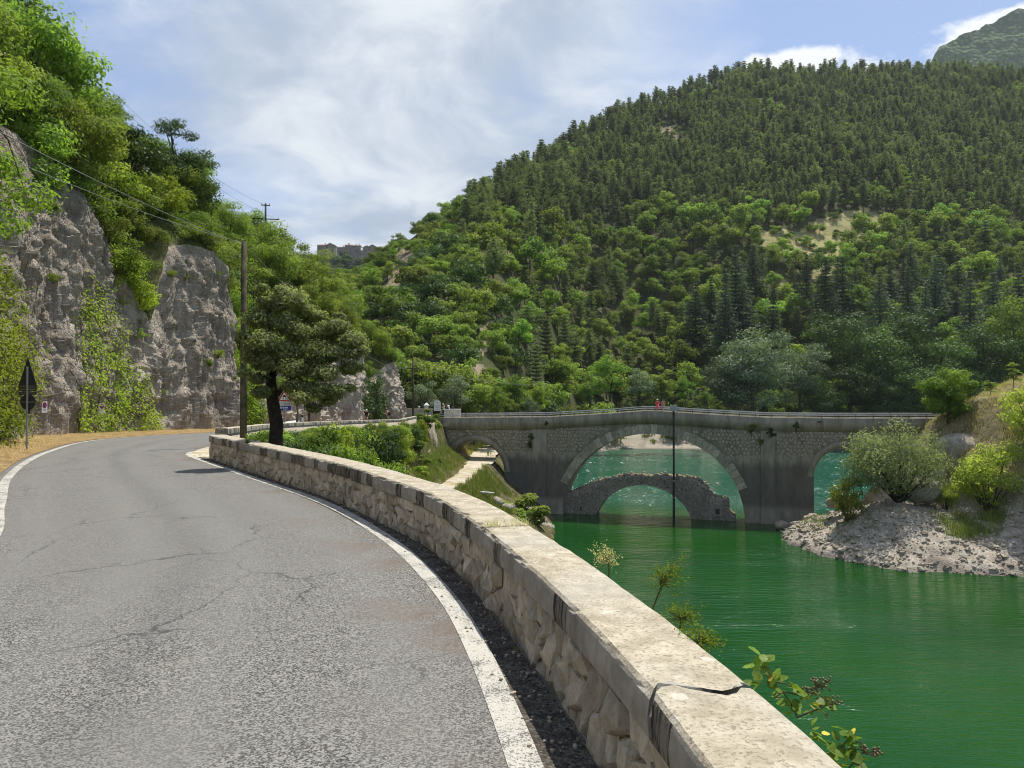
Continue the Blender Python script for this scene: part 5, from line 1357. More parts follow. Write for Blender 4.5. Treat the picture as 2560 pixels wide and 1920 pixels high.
# ------------------------------------------------------------------ the small holm oak behind the first wall
rng = np.random.default_rng(31)
oak = empty('holm_oak', (-5.35, 17.1, 0), label='small dark holm oak with a crooked black trunk just behind the parapet wall', cat='tree')
oz = float(zroad(17.1)) - .75
mbt = MB(); K = lambda u, v, y=17.1: tuple(at(u, v, y) - Vector((-5.35, 17.1, 0)))
mbt.tube([K(276, 520), K(276, 468), K(276, 455), K(276, 440), K(277, 425), K(274, 408), K(272, 395), K(271, 384), K(271, 372)], [.25, .21, .18, .155, .15, .14, .13, .12, .10], 9)
for pts, r0 in (([K(277, 395), K(285, 384), K(297, 376), K(312, 372, 17.3)], .06), ([K(273, 372), K(271, 356), K(270, 338, 16.9), K(268, 318, 16.8)], .06), ([K(274, 376), K(284, 360, 17.4), K(292, 340, 17.6), K(300, 318, 17.7)], .055), ([K(312, 372, 17.3), K(328, 362, 17.2), K(344, 356, 17.0)], .035), ([K(297, 376), K(308, 386, 16.7), K(322, 392, 16.6)], .035), ([K(271, 356), K(260, 345, 16.7), K(250, 336, 16.6)], .03), ([K(292, 340, 17.6), K(312, 330, 17.5), K(332, 322, 17.3)], .03), ([K(276, 388), K(266, 378, 16.6), K(256, 372, 16.5)], .03)):
    mbt.tube(pts, list(np.linspace(r0, r0 * .35, len(pts))), 6, cap=False)
mbt.ob('trunk', M['barkdark'], oak, True)
cl = []
for (u, v, y, r) in [(258, 322, 16.8, .42), (272, 308, 17.0, .45), (288, 305, 17.3, .42), (303, 312, 17.4, .40), (262, 342, 16.6, .40), (282, 326, 17.0, .46), (300, 330, 17.2, .46), (320, 333, 17.3, .44), (338, 330, 17.2, .38), (350, 345, 17.1, .40), (340, 356, 17.0, .46), (322, 352, 17.1, .48), (304, 350, 17.0, .46), (286, 350, 16.9, .44), (266, 362, 16.6, .36), (252, 352, 16.6, .30), (292, 372, 16.7, .40), (312, 374, 16.8, .46), (330, 374, 16.9, .46), (348, 368, 17.0, .38), (322, 392, 16.7, .40), (306, 388, 16.6, .32), (338, 388, 16.8, .32), (352, 356, 16.9, .30), (254, 378, 16.5, .26), (262, 302, 16.9, .28), (286, 294, 17.2, .26), (326, 402, 16.7, .28), (262, 392, 16.5, .24), (300, 400, 16.5, .26), (316, 409, 16.6, .24), (340, 400, 16.8, .22), (290, 388, 16.5, .26), (246, 338, 16.6, .2), (268, 290, 17.0, .16), (258, 312, 16.7, .2), (243, 356, 16.5, .16), (360, 350, 17.0, .18), (362, 372, 17.0, .16), (350, 388, 16.8, .18), (318, 318, 17.4, .2), (334, 318, 17.3, .2), (246, 372, 16.4, .16), (312, 320, 17.6, .4), (296, 342, 17.8, .42), (330, 345, 17.8, .4)]:
    q = at(u, v, y) - Vector((-5.35, 17.1, 0)); cl.append((q.x + rng.normal() * .05, q.y + rng.normal() * .15, q.z + rng.normal() * .05, r * rng.uniform(.62, .98)))
V, F, T = crown(rng, cl, 820, .082, .35, .9, .42, .35)
ob('crown', mesh_np('crown', V, F, [L['oak']], None, False, T), oak)

# ------------------------------------------------------------------ shrubs on the slope between the walls
SB = [bush_mesh(700 + i, 1.0, 1.0, 26, 420, .075, L[l], up=.4) for i, l in enumerate(('green', 'deep', 'ivy', 'olive'))]
for (u, vt, y, rx, k, lab) in [
    (258, 428, 22.5, .75, 3, 'reddish-olive shrub at the foot of the utility pole'), (270, 431, 20.5, .8, 0, 'green shrub between the pole and the holm oak trunk'), (291, 430, 20.5, 1.0, 1, 'dark shrub right of the holm oak trunk'), (305, 434, 22.5, 1.1, 1, 'dark green shrub behind the wall below the warning sign'), (322, 428, 25, 1.2, 0, 'green shrub in the row behind the first wall'), (338, 426, 29, 1.4, 2, 'bright yellow-green shrub in the row behind the first wall'), (349, 434, 27, 1.2, 3, 'olive shrub next to the bright yellow-green one'), (358, 424, 34, 1.5, 1, 'tall dark shrub rising above the second wall'), (369, 430, 36, 1.4, 0, 'green shrub left of the retaining wall stones'), (330, 448, 22, 1.1, 0, 'green shrub low behind the first wall coping'), (346, 452, 24, 1.2, 3, 'olive shrub low behind the first wall coping'), (362, 452, 27, 1.3, 0, 'green leafy shrub beside the retaining wall stones'), (376, 462, 28, 1.2, 3, 'olive shrub at the lower end of the shrub row'), (311, 446, 20, .9, 1, 'dark shrub close behind the first wall'), (384, 424, 56, 1.3, 1, 'dark bush growing against the second wall'), (392, 426, 66, 1.6, 0, 'green bush hanging at the top of the retaining wall'), (400, 440, 74, 1.7, 2, 'yellow-green bush on the bare retaining wall'), (409, 440, 82, 1.8, 0, 'green bush in the corner of the retaining wall'), (374, 440, 44, 1.4, 2, 'yellow-green shrub hiding the foot of the retaining wall')]:
    top = at(u, vt, y); g = float(zbay(np.array(top.x), np.array(y))); h = max(.5, top.z - g)
    place_bush('shrub', SB[k], (top.x, y, g - .05), u * .7, (rx * 1.3, rx * 1.3, h / 1.62), lab, 'shrub', 'shrubs behind the first wall')
for j, s_ in enumerate(np.arange(2.5, S2[-1] - 3, 1.9)):
    q, nn = wall_frame(C2, S2, np.array([s_])); q = q[0] + nn[0] * (1.25 + .35 * math.sin(j * 2.1)); g = float(zbay(np.array(q[0]), np.array(q[1]))); tz = float(zroad(q[1])) + .28 + .22 * math.sin(j * 1.7)
    place_bush('shrub', SB[(j * 3 + 1) % 4], (q[0], q[1], g - .1), j * 1.3, (1.45, 1.45, (tz - g) / 1.62), ['leafy green', 'dark green', 'yellow-green', 'olive'][(j * 3 + 1) % 4] + ' shrub growing against the lake side of the second wall', 'shrub', 'shrubs against the second wall')
# bush at the bridge end and weeds by the rock
BB = [bush_mesh(720 + i, 1.0, 1.0, 18, 150, .17, L[l], up=.5) for i, l in enumerate(('green', 'olive', 'ivy'))]
for (u, vt, y, rx, rz, k, lab) in [(426, 409, 96, 2.0, 1.6, 0, 'green bush at the near end of the bridge below the white pillar'), (433, 417, 101, 1.5, 1.5, 0, 'dark green bush drooping beside the painted scrawl on the bridge'), (412, 424, 97, 1.5, 1.8, 1, 'dry yellowish scrub over the rock at the bridge end'), (420, 432, 100, 1.5, 1.6, 1, 'yellow-brown scrub on the rock beside the bridge'), (408, 445, 92, 1.6, 2.0, 2, 'yellow-green scrub hanging beside the retaining wall'), (414, 462, 90, 1.8, 1.4, 0, 'green weeds at the foot of the rock by the bridge'), (428, 470, 91, 1.7, 1.0, 0, 'low green weeds beside the path under the bridge'), (400, 470, 82, 1.6, 1.3, 0, 'green weeds below the retaining wall')]:
    top = at(u, vt, y); place_bush('bush', BB[k], (top.x, y, top.z - rz * 1.62), u, (rx, rx * .8, rz), lab, 'bush', 'bushes by the near bridge end')
# rock beside the bridge abutment
def rock(name, c, size, seed, label, mat='rock', res=40, rough=.42, cat='rock', freq=1.1):
    a = np.linspace(0, 2 * math.pi, res, endpoint=False); b = np.linspace(.02, math.pi - .02, res // 2); A_, B_ = np.meshgrid(a, b, indexing='ij')
    D_ = np.stack([np.cos(A_) * np.sin(B_), np.sin(A_) * np.sin(B_), np.cos(B_)], -1); q = D_.reshape(-1, 3) * np.array(size) * .5
    k = 1 + rough * (fbm(q * freq / np.mean(size) * 3 + seed, 4, .55, seed, True) * .8 + fbm(q * freq / np.mean(size) * 9 + seed, 3, .6, seed + 3) * .35)
    P = (q * k[:, None]).reshape(res, res // 2, 3); P = np.concatenate([P, P[:1]], 0)
    o = ob(name, grid_mesh(name, P[:, ::-1], [M[mat]], False), None, c); setprops(o, label, cat); return o
rock('rock_outcrop', (-11.4, 99.5, -5.6), (3.0, 6, 7.6), 3, 'pinkish rock outcrop beside the bridge abutment')
rock('rock_outcrop', (-11.0, 93.5, -7.6), (2.6, 5, 5.0), 5, 'lower rock outcrop left of the path to the small arch')
# grass on the bay terrace
def grass(name, box, n, h, w, leafm, seed, zf, label, keep=None, n_clump=60):
    r = np.random.default_rng(seed); cx0, cy0 = r.uniform(box[0], box[2], n_clump), r.uniform(box[1], box[3], n_clump)
    j = r.integers(0, n_clump, n); x = cx0[j] + r.normal(0, .45, n); y = cy0[j] + r.normal(0, .45, n)
    k = np.ones(n, bool) if keep is None else keep(x, y); x, y = x[k], y[k]
    P = np.stack([x, y, zf(x, y) - .03], 1); V, F, T = blades(r, P, h, w)
    return setprops(ob(name, mesh_np(name, V, F, [leafm], None, False, T)), label=label, kind='stuff')
offpath = lambda x, y: np.abs(x - path_x(y)) > 1.5 + .4 * np.sin(x * 3 + y)
grass('weeds', (-4.4, 74, -.5, 98), 7000, .75, .05, L['grass'], 71, zbay, 'tall green weeds on the bank beside the path', offpath, 70)
grass('weeds', (-10, 72, -7, 108), 7000, .7, .05, L['grass'], 72, zbay, 'green weeds along the rock side of the path', offpath, 60)
grass('dry_grass', (-8.2, 78, -3, 112), 5000, .45, .05, L['dry'], 73, zbay, 'dry straw-coloured grass beside the path', offpath, 50)
grass('dry_grass', (-13, 114, -6.5, 136), 9000, .7, .07, L['dry'], 74, zbay, 'dry yellow grass beyond the small arch', offpath, 80)
grass('weeds', (-10, 112, -4, 136), 4000, .9, .07, L['grass'], 75, zbay, 'green weeds beyond the small arch', offpath, 30)
grass('weeds', (-7, 46, 1, 76), 12000, .6, .045, L['grass'], 76, zbay, 'green weeds on the steep bank below the first wall', offpath, 130)
grass('dry_grass', (-6, 50, 4, 96), 7000, .55, .04, L['dry'], 77, zbay, 'dry stalks among the weeds on the bank above the lake', offpath, 90)
for j, (x, y, r_, k) in enumerate(((-2.2, 62, .8, 0), (-.6, 66, .9, 2), (-2.0, 72, .7, 0), (.2, 74, .9, 1), (-1.4, 80, .6, 2), (1.0, 84, .8, 0), (-9.2, 78, .9, 2), (-9.6, 84, 1.0, 0), (-8.6, 90, .7, 1), (-3.0, 86, .5, 0), (-8.4, 72, .9, 1), (-8.2, 66, 1.0, 0))):
    place_bush('bush', BB[k], (x, y, float(zbay(np.array(x), np.array(y))) - .1), j, (r_, r_, r_ * .8), ['green', 'olive', 'yellow-green'][k] + (' bush on the lake side of the path' if x > -5 else ' bush between the path and the retaining wall'), 'bush', 'bushes along the path')
place_bush('bush', BB[0], (-2.6, 128, -7.4), 0, (2.6, 2.2, 1.9), 'dark green bush beside the path seen through the small arch', 'bush')
place_bush('bush', BB[2], (-9.6, 124, -6.6), 1, (2.0, 2.0, 2.0), 'yellow-green bush on the dry bank seen through the small arch', 'bush')
place_bush('bush', BB[1], (-6.8, 133, -7.4), 2, (2.2, 2.2, 2.0), 'olive bush at the turn of the path beyond the small arch', 'bush')
# driftwood and shore rocks below the path
mb = MB(); a, b = at(462, 494, 79), at(494, 493, 81); mb.tube([a, (a + b) / 2 + Vector((0, 0, .15)), b], [.13, .16, .09], 7); setprops(mb.ob('log', M['offwhite']), 'bleached log lying among weeds above the rocky shore', 'log')
for i, (u, v, y, s) in enumerate([(494, 500, 84, 1.4), (506, 506, 86, 1.2), (516, 513, 88, 1.5), (500, 514, 84, 1.2), (541, 519, 97, 1.2), (498, 508, 86, 1.3), (508, 514, 88, 1.6), (518, 519, 90, 1.8), (528, 521, 92, 1.7), (538, 524, 94, 1.6), (490, 503, 84, 1.1), (523, 508, 93, 1.5), (546, 526, 96, 1.5), (512, 505, 90, 1.0), (534, 515, 96, 2.0)]):
    p = at(u, v, y); rock('shore_rock', (p.x, p.y, p.z - .2), (s * 1.3, s, s * .8), 20 + i, ['angular', 'pale broken', 'grey'][i % 3] + ' rock on the shore under the fig bushes by the bridge pier', 'rock', 14, .35)['group'] = 'rocks under the fig bushes'
FG = bush_mesh(740, 1.0, 1.0, 20, 80, .26, L['bright'], up=.6, asp=.42, lo=.3)
for u, vt, y, rx, rz, lab in ((532, 494, 90.5, 3.0, 2.3, 'large-leaved bright fig bush nearest the bridge pier'), (508, 500, 87, 2.5, 1.9, 'large-leaved bright fig bush on the rocks left of the other one')):
    top = at(u, vt, y); place_bush('fig_bush', FG, (top.x, y, top.z - rz * 1.62), u, (rx, rx * .8, rz), lab, 'bush')

# ------------------------------------------------------------------ vegetation and stones of the peninsula
rng = np.random.default_rng(66)
def pz(x, y): return float(zpen(np.array([x]), np.array([y]))[0])
WIL = bush_mesh(760, 6.0, 3.9, 42, 330, .30, L['silver'], 'willow', .6, .34, .25, 34, M['barkdark'])
place_bush('willow', WIL, (41.8, 83.2, pz(41.8, 83.2) + .3), .4, (1.22, .85, 1.30), 'big silvery willow bush with many stems on the gravel spit', 'willow')
WB = [bush_mesh(770 + i, 1.0, 1.0, 34, 150, .085, L[l], up=.5, asp=.38, stems=20, shell=.2) for i, l in enumerate(('airy', 'airy', 'silver'))]
for x, y, rx, rz, k, lab in ((36.6, 83.8, 2.6, 3.3, 0, 'olive-yellow bush at the water side of the silvery willow'), (49.8, 80.5, 4.4, 4.6, 0, 'wide olive bush right of the willow below the dry bank'), (54.6, 79.6, 4.8, 5.2, 0, 'big olive-green bush below the dry grass bank, farthest along the spit'), (46.4, 82.5, 1.8, 1.8, 1, 'small green bush between the willow and the wide olive bush'), (58.5, 78, 4.2, 3.6, 1, 'dark green bush at the edge of view below the bank')):
    place_bush('bush', WB[k], (x, y, pz(x, y)), x, (rx, rx * .8, rz), lab, 'bush')
RT = tree_parts(780, 5.6, 2.4, 34, 330, .17, L['green'], M['bark'], hb=.08, rzk=.62)
place_tree('round_tree', RT, (51.2, 90.6, pz(51.2, 90.6) - .4), 0, 1.5, 'small round green tree at the far end of the bridge railing')
# feathery ailanthus-like saplings on the bank
def sapling(loc, H, seed, label):
    r = np.random.default_rng(seed); e = empty('sapling', loc, label=label, cat='sapling'); mb = MB(); mb.tube([(0, 0, -.2), (.1, 0, H * .5), (.05, .1, H)], [.05, .035, .012], 5)
    Cs, Ns, Ts = [], [], []
    for k in range(26):
        z = H * r.uniform(.3, 1.0); w = r.uniform(0, 6.28); Lf = r.uniform(.6, 1.15) * (1.1 - .3 * z / H)
        pts = [np.array([0, 0, z]) + np.array([math.cos(w) * Lf * q, math.sin(w) * Lf * q, .35 * Lf * q - .5 * Lf * q * q]) for q in np.linspace(0, 1, 9)]
        mb.tube(pts[::2], [.012, .01, .007, .005, .003], 3, cap=False)
        for q in pts[1:]:
            for sg in (-1, 1): Cs.append(q + np.array([-math.sin(w), math.cos(w), 0]) * sg * .13 + r.normal(size=3) * .02); Ns.append(np.array([0, 0, 1]) + r.normal(size=3) * .35); Ts.append(r.uniform(.3, 1))
    mb.ob('stems', M['bark'], e); V, F = leafcloud(np.array(Cs), np.array(Ns), .26, r, .4); ob('leaves', mesh_np('leaves', V, F, [L['bright']], None, False, Ts), e)
for x, y, H, lab in ((56.5, 91, 2.0, 'low feathery sapling at the top edge of the dry bank'), (59.2, 91, 3.2, 'feathery bright sapling on the dry bank beyond the round tree'), (61.5, 90.5, 4.4, 'tallest feathery sapling on the dry bank at the edge of view'), (47.8, 89, 1.3, 'small bright sapling at the lip of the dry bank')):
    sapling((x, y, pz(x, y)), H, int(x * 10), lab)
mk = lambda x, y: ((x - 45.5) * .85 + (y - 85) * .5) / 11 > .25
grass('dry_grass', (47, 76, 66, 98), 16000, .40, .045, L['dry'], 81, zpen, 'dry straw-coloured grass covering the bank at the far bridge end', mk, 260)
grass('weeds', (43.5, 76.5, 50, 80.5), 3500, .6, .05, L['grass'], 82, zpen, 'green weeds between the bushes on the gravel spit', None, 26)
grass('weeds', (33.5, 80, 38, 94), 2500, .3, .04, L['grass'], 83, zpen, 'thin green weeds on the gravel spit', None, 30)
mbs = MB(); n = 0
while n < 2600:
    x, y = rng.uniform(31, 62), rng.uniform(64, 97); d = float(shore_dist(np.array([x]), np.array([y]))[0])
    if d < -.5 or d > 11 or mk(x, y): continue
    r = rng.gamma(1.6, .075) + .05; r = min(r * .7, .4) * (1.25 if d < 1.5 else 1); b0 = len(mbs.V)
    mbs.ball((x, y, pz(x, y) + r * .15), r, 5, 4, 0, (rng.uniform(.8, 1.5), rng.uniform(.7, 1.2), rng.uniform(.5, .85)))
    for k in range(b0, len(mbs.V)): mbs.V[k] = tuple(np.array(mbs.V[k]) + rng.normal(0, r * .16, 3))
    n += 1
setprops(mbs.ob('loose_stones', M['shore']), kind='stuff', label='loose pale stones on the gravel spit')
for i, (u, v, y, s, lab) in enumerate([(940, 555, 76, 2.3, 'angular pale boulder on the gravel spit near the water'), (797, 545, 86, 1.9, 'dark rough boulder at the tip of the gravel spit'), (1008, 538, 77, 3.6, 'big rough rock below the olive bushes'), (921, 486, 83.5, 3.2, 'dark rock mound under the willow'), (962, 445, 88, 4.4, 'grey rock face breaking out under the dry bank'), (812, 517, 93, 1.6, 'pale rock at the foot of the far bridge pier'), (782, 524, 96, 1.4, 'low rock in the water at the far bridge pier'), (835, 500, 88, 1.6, 'rock on the spit left of the willow'), (1018, 405, 92, 3.0, 'grey boulder above the dry bank at the edge of view')]):
    p = at(u, v, y); rock('boulder', (p.x, p.y, p.z - .35 * s * .4), (s * 1.25, s, s * .8), 40 + i, lab, 'rock' if i not in (1, 3) else 'ruin', 20, .34)
# straw blades on the verge
P = VERGE.reshape(-1, 3); rr = np.random.default_rng(9); k = VERGE.shape
ii_, jj_ = rr.integers(60, k[0] - 60, 14000), rr.uniform(0, 1, 14000) ** .8 * (k[1] - 1.01); j0 = jj_.astype(int); f = (jj_ - j0)[:, None]
Q = VERGE[ii_, j0] * (1 - f) + VERGE[ii_, j0 + 1] * f + rr.normal(size=(14000, 3)) * np.array([.08, .08, 0])
V, F, T = blades(rr, Q, .09, .012, 1.6)
setprops(ob('dry_litter', mesh_np('dry_litter', V, F, [L['dry']], None, False, T)), kind='stuff', label='orange dry grass and needle litter on the verge under the rock')
# tall trees closing the upper left of the slope
for u, vt, y, sc, k, lab in ((20, -40, 44, 1.7, 0, 'tallest olive-green tree at the top edge of the left slope'), (38, -8, 47, 1.3, 2, 'yellow-green tree with a bare limb against the sky, beside the power pole'), (5, 60, 38, 1.4, 1, 'fresh green tree high on the slope at the edge of view'), (60, 62, 52, 1.25, 0, 'olive-green tree just under the crossarm power pole'), (34, 95, 44, 1.2, 2, 'bright yellow-green tree in the middle of the upper slope'), (80, 150, 46, 1.1, 4, 'spreading olive-green tree over the nearer cliff edge'), (100, 165, 50, 1.15, 1, 'fresh green tree low on the slope above the gully'), (58, 118, 46, 1.2, 3, 'dark green tree in the upper slope thicket')):
    p = at(u, vt, y); place_tree('slope_tree', MT[k], (p.x, p.y, p.z - 5.9 * sc), u, sc, lab, 'tree')
# ------------------------------------------------------------------ rockfall netting draped over the two near cliffs
def netting(y0, y1, label, dz=.24, ds=.30, r=.007):
    i0, i1 = iy(CC, y0), iy(CC, y1); e = empty('rockfall_net', (0, 0, 0), label=label, cat='netting')
    base = CLIFF[i0:i1]; from_s = np.r_[0, np.cumsum(np.linalg.norm(np.diff(CC[i0:i1], axis=0), axis=1))]
    # the net hangs taut over the highest points of the rock
    out = CN[i0:i1, None, :]; d = np.sum((base[..., :2] - CC[i0:i1, None]) * out, -1); m = d.copy()
    for k in range(6):
        pad = np.pad(m, 2, mode='edge'); m = np.maximum(m, np.mean([pad[a:a + m.shape[0], b:b + m.shape[1]] for a in range(5) for b in range(5)], 0))
    m = m + .05; Q = np.concatenate([CC[i0:i1, None] + out * m[..., None], base[..., 2:]], -1)
    mbv, mbh = MB(), MB()
    for s in np.arange(0, from_s[-1], ds):
        i = int(np.searchsorted(from_s, s)); i = min(i, len(Q) - 1); mbv.tube(Q[i, 2::3], r, 3, cap=False)
    hgt_ = HC[i0:i1]
    for z in np.arange(.4, hgt_.max(), dz):
        a = z / hgt_; ok_ = a < 1; run = []
        for i in range(0, len(Q), 2):
            if ok_[i]: run.append(Q[i, int(a[i] * (NF - 1))])
            if (not ok_[i] or i >= len(Q) - 2) and len(run) > 1: mbh.tube(run, r, 3, cap=False); run = []
            elif not ok_[i]: run = []
    mbv.ob('vertical_wires', M['net'], e)['kind'] = 'stuff'; mbh.ob('horizontal_wires', M['net'], e)['kind'] = 'stuff'
netting(22, 44, 'fine wire rockfall netting draped over the nearer cliff')
netting(46.5, 56.5, 'fine wire rockfall netting draped over the second cliff')
# ------------------------------------------------------------------ thin summer haze
HAZE = .00006
hm = bpy.data.materials.new('haze'); hm.use_nodes = True; hm.node_tree.nodes.clear(); ht = NT(hm.node_tree)
ho = ht('OutputMaterial'); hv = ht('VolumePrincipled', {'Density': HAZE, 'Anisotropy': .3}); ht.set(hv, 'Color', (.86, .92, 1.0)); ho_in = hm.node_tree.links.new(hv.outputs[0], ho.inputs['Volume'])
mb = MB(); mb.box((0, 0, 620), (6200, 6200, 1280)); setprops(mb.ob('haze', hm), kind='stuff', label='thin bluish summer haze in the valley air')
# ------------------------------------------------------------------ poles and wires
def gz(x, y): return float(zroad(y))
def wood_pole(x, y, z0, z1, r, label, arms=()):
    e = empty('utility_pole', (x, y, z0), label=label, cat='pole'); h = z1 - z0
    mb = MB(); mb.tube([(0, 0, -.6), (.0, 0, h * .5), (0, 0, h)], [r * 1.15, r, r * .8], 10); mb.ob('pole', M['wood'], e, True)
    for dz, L_, a in arms:
        m_ = MB(); m_.box((0, 0, h - dz), (L_, .09, .09), a); m_.ob('crossarm', M['wood'], e)
        for s in (-.46, 0, .46):
            m_ = MB(); m_.lathe([(.02, 0), (.05, .05), (.03, .09), (.06, .13), (.02, .2)], (math.cos(a) * L_ * s, math.sin(a) * L_ * s, h - dz + .045), 7); m_.ob('insulator', M['offwhite'], e)
    return e
p1 = at(243.5, 241, 25); wood_pole(p1.x, 25, gz(0, 25) - 1.3, p1.z, .105, 'weathered wooden utility pole at the start of the second parapet wall')
p2 = at(413, 356, 93); wood_pole(p2.x, 93, -2.2, p2.z, .11, 'thin distant utility pole at the end of the second parapet wall', ((1.5, 1.6, .2),))
pu = at(49, 24, 55); wood_pole(pu.x, 55, pu.z - 8, pu.z, .13, 'power pole with crossarms among the tallest trees at the top of the slope', ((.25, .9, .3), (2.0, 2.6, .3), (3.2, 1.7, .3)))
pv = at(265, 203, 84); wood_pole(pv.x, 84, pv.z - 7, pv.z, .12, 'power pole with insulators rising over the trees against the sky', ((.2, .9, .2), (1.7, 2.9, .2)))
pg = at(160, 176, 60); e = empty('lamp_pole', (pg.x, 60, pg.z - 4), label='thin pale metal post standing among the trees halfway up the slope', cat='pole'); mb = MB(); mb.tube([(0, 0, 0), (0, 0, 4)], .07, 7); mb.ob('post', M['steel'], e)
for u, y, lab in ((309, 63, 'bare thin pole on the shaded verge past the warning sign'), (268, 58, 'slim metal post holding a turned-away round sign behind the oak trunk')):
    p = at(u, 400, y); z0 = gz(0, y)
    if u == 309: wood_pole(p.x, y, z0 - .4, z0 + 4.6, .10, lab)
    else:
        e = empty('road_sign', (p.x - 2.2, y, z0), label=lab, cat='road sign'); mb = MB(); mb.tube([(0, 0, -.2), (0, 0, 3.1)], .045, 7); mb.ob('post', M['steel'], e)
        mb = MB(); mb.plate([(.45 * math.cos(a), 2.6 + .45 * math.sin(a)) for a in np.linspace(0, 2 * math.pi, 20, endpoint=False)], .05, .07); mb.ob('disc', M['signback_shaded'], e)
def cable(a, b, sag, r, label, n=18):
    a, b = Vector(a), Vector(b); pts = [a.lerp(b, t) - Vector((0, 0, sag * 4 * t * (1 - t))) for t in np.linspace(0, 1, n)]
    mb = MB(); mb.tube(pts, r, 5); setprops(mb.ob('cable', M['wire']), label, 'cable')
pz_ = Vector((-6.6, -14, 7.0)); wood_pole(-6.6, -14, -.3, 7.2, .11, 'wooden utility pole behind the viewer')
cable(p1 + Vector((0, 0, -.12)), pz_ + Vector((-.3, 0, .05)), 1.0, .0085, 'upper cable slung from the wooden pole across the cliff')
cable(p1 + Vector((0, 0, -.05)), pz_ + Vector((-.1, 0, -.9)), 1.15, .0065, 'thin lower cable slung from the wooden pole across the cliff')
cable(p1 + Vector((0, 0, -.1)), p2 + Vector((0, 0, -1.2)), 1.6, .012, 'long sagging cable between the near and the distant pole')
cable(p2 + Vector((.6, 0, -1.4)), Vector((6, 128, 3.0)), .8, .02, 'cable running off from the distant pole towards the trees')
for k, (dx, dz) in enumerate(((-1.2, -1.95), (1.2, -1.95), (0, -.2))):
    cable(pu + Vector((dx, .3, dz)), pv + Vector((dx, 0, dz * .85)), 1.6, .012, ('left', 'right', 'top')[k] + ' power line between the two crossarm poles on the slope')
# ------------------------------------------------------------------ road signs
z0 = gz(0, 22.6); p = at(27.2, 440, 22.6)
e = empty('road_sign', (p.x, 22.6, z0), label='group of road signs seen from their shaded backs on one post by the creeper', cat='road sign')
mb = MB(); mb.tube([(0, 0, -.2), (0, 0, 2.45)], .03, 8); mb.ob('post', M['steel'], e)
Zv = lambda v: EYE - (v - V0) / FPX * 22.6 - z0
mb = MB(); mb.plate([(-.30, Zv(387.8)), (.28, Zv(387.8)), (-.01, Zv(387.8) + .9)], .035, .05); mb.ob('triangle_plate', M['signback_shaded'], e)
for za, zb_ in ((394.8, 391.4), (391, 388)):
    mb = MB(); mb.plate([(-.27, Zv(za)), (.25, Zv(za)), (.25, Zv(zb_)), (-.27, Zv(zb_))], .035, .05); mb.ob('panel', M['signback_shaded'], e)
mb = MB(); mb.plate([(.0 + .23 * math.cos(a), Zv(402) + .23 * math.sin(a)) for a in np.linspace(0, 2 * math.pi, 24, endpoint=False)], .035, .05); mb.ob('disc_plate', M['signback_shaded'], e)
mb = MB(); mb.plate([(.01, Zv(414)), (.07, Zv(414)), (.07, Zv(408)), (.01, Zv(408))], .035, .05); mb.ob('lower_plate', M['signback_shaded'], e)
for za in (386, 389.5, 393, 402):
    mb = MB(); mb.box((-.01, .028, Zv(za)), (.44, .012, .022)); mb.ob('bracket', M['steel'], e)
# slippery-road warning with its two panels
Y = 45.0; s = 1 / FPX * Y; p = at(284.5, 410, Y); z0 = gz(0, Y)
e = empty('road_sign', (p.x, Y, z0), label='red-bordered skidding car warning sign with a blue panel beneath, behind the oak trunk', cat='road sign')
Zs = lambda v: EYE - (v - V0) * s - z0
mb = MB(); mb.tube([(0, .05, -.2), (0, .05, Zs(389))], .035, 8); mb.ob('post', M['steel'], e)
def tri(w, zb_, r=.05):
    h = w * .866; return [(-w / 2 + r, zb_), (w / 2 - r, zb_), (w / 2 - r * .3, zb_ + r), (r * .7, zb_ + h - r), (-r * .7, zb_ + h - r), (-w / 2 + r * .3, zb_ + r)]
ZB_ = Zs(401.2); W_ = .74
mb = MB(); mb.plate(tri(W_, ZB_), -.012, .008); mb.ob('red_border', M['red'], e)
mb = MB(); mb.plate(tri(W_ * .70, ZB_ + .075, .02), -.017, -.011); wp = mb.ob('white_field', M['white'], e)
mb = MB(); zc_ = ZB_ + .30
mb.plate([(-.10, zc_ - .05), (.10, zc_ - .05), (.10, zc_ + .0), (.07, zc_ + .02), (.055, zc_ + .075), (-.055, zc_ + .075), (-.07, zc_ + .02), (-.10, zc_)], -.021, -.016)
for sx in (-.075, .075): mb.plate([(sx - .02, zc_ - .085), (sx + .02, zc_ - .085), (sx + .02, zc_ - .05), (sx - .02, zc_ - .05)], -.021, -.016)
for sx in (-.075, .075):
    c = [(sx + .028 * math.sin(t * 6.0) + .02 * t, zc_ - .09 - .12 * t) for t in np.linspace(0, 1, 9)]
    mb.plate([(a - .014, b) for a, b in c] + [(a + .014, b) for a, b in c[::-1]], -.021, -.016)
mb.ob('skidding_car', M['black'], e)
mb = MB(); mb.plate([(-.30, Zs(405.6)), (.34, Zs(405.6)), (.34, Zs(401.5)), (-.30, Zs(401.5))], -.01, .005); mb.ob('white_panel', M['offwhite'], e)
mb = MB(); mb.plate([(-.02, Zs(405.2)), (.30, Zs(405.2)), (.30, Zs(402.4)), (.14, Zs(403.6)), (.02, Zs(402.6))], -.014, -.009); mb.ob('mountain_print', M['grey'], e)
mb = MB(); mb.plate([(-.34, Zs(410.6)), (.38, Zs(410.6)), (.38, Zs(405.9)), (-.34, Zs(405.9))], -.01, .005); mb.ob('blue_panel', M['blue'], e)
mb = MB(); zb_ = Zs(408.3)
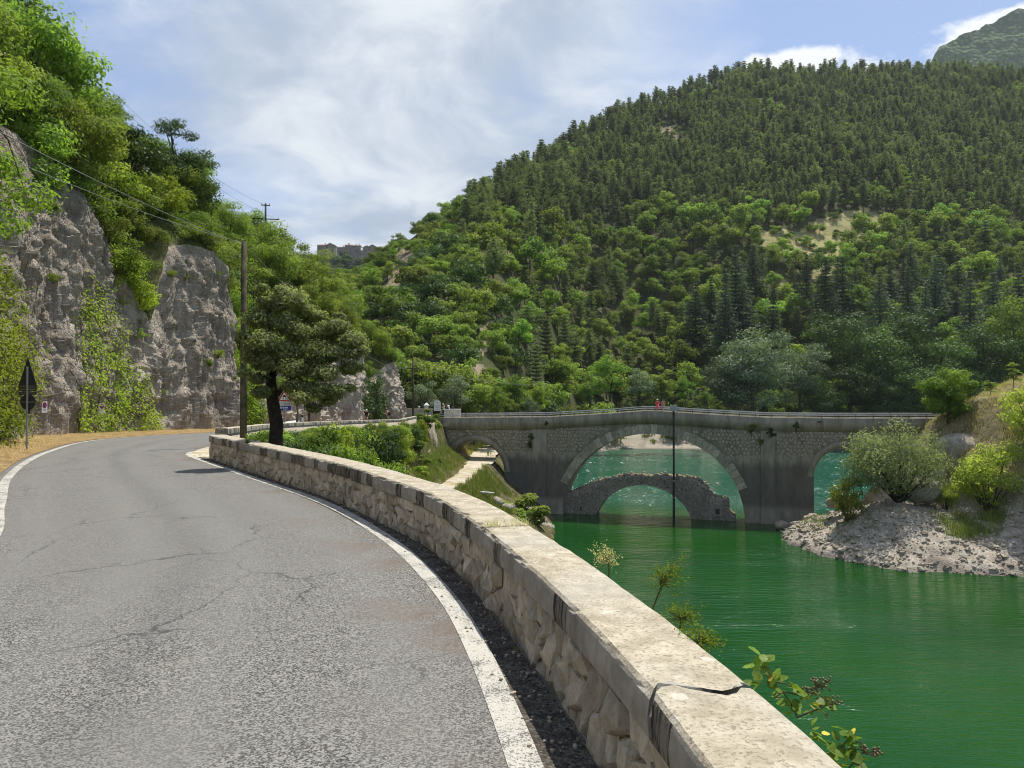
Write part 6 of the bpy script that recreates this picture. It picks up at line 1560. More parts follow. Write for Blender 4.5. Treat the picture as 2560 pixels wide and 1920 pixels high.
for cx0 in (-.20, -.05):                                                            # snow flake and tyre-with-chain symbols
    for k in range(3):
        a = k * math.pi / 3; dx, dz = math.cos(a) * .075, math.sin(a) * .075; nx_, nz_ = -math.sin(a) * .012, math.cos(a) * .012
        mb.plate([(cx0 - dx - nx_, zb_ + .03 - dz - nz_), (cx0 + dx - nx_, zb_ + .03 + dz - nz_), (cx0 + dx + nx_, zb_ + .03 + dz + nz_), (cx0 - dx + nx_, zb_ + .03 - dz + nz_)], -.0145 - k * .001, -.009)
mb.plate([(.02, zb_ + .0), (.24, zb_ + .0), (.17, zb_ + .05), (.20, zb_ + .09), (.12, zb_ + .06), (.05, zb_ + .09), (.08, zb_ + .04)], -.0145, -.009)
mb.plate([(-.06, zb_ - .10), (.16, zb_ - .10), (.16, zb_ - .075), (-.06, zb_ - .075)], -.0145, -.009)
mb.ob('white_symbols', M['white'], e)
# two no-parking plates fixed to the rock
for u, v, y0, lab in ((111.5 * .4, 407, 30, 'small white no-parking plate on the rock nearest the turned-away signs'), (255 * .4, 408, 40, 'small white no-parking plate on the rock by the creeper patch')):
    # follow the sight line until it meets the rock face
    best = None; du = (u - U0) / FPX
    for i in range(NCs):
        for j in (3, 6, 9, 12):
            q = CLIFF[i, j]; uu = U0 + q[0] / q[1] * FPX if q[1] > 5 else 9e9; vv = V0 - (q[2] - EYE) / q[1] * FPX if q[1] > 5 else 9e9
            d_ = abs(uu - u) + abs(vv - v)
            if best is None or d_ < best[0]: best = (d_, i, q)
    _, i, q = best; nrm = CN[i]; a = math.atan2(nrm[1], nrm[0]) + math.pi / 2 - .62
    pos = at(u, v, q[1] - 1.0)
    e = empty('no_parking_sign', pos, a, label=lab, cat='road sign'); k = .8; e.scale = (.72, 1, 1)
    mb = MB(); mb.plate([(-.21 * k, -.30 * k), (.21 * k, -.30 * k), (.21 * k, .30 * k), (-.21 * k, .30 * k)], -.01, .01); mb.ob('plate', M['white'], e)
    C_ = lambda r, n=18: [(r * k * math.cos(t), .10 * k + r * k * math.sin(t)) for t in np.linspace(0, 2 * math.pi, n, endpoint=False)]
    mb = MB(); mb.plate(C_(.17), -.016, -.009); mb.ob('red_ring', M['red'], e)
    mb = MB(); mb.plate(C_(.125), -.02, -.015); mb.ob('blue_disc', M['blue'], e)
    mb = MB(); mb.plate([(-.11 * k, .20 * k), (-.08 * k, .23 * k), (.11 * k, .0), (.08 * k, -.03 * k)], -.024, -.019); mb.ob('red_bar', M['red'], e)
    mb = MB()
    for zz in (-.14, -.20): mb.plate([(-.14 * k, zz * k), (.14 * k, zz * k), (.14 * k, (zz + .03) * k), (-.14 * k, (zz + .03) * k)], -.014, -.009)
    mb.ob('print_lines', M['grey'], e)
    mb = MB(); mb.tube([(0, .01, .0), (0, .6, .0)], .02, 6); mb.ob('rod', M['steel'], e)
# guard rail and delineator on the shaded far side of the road
e = empty('guard_rail', (0, 0, 0), label='short white guard rail past the warning sign on the shaded bend', cat='guard rail')
a, b = at(283, 423.5, 56), at(297.5, 421.5, 59)
for dz in (.0, -.38):
    mb = MB(); mb.tube([a + Vector((0, 0, dz)), b + Vector((0, 0, dz))], .11, 6); mb.ob('beam', M['white'], e)
for t in (.1, .5, .9):
    q = a.lerp(b, t); mb = MB(); mb.box((q.x, q.y + .12, q.z - .4), (.1, .1, 1.4)); mb.ob('post', M['steel'], e)
p = at(302.5, 425, 60); e = empty('marker_post', (p.x, 60, gz(0, 60)), label='white roadside marker post beyond the guard rail', cat='marker post'); mb = MB(); mb.box((0, 0, .55), (.13, .1, 1.1), 0, 0, .85); mb.ob('post', M['white'], e)
mb = MB(); mb.box((0, 0, .95), (.128, .102, .16)); mb.ob('dark_band', M['black'], e)
GT = tree_parts(571, 5.0, 1.9, 22, 200, .14, L['olive'], M['barkgrey'], hb=.35, rzk=.6)
p = at(296, 420, 52); place_tree('roadside_tree', GT, (p.x + .2, 52, gz(0, 52) - .3), 1, 1.0, 'slender pale-barked tree past the warning sign')
# ------------------------------------------------------------------ things by the bridge approach
GZ = -2.0
p = at(424.5, 400, 108); e = empty('stone_pillar', (p.x + .2, 108, GZ - .2), label='white stone gate pillar with a pyramid cap near the bridge end', cat='pillar')
p = at(426.5, 400, 108); e.location.x = p.x; e.scale = (.72, .72, .74)
mb = MB(); mb.box((0, 0, 1.2), (.72, .72, 2.6)); mb.ob('shaft', M['offwhite'], e)
mb = MB(); mb.box((0, 0, 2.58), (.98, .98, .18)); mb.ob('cap_slab', M['white'], e); mb = MB(); mb.box((0, 0, 2.9), (.9, .9, .46), 0, 0, .08); mb.ob('cap', M['white'], e)
p = at(437.4, 400, 106); e = empty('information_board', (p.x, 106, GZ - .2), label='pale information board with an arched top and printed lines at the bridge end', cat='sign')
for sx in (-.80, .80): mb = MB(); mb.box((sx, 0, 1.6), (.10, .10, 3.2)); mb.ob('post', M['black'], e)
e.scale = (.66, .66, .68); w = .72; mb = MB(); mb.plate([(-w, 1.75), (w, 1.75), (w, 3.3)] + [(w * math.cos(t), 3.3 + .62 * math.sin(t)) for t in np.linspace(.2, math.pi - .2, 12)] + [(-w, 3.3)], -.03, .03); mb.ob('board', M['white'], e)
mb = MB()
for z, h, hw in ((3.16, .05, .66), (2.86, .10, .52), (2.58, .05, .66), (2.36, .10, .46), (2.14, .04, .66), (1.94, .10, .5)): mb.plate([(-hw, z), (hw, z), (hw, z + h), (-hw, z + h)], -.036, -.029)
for cx0, r in ((-.38, .07), (0, .15), (.38, .07)): mb.plate([(cx0 + r * math.cos(t), 3.5 + r * math.sin(t)) for t in np.linspace(0, 2 * math.pi, 12, endpoint=False)], -.036, -.029)
mb.ob('print', M['grey'], e)
e = empty('barrier_wall', (0, 0, 0), label='low white wall block behind the bridge railing beside two seated people', cat='wall'); a = at(452, 414, 113)
mb = MB(); mb.box((a.x, 113.5, GZ + .35), (2.4, .45, 1.3), -.05); mb.ob('block', M['offwhite'], e); mb = MB(); mb.box((a.x, 113.5, GZ + 1.05), (2.5, .55, .12), -.05); mb.ob('coping', M['white'], e)
p = at(454.8, 408, 118); e = empty('barrier_arm', (p.x, 118, GZ - .4), label='thin leaning post with a red and white tip by the trees at the bridge end', cat='post')  # taken for a raised barrier arm with a red and white tip
mb = MB(); mb.tube([(0, 0, 0), (-.25, 0, 3.3)], .03, 6); mb.ob('post', M['steel'], e); mb = MB(); mb.tube([(-.25, 0, 3.2), (-.42, 0, 3.9)], [.16, .12], 8); mb.ob('white_sleeve', M['white'], e); mb = MB(); mb.ball((-.52, 0, 4.3), .27, 8, 6, 0, (.8, .8, 1.5)); mb.ob('red_tip', M['red'], e)
p = at(461, 385, 116); wood_pole(p.x, 116, GZ - .5, at(461, 384, 116).z + .3, .07, 'slim wooden pole in front of the trees past the bridge start')
for u, y, lab in ((420.5, 110, 'thin dark post left of the white pillar'), (429, 111, 'thin dark post right of the white pillar')):
    p = at(u, 400, y); e = empty('post', (p.x, y, GZ - .3), label=lab, cat='post'); mb = MB(); mb.tube([(0, 0, 0), (0, 0, 3.6)], .06, 6); mb.ob('shaft', M['black'], e)
p = at(391.5, 395, 99.0); e = empty('road_sign', (p.x + .3, 99.0, GZ), label='round sign seen from its dark back against the last rock face', cat='road sign'); mb = MB(); mb.tube([(0, 0, 0), (0, 0, 3.1)], .05, 6); mb.ob('post', M['steel'], e); mb = MB(); mb.plate([(.1 + .62 * math.cos(t), 3.0 + .62 * math.sin(t)) for t in np.linspace(0, 2 * math.pi, 20, endpoint=False)], -.03, 0); mb.ob('disc', M['signback_shaded'], e)

# ------------------------------------------------------------------ people
def skinned(name, J, E, rad, mats, pick, parent=None, sub=1):
    """one continuous body grown over joints J (edges E, radii rad); pick(face centre) -> material slot"""
    me = bpy.data.meshes.new(name); me.from_pydata([tuple(j) for j in J], E, [])
    o = bpy.data.objects.new(name, me); COL.objects.link(o); md = o.modifiers.new('skin', 'SKIN'); md.use_smooth_shade = True
    for v, r in zip(me.skin_vertices[0].data, rad): v.radius = (r, r) if not hasattr(r, '__len__') else r
    me.skin_vertices[0].data[0].use_root = True
    s = o.modifiers.new('sub', 'SUBSURF'); s.levels = sub; s.render_levels = sub
    bpy.context.view_layer.update(); m2 = bpy.data.meshes.new_from_object(o.evaluated_get(bpy.context.evaluated_depsgraph_get())); bpy.data.objects.remove(o)
    m2.name = name; m2.materials.clear()
    for m in mats: m2.materials.append(m)
    for p_ in m2.polygons: p_.material_index = pick(p_.center, [m2.vertices[i].co for i in p_.vertices]); p_.use_smooth = True
    return ob(name, m2, parent)
def nearest(J, names):
    A = [Vector(j) for j in J]
    return lambda c: names[min(range(len(A)), key=lambda i: (A[i] - c).length)]
def person(loc, rotz, label, pose, mats, zones, hair=True, hat=None, long_hair=False, skirt=None, group=None):
    """joints: 0 pelvis 1 waist 2 chest 3 neck 4 head 5/6 shoulders.. elbows, wrists, hands, hips, knees, ankles, toes"""
    P = dict(pelvis=(0, 0, .93), waist=(0, 0, 1.08), chest=(0, .0, 1.30), neck=(0, -.0, 1.47), head=(0, -.02, 1.60), crown=(0, -.0, 1.70), shL=(-.19, 0, 1.40), elL=(-.25, .03, 1.13), wrL=(-.24, -.08, .92), haL=(-.23, -.12, .83), shR=(.19, 0, 1.40), elR=(.25, .03, 1.13), wrR=(.24, -.08, .92), haR=(.23, -.12, .83), hiL=(-.10, 0, .88), knL=(-.11, -.02, .50), anL=(-.11, .02, .09), toL=(-.12, -.15, .04), hiR=(.10, 0, .88), knR=(.11, -.02, .50), anR=(.11, .02, .09), toR=(.12, -.15, .04))
    P.update(pose); names = list(P); ix = {n: i for i, n in enumerate(names)}
    E = [(ix[a], ix[b]) for a, b in (('pelvis', 'waist'), ('waist', 'chest'), ('chest', 'neck'), ('neck', 'head'), ('head', 'crown'), ('chest', 'shL'), ('shL', 'elL'), ('elL', 'wrL'), ('wrL', 'haL'), ('chest', 'shR'), ('shR', 'elR'), ('elR', 'wrR'), ('wrR', 'haR'), ('pelvis', 'hiL'), ('hiL', 'knL'), ('knL', 'anL'), ('anL', 'toL'), ('pelvis', 'hiR'), ('hiR', 'knR'), ('knR', 'anR'), ('anR', 'toR'))]
    rr = dict(pelvis=.14, waist=.12, chest=.15, neck=.055, head=.095, crown=.075, sh=.065, el=.045, wr=.032, ha=.035, hi=.095, kn=.06, an=.042, to=.035)
    rad = [rr[n] if n in rr else rr[n[:2]] for n in names]
    e = empty('person', loc, rotz, label=label, cat='person', group=group)
    nf = nearest([P[n] for n in names], names)
    skinned('body', [P[n] for n in names], E, rad, mats, lambda c, vs: zones(nf(c), c), e)
    h = Vector(P['head']); f = -1
    mb = MB()
    mb.ball(h + Vector((0, -.095, -.005)), .018, 5, 4, 0, (1, 1.2, 1.3)); mb.ob('nose', M['skin'], e)
    for s in (-1, 1): mb = MB(); mb.ball(h + Vector((.035 * s, -.088, .025)), .011, 5, 4); mb.ob('eye', M['black'], e)
    if hair:
        mb = MB(); mb.ball(h + Vector((0, .03, .045)), .118, 9, 7, 0, (.95, 1, .95))
        if long_hair:
            mb.tube([h + Vector((-.07, .03, .04)), h + Vector((-.12, .06, -.15)), h + Vector((-.13, .04, -.36))], [.06, .07, .03], 7); mb.tube([h + Vector((.07, .03, .04)), h + Vector((.12, .06, -.15)), h + Vector((.13, .04, -.36))], [.06, .07, .03], 7)
        mb.ob('hair', M['hair'], e, True)
    if hat: mb = MB(); mb.lathe([(.0, .20), (.10, .18), (.125, .08), (.20, .06), (.20, .045), (.11, .045)], h, 12); mb.ob('hat', M[hat], e)
    if skirt:
        mat_, z0_, z1_, r0, r1 = skirt; mb = MB(); c = Vector(P['pelvis']); mb.lathe([(r0, z0_), (r0 * .98 + .03, (z0_ + z1_) / 2), (r1, z1_), (r1 - .03, z1_)], (c.x, c.y, 0), 12); mb.ob('skirt', M[mat_], e, True)
    return e
arms = lambda n: n[:2] in ('el', 'wr', 'ha'); headz = lambda n: n in ('head', 'crown', 'neck'); legs = lambda n: n[:2] in ('kn', 'an')
def deckz(s): return float(ztop(s)) - .14
lean = dict(chest=(0, -.10, 1.28), neck=(0, -.19, 1.43), head=(0, -.24, 1.55), crown=(0, -.25, 1.65), shL=(-.19, -.12, 1.38), shR=(.19, -.12, 1.38), elL=(-.27, -.22, 1.12), elR=(.27, -.22, 1.12), wrL=(-.20, -.42, 1.0), wrR=(.20, -.42, 1.0), haL=(-.17, -.50, 1.0), haR=(.17, -.50, 1.0))
s1_, _ = hit(657.5, 405, .75); s2_, _ = hit(663, 405, .75)
q = bw(s1_, .72, 0); person((q[0], q[1], deckz(s1_)), -BA, 'person in a coral red dress and pale hat leaning on the bridge railing', lean, [M['coral'], M['skin']], lambda n, c: 1 if headz(n) or n[:2] in ('wr', 'ha') or legs(n) or n[:2] == 'to' else 0, True, 'straw_hat', False, ('coral', 1.02, .42, .17, .34), 'people on the bridge')
q = bw(s2_, .80, 0); person((q[0], q[1], deckz(s2_)), -BA + .15, 'person with long brown hair in a patterned top standing at the bridge railing', dict(), [M['floral'], M['skin'], M['whitecloth']], lambda n, c: 1 if headz(n) or arms(n) else (2 if legs(n) or n[:2] in ('hi', 'to') else 0), True, None, True, ('floral', 1.02, .55, .16, .27), 'people on the bridge')
p = at(419, 405, 107); person((p.x, 107, GZ - .15), .4, 'person in black clothes and a white cap walking near the white pillar', dict(elL=(-.30, .0, 1.15), elR=(.30, .0, 1.15), wrL=(-.2, -.18, 1.05), wrR=(.2, -.18, 1.05), haL=(-.1, -.24, 1.05), haR=(.1, -.24, 1.05)), [M['darkcloth'], M['skin']], lambda n, c: 1 if headz(n) or n[:2] == 'ha' else 0, True, 'whitecloth')
sit = dict(pelvis=(0, .05, .62), waist=(0, .02, .78), chest=(0, -.04, 1.0), neck=(0, -.08, 1.16), head=(0, -.12, 1.29), crown=(0, -.12, 1.39), shL=(-.19, -.04, 1.10), shR=(.19, -.04, 1.10), elL=(-.25, -.1, .85), elR=(.25, -.1, .85), wrL=(-.15, -.32, .80), wrR=(.15, -.32, .80), haL=(-.10, -.40, .80), haR=(.10, -.40, .80), hiL=(-.11, 0, .60), hiR=(.11, 0, .60), knL=(-.13, -.42, .58), knR=(.13, -.42, .58), anL=(-.13, -.42, .16), anR=(.13, -.42, .16), toL=(-.13, -.56, .1), toR=(.13, -.56, .1))
p = at(443.6, 405, 113); person((p.x, 113.4, GZ + .45), -1.0, 'person in pale clothes sitting behind the white wall beside the information board', sit, [M['whitecloth'], M['skin'], M['offwhite']], lambda n, c: 1 if headz(n) or arms(n) else (2 if legs(n) else 0), True, 'straw_hat', False, None, 'people sitting by the white wall')
p = at(448.6, 405, 113); person((p.x, 113.4, GZ + .55), -2.0, 'person in a bright white shirt leaning forward on the white wall', {**sit, 'chest': (0, -.18, .98), 'neck': (0, -.28, 1.11), 'head': (0, -.34, 1.22), 'crown': (0, -.35, 1.32)}, [M['whitecloth'], M['skin'], M['darkcloth']], lambda n, c: 1 if headz(n) or arms(n) else (2 if legs(n) or n[:2] == 'hi' else 0), True, None, False, None, 'people sitting by the white wall')
# cyclists
def bicycle(loc, rotz, label, frame_mat):
    e = empty('bicycle', loc, rotz, label=label, cat='bicycle')                      # rides towards -Y
    for y in (-.52, .52):
        w = empty('wheel'); w.parent = e; w.location = (0, y, .34)
        mb = MB(); mb.tube([(0, .325 * math.cos(a), .325 * math.sin(a)) for a in np.linspace(0, 2 * math.pi, 25)], .018, 6, 0, False); mb.ob('tyre', M['black'], w)
        mb = MB(); mb.tube([(0, .30 * math.cos(a), .30 * math.sin(a)) for a in np.linspace(0, 2 * math.pi, 25)], .010, 5, 0, False)
        for a in np.linspace(0, 2 * math.pi, 12, endpoint=False): mb.tube([(0, 0, 0), (0, .3 * math.cos(a), .3 * math.sin(a))], .003, 3)
        mb.ob('rim', M['steel'], w)
    bb, seat, head, hd2 = (0, .06, .30), (0, .20, .82), (0, -.36, .86), (0, -.40, .74)
    mb = MB()
    for a, b, r in ((bb, seat, .018), (bb, hd2, .02), (seat, head, .017), (bb, (0, .52, .34), .012), ((0, .19, .76), (0, .52, .34), .010), (head, (0, -.52, .34), .015), (seat, (0, .22, .95), .014)): mb.tube([a, b], r, 6)
    mb.ob('frame', frame_mat, e)
    mb = MB(); mb.tube([(0, .30, .96), (0, .2, .97), (0, .06, .965)], [.06, .045, .018], 7); mb.ob('saddle', M['black'], e)
    mb = MB(); mb.tube([head, (0, -.42, .98)], .015, 6); mb.tube([(-.21, -.50, .97), (-.20, -.44, 1.0), (.20, -.44, 1.0), (.21, -.50, .97)], .014, 6); mb.ob('handlebar', M['black'], e)
    mb = MB(); mb.lathe([(.09, -.006), (.09, .006)], (0, 0, 0), 14); c = mb.ob('chainring', M['steel'], e); c.location = (.05, .06, .30); c.rotation_euler = (0, R(90), 0)
    for sx, dz in ((-.11, .16), (.11, -.16)): mb = MB(); mb.box((sx, .06, .30 + dz), (.08, .09, .025)); mb.ob('pedal', M['black'], e)
    return e
ride = dict(pelvis=(0, .20, 1.02), waist=(0, .10, 1.14), chest=(0, -.10, 1.30), neck=(0, -.24, 1.40), head=(0, -.33, 1.48), crown=(0, -.34, 1.58), shL=(-.19, -.13, 1.34), shR=(.19, -.13, 1.34), elL=(-.26, -.28, 1.14), elR=(.26, -.28, 1.14), wrL=(-.21, -.44, 1.03), wrR=(.21, -.44, 1.03), haL=(-.20, -.50, 1.0), haR=(.20, -.50, 1.0), hiL=(-.10, .18, .98), hiR=(.10, .18, .98), knL=(-.12, -.20, .86), knR=(.12, -.14, .66), anL=(-.11, .06, .54), anR=(.11, .08, .22), toL=(-.11, -.06, .48), toR=(.11, -.06, .16))
for u, y, rz, lab, bl, zone_, mats, hat, fm in ((366.3, 80, .25, 'cyclist with a white helmet and dark jersey riding towards us behind the second wall', 'road bike ridden by the white-helmeted cyclist', lambda n, c: 1 if headz(n) or arms(n) or legs(n) else 0, [M['darkcloth'], M['skin']], 'whitecloth', M['red']),
    (388.5, 87, -1.0, 'cyclist in maroon shorts and pale top bending low over the handlebar by the last rock', 'road bike ridden by the cyclist in maroon shorts', lambda n, c: 1 if headz(n) or arms(n) or legs(n) else (2 if n in ('pelvis', 'waist') or n[:2] == 'hi' else 0), [M['skin'], M['skin'], M['maroon']], None, M['black'])):
    p = at(u, 416, y); bicycle((p.x, y, gz(0, y)), rz, bl, fm)
    person((p.x, y, gz(0, y)), rz, lab, ride, mats, zone_, hat is None, None)
    if hat:
        pe_ = [o for o in bpy.data.objects if o.get('label') == lab][0]; mb = MB(); mb.ball(Vector(ride['head']) + Vector((0, .02, .06)), .125, 10, 7, 0, (.85, 1.15, .8)); mb.ob('helmet', M['white'], pe_, True)

# ------------------------------------------------------------------ hill village
rng = np.random.default_rng(19)
def house(x, y, zb, w, d, h, rh, rot, label, wins, ridge='x', chim=1):
    e = empty('stone_house', (x, y, zb), rot, label=label, cat='house', group='houses of the hilltop village')
    mb = MB(); mb.box((0, 0, h / 2 - 4), (w, d, h + 8))
    if ridge == 'x': mb.add([(-w / 2, -d / 2, h), (-w / 2, d / 2, h), (-w / 2, 0, h + rh), (w / 2, -d / 2, h), (w / 2, d / 2, h), (w / 2, 0, h + rh)], [(0, 2, 1), (3, 4, 5)])
    else: mb.add([(-w / 2, -d / 2, h), (w / 2, -d / 2, h), (0, -d / 2, h + rh), (-w / 2, d / 2, h), (w / 2, d / 2, h), (0, d / 2, h + rh)], [(0, 1, 2), (3, 5, 4)])
    mb.ob('wall', M['housewall'], e)
    o = .45; mb = MB(); t = .25
    if ridge == 'x':
        for sg in (-1, 1):
            V = [(-w / 2 - o, sg * (d / 2 + o), h - .25), (w / 2 + o, sg * (d / 2 + o), h - .25), (w / 2 + o, 0, h + rh + .05), (-w / 2 - o, 0, h + rh + .05)]; V += [(a, b, c + t) for a, b, c in V]
            mb.add(V, [(3, 2, 1, 0), (4, 5, 6, 7), (0, 1, 5, 4), (1, 2, 6, 5), (2, 3, 7, 6), (3, 0, 4, 7)])
    else:
        for sg in (-1, 1):
            V = [(sg * (w / 2 + o), -d / 2 - o, h - .25), (sg * (w / 2 + o), d / 2 + o, h - .25), (0, d / 2 + o, h + rh + .05), (0, -d / 2 - o, h + rh + .05)]; V += [(a, b, c + t) for a, b, c in V]
            mb.add(V, [(3, 2, 1, 0), (4, 5, 6, 7), (0, 1, 5, 4), (1, 2, 6, 5), (2, 3, 7, 6), (3, 0, 4, 7)])
    rf = mb.ob('roof', M['roof'], e)
    for c in range(chim): mb = MB(); cx0 = rng.uniform(-.35, .35) * w; mb.box((cx0, 0, h + rh * .8 + .8), (.8, .8, 2.2)); mb.ob('chimney', M['housewall'], rf)
    for (a, b, ww, hh_) in wins:
        f = MB(); f.box((a * w, -d / 2 - .03, b * h), (ww + .4, .10, hh_ + .4)); fo_ = f.ob('window', M['offwhite'], e); g = MB(); g.box((a * w, -d / 2 - .07, b * h), (ww, .08, hh_)); g.ob('pane', M['dark'], fo_)
YV = 800
for (u0, u1, vb, ve, rh, lab, wins, ridge, ch) in [
    (316, 325, 250, 244.5, 1.6, 'leftmost village house, half hidden by trees on the crag', ((-.2, .4, 1, 1.6), (.25, .6, 1, 1.5)), 'x', 1),
    (325.5, 333.5, 252, 244, 1.6, 'gabled village house next to the leftmost one', ((0, .55, 1, 1.6),), 'y', 1),
    (336, 344, 257, 246.5, 1.2, 'tall narrow village house over the rock', ((-.2, .7, 1, 1.6), (.2, .4, 1, 1.6), (-.15, .2, 1, 1.5)), 'x', 1),
    (343.5, 351, 256, 244.5, 1.4, 'tallest village house with a long eaves line', ((-.25, .75, 1.1, 1.8), (.2, .75, 1.1, 1.8), (-.1, .4, 1, 1.6), (.25, .25, 1, 1.6)), 'x', 2),
    (350.5, 359, 256, 244.8, 1.3, 'village house with three chimneys in the middle of the row', ((-.3, .8, 1, 1.7), (.05, .5, 1.2, 2.6), (.32, .75, 1, 1.6), (.3, .35, 1, 1.6)), 'x', 3),
    (356, 362.5, 256, 249.6, .8, 'low annex with an arched opening in the village row', ((.1, .4, 1.6, 2.6),), 'x', 0),
    (361.5, 368.5, 255, 246.8, 2.0, 'village house with a sloping roof right of the gap', ((-.1, .7, 1, 1.5), (.25, .35, 1, 1.5)), 'y', 1),
    (366.5, 376.5, 256, 246.3, 2.6, 'broad gabled village house at the right end of the row', ((-.3, .72, 1, 1.6), (0, .72, 1, 1.6), (.15, .35, 2, 1.4), (-.25, .35, 1.6, 1.2)), 'y', 0),
    (361, 373, 259, 252.0, .7, 'low terrace house below the right end of the village', ((-.3, .6, 1.4, 1.3), (.2, .55, 2.4, 1.2)), 'x', 0)]:
    a, b = at(u0, vb, YV), at(u1, vb, YV); h = at(0, ve, YV).z - a.z
    house((a.x + b.x) / 2, YV + (8 if lab.startswith('low terr') is False else 2), a.z, b.x - a.x, 9, h, rh, rng.uniform(-.12, .12), lab, wins, ridge, ch)
VT = far_broadleaf(390, 9.5, 4.6, L['deep'], 16, 90, .7)
for i in range(52):
    u = rng.uniform(305, 384); v = 256 + rng.uniform(2, 40) + (4 if u > 350 else 0); y = 800 - (v - 256) * 3.2; p = at(u, v, y)
    o = ob('broadleaf_tree', VT, None, (p.x, y, p.z - 4), rng.uniform(0, 6), rng.uniform(.8, 1.5)); setprops(o, 'dark tree on the shaded crag below the hilltop village', 'tree', 'trees below the village')

# ------------------------------------------------------------------ plants at the near wall
def obovate(seed):
    r = np.random.default_rng(seed); n = 7; V, F = [], []
    for k in range(n):
        t = k / (n - 1); w = .36 * math.sin(math.pi * t ** .8) ** .8 * (1 + (.10 if k % 2 else -.06)); z = -.18 * (t - .3) ** 2
        V += [(-w, t, z + .10 * w), (0, t, z), (w, t, z + .10 * w)]
    for k in range(n - 1):
        a = 3 * k; F += [(a, a + 1, a + 4, a + 3), (a + 1, a + 2, a + 5, a + 4)]
    return mesh_np('leaf', V, F, [L['bramble']], None, True, r.uniform(0, 1, len(F)))
OBV = [obovate(i) for i in range(3)]
yell = leaf('yellowed_leaf', (.48, .30, .04), (.60, .36, .05), .35, .2, .5, .02, 1.2); OBY = OBV[0].copy(); OBY.materials.clear(); OBY.materials.append(yell)
M['stem'] = plain('green_stem', (.10, .11, .035), .6, .3); M['berry'] = plain('unripe_berry', (.16, .12, .06), .55, .4, 0, .5, 90)
def bramble(label, stems, leaves_at, clusters, seed, y0):
    r = np.random.default_rng(seed); o0 = at(stems[0][0][0], stems[0][0][1], y0); e = empty('bramble', o0, label=label, cat='bramble')
    K = lambda u, v, dy=0.0: at(u, v, y0 + dy) - o0
    for s in stems: mb = MB(); mb.tube([K(*q) for q in s], list(np.linspace(.0035, .0016, len(s))), 6); mb.ob('stem', M['stem'], e)
    for (u, v, n, sz) in leaves_at:
        c = K(u, v, r.uniform(-.05, .05))
        for k in range(n):
            me = OBY if r.uniform() < .10 else OBV[int(r.integers(3))]
            w = r.uniform(0, 6.28); ob('leaf', me, e, c + Vector(r.normal(size=3) * .010), (r.uniform(-.6, .9), r.uniform(-.7, .7), w), sz * r.uniform(.75, 1.2))
    for (u, v, n, sp) in clusters:
        c = K(u, v); mb = MB(); mbs_ = MB()
        for k in range(n):
            q = c + Vector((r.normal() * sp, r.normal() * sp * .6, r.normal() * sp * .7)); mb.ball(q, .0048, 6, 5); mbs_.tube([c - Vector((sp, 0, sp * .6)), (c + q) / 2, q], .0008, 3)
        mb.ob('berry_cluster', M['berry'], e); mbs_.ob('berry_stalks', M['stem'], e)
bramble('bramble shoot with yellowing leaves and green berries rising behind the near coping', [[(796, 716), (790, 702), (781, 690), (772, 680), (763, 672), (761, 662)], [(781, 690), (800, 694), (812, 690), (819, 684)], [(796, 716), (810, 710), (822, 706), (832, 700)], [(772, 680), (784, 682), (792, 688)]],
    [(765, 657, 4, .062), (758, 668, 3, .045), (772, 674, 4, .052), (753, 684, 4, .045), (791, 688, 3, .055), (797, 694, 2, .05), (783, 698, 3, .04), (803, 700, 4, .045), (812, 706, 4, .05), (820, 703, 3, .045), (776, 688, 3, .04), (800, 712, 4, .045), (790, 706, 3, .04), (815, 694, 2, .04)], [(819, 682, 30, .020), (814, 690, 16, .014), (831, 702, 26, .017), (806, 692, 9, .010)], 5, 2.75)
bramble('lower bramble shoot with berries at the edge of the near coping', [[(825, 752), (838, 748), (850, 747), (860, 748)], [(838, 748), (846, 738), (850, 732)], [(845, 770), (852, 760), (856, 752)]],
    [(848, 731, 4, .05), (855, 737, 3, .045), (838, 742, 4, .045), (846, 752, 4, .045), (852, 760, 5, .05), (838, 760, 4, .045), (858, 766, 4, .05), (812, 728, 4, .045), (818, 735, 4, .04), (828, 744, 4, .045)], [(866, 748, 26, .017), (874, 750, 14, .011)], 6, 2.6)
def tuft(label, base, tip, y, n, spread, lm, seed, stem=True):
    r = np.random.default_rng(seed); b = at(*base, y); t = at(*tip, y); e = empty('wild_plant', b, label=label, cat='plant'); d = t - b; mb = MB(); Cs, Ns, Ts = [], [], []
    mb.tube([(0, 0, -.1), d * .5 + Vector((.01, 0, 0)), d], [.006, .005, .003], 5)
    for k in range(n):
        q = d * r.uniform(.55, 1.05) + Vector(tuple(r.normal(size=3) * spread * np.array([1, .8, .7]))); mb.tube([d * .5, (d * .6 + q) / 2, q], [.002, .0015, .0008], 3, cap=False)
        for j in range(14): Cs.append(np.array(q) + r.normal(size=3) * .013); Ns.append(r.normal(size=3) + np.array([0, 0, .6])); Ts.append(r.uniform(0, 1))
    mb.ob('stems', M['stem'], e); V, F = leafcloud(np.array(Cs), np.array(Ns), .012, r, .55); ob('leaves', mesh_np('leaves', V, F, [L[lm]], None, False, Ts), e)
tuft('dry brown sprig sticking up behind the coping farthest of the four sprigs', (609, 567), (604, 553), 4.6, 34, .045, 'dry', 1)
tuft('yellow-green sprig on a thin curved stem leaning over the water', (648, 600), (672, 568), 4.15, 46, .045, 'ivy', 2)
tuft('bushy yellowish sprig hugging the outer edge of the coping', (676, 622), (683, 614), 3.6, 44, .045, 'ivy', 3)
tuft('green-yellow sprig nearest the cracked coping', (698, 646), (701, 636), 3.25, 44, .042, 'ivy', 4)
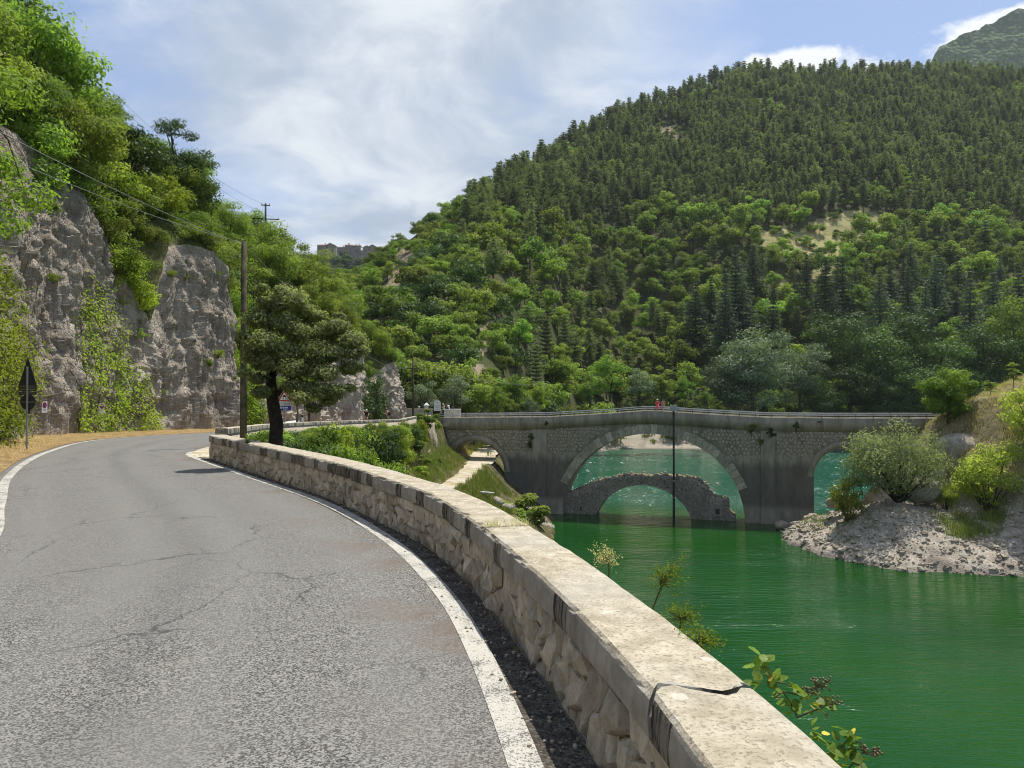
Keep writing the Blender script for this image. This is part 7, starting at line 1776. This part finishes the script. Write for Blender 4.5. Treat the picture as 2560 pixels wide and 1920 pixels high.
# dry grass in the coping joint, weeds along the wall foot
rng = np.random.default_rng(12); c, nn = wall_frame(RC, S1, np.full(150, sy(5.86))); o = rng.uniform(.02, .37, 150); x = c + nn * o[:, None]
P = np.stack([x[:, 0], x[:, 1] + rng.normal(0, .008, 150), np.full(150, WALL_T - .01)], 1); V, F, T = blades(rng, P, .075, .004, .9)
setprops(ob('joint_grass', mesh_np('joint_grass', V, F, [L['dry']], None, False, T)), kind='stuff', label='dry grass growing in the joint of the coping')
c, nn = wall_frame(RC, S1, np.full(70, sy(15.55))); x = c + nn * rng.uniform(-.03, .06, 70)[:, None]; P = np.stack([x[:, 0], x[:, 1], np.full(70, WALL_T - .02)], 1); V, F, T = blades(rng, P, .10, .012, .8)
setprops(ob('joint_weed', mesh_np('joint_weed', V, F, [L['deep']], None, False, T)), kind='stuff', label='tuft of dark weed in the coping joint near the wall end')
q = rng.uniform(sy(1.5), sy(18), 420); c, nn = wall_frame(RC, S1, q); x = c + nn * (rng.uniform(-.05, .03, 420))[:, None]; P = np.stack([x[:, 0], x[:, 1], np.zeros(420)], 1); V, F, T = blades(rng, P, .07, .005, .8)
setprops(ob('wall_foot_grass', mesh_np('wall_foot_grass', V, F, [L['dry']], None, False, T)), kind='stuff', label='thin dry grass along the foot of the wall')
# small plants rooted in the bridge face
CR = bush_mesh(790, 1.0, .9, 10, 60, .22, L['bright'], up=.4)
CD = bush_mesh(791, 1.0, 1.0, 12, 80, .22, L['deep'], up=.4)
for u, v, r, k, lab in ((547, 423, .45, CD, 'dark weed growing at the band beside the near pilaster'), (754, 427, .7, CR, 'pale leafy plant rooted high beside the far pilaster'), (751, 431, .6, CR, 'pale leafy plant just below the highest one beside the far pilaster'), (770, 435, .85, CD, 'dark bushy plant on the far pilaster'), (761, 442, .7, CR, 'pale drooping plant on the stonework left of the dark bushy one'), (796, 428, .8, CD, 'dark plant hanging from the band over the far pier'), (820, 421, .4, CR, 'small bright plant on the band above the far side arch'), (531, 437, .6, CD, 'dark ivy strip on the near pier'), (530, 445, .6, CD, 'dark ivy patch lower on the near pier')):
    s_, z_ = hit(u, v, -.1); q = bw(s_, -.12, z_ - .4); place_bush('wall_plant', k, q, u, (r, r * .6, r), lab, 'plant', 'plants rooted in the bridge')
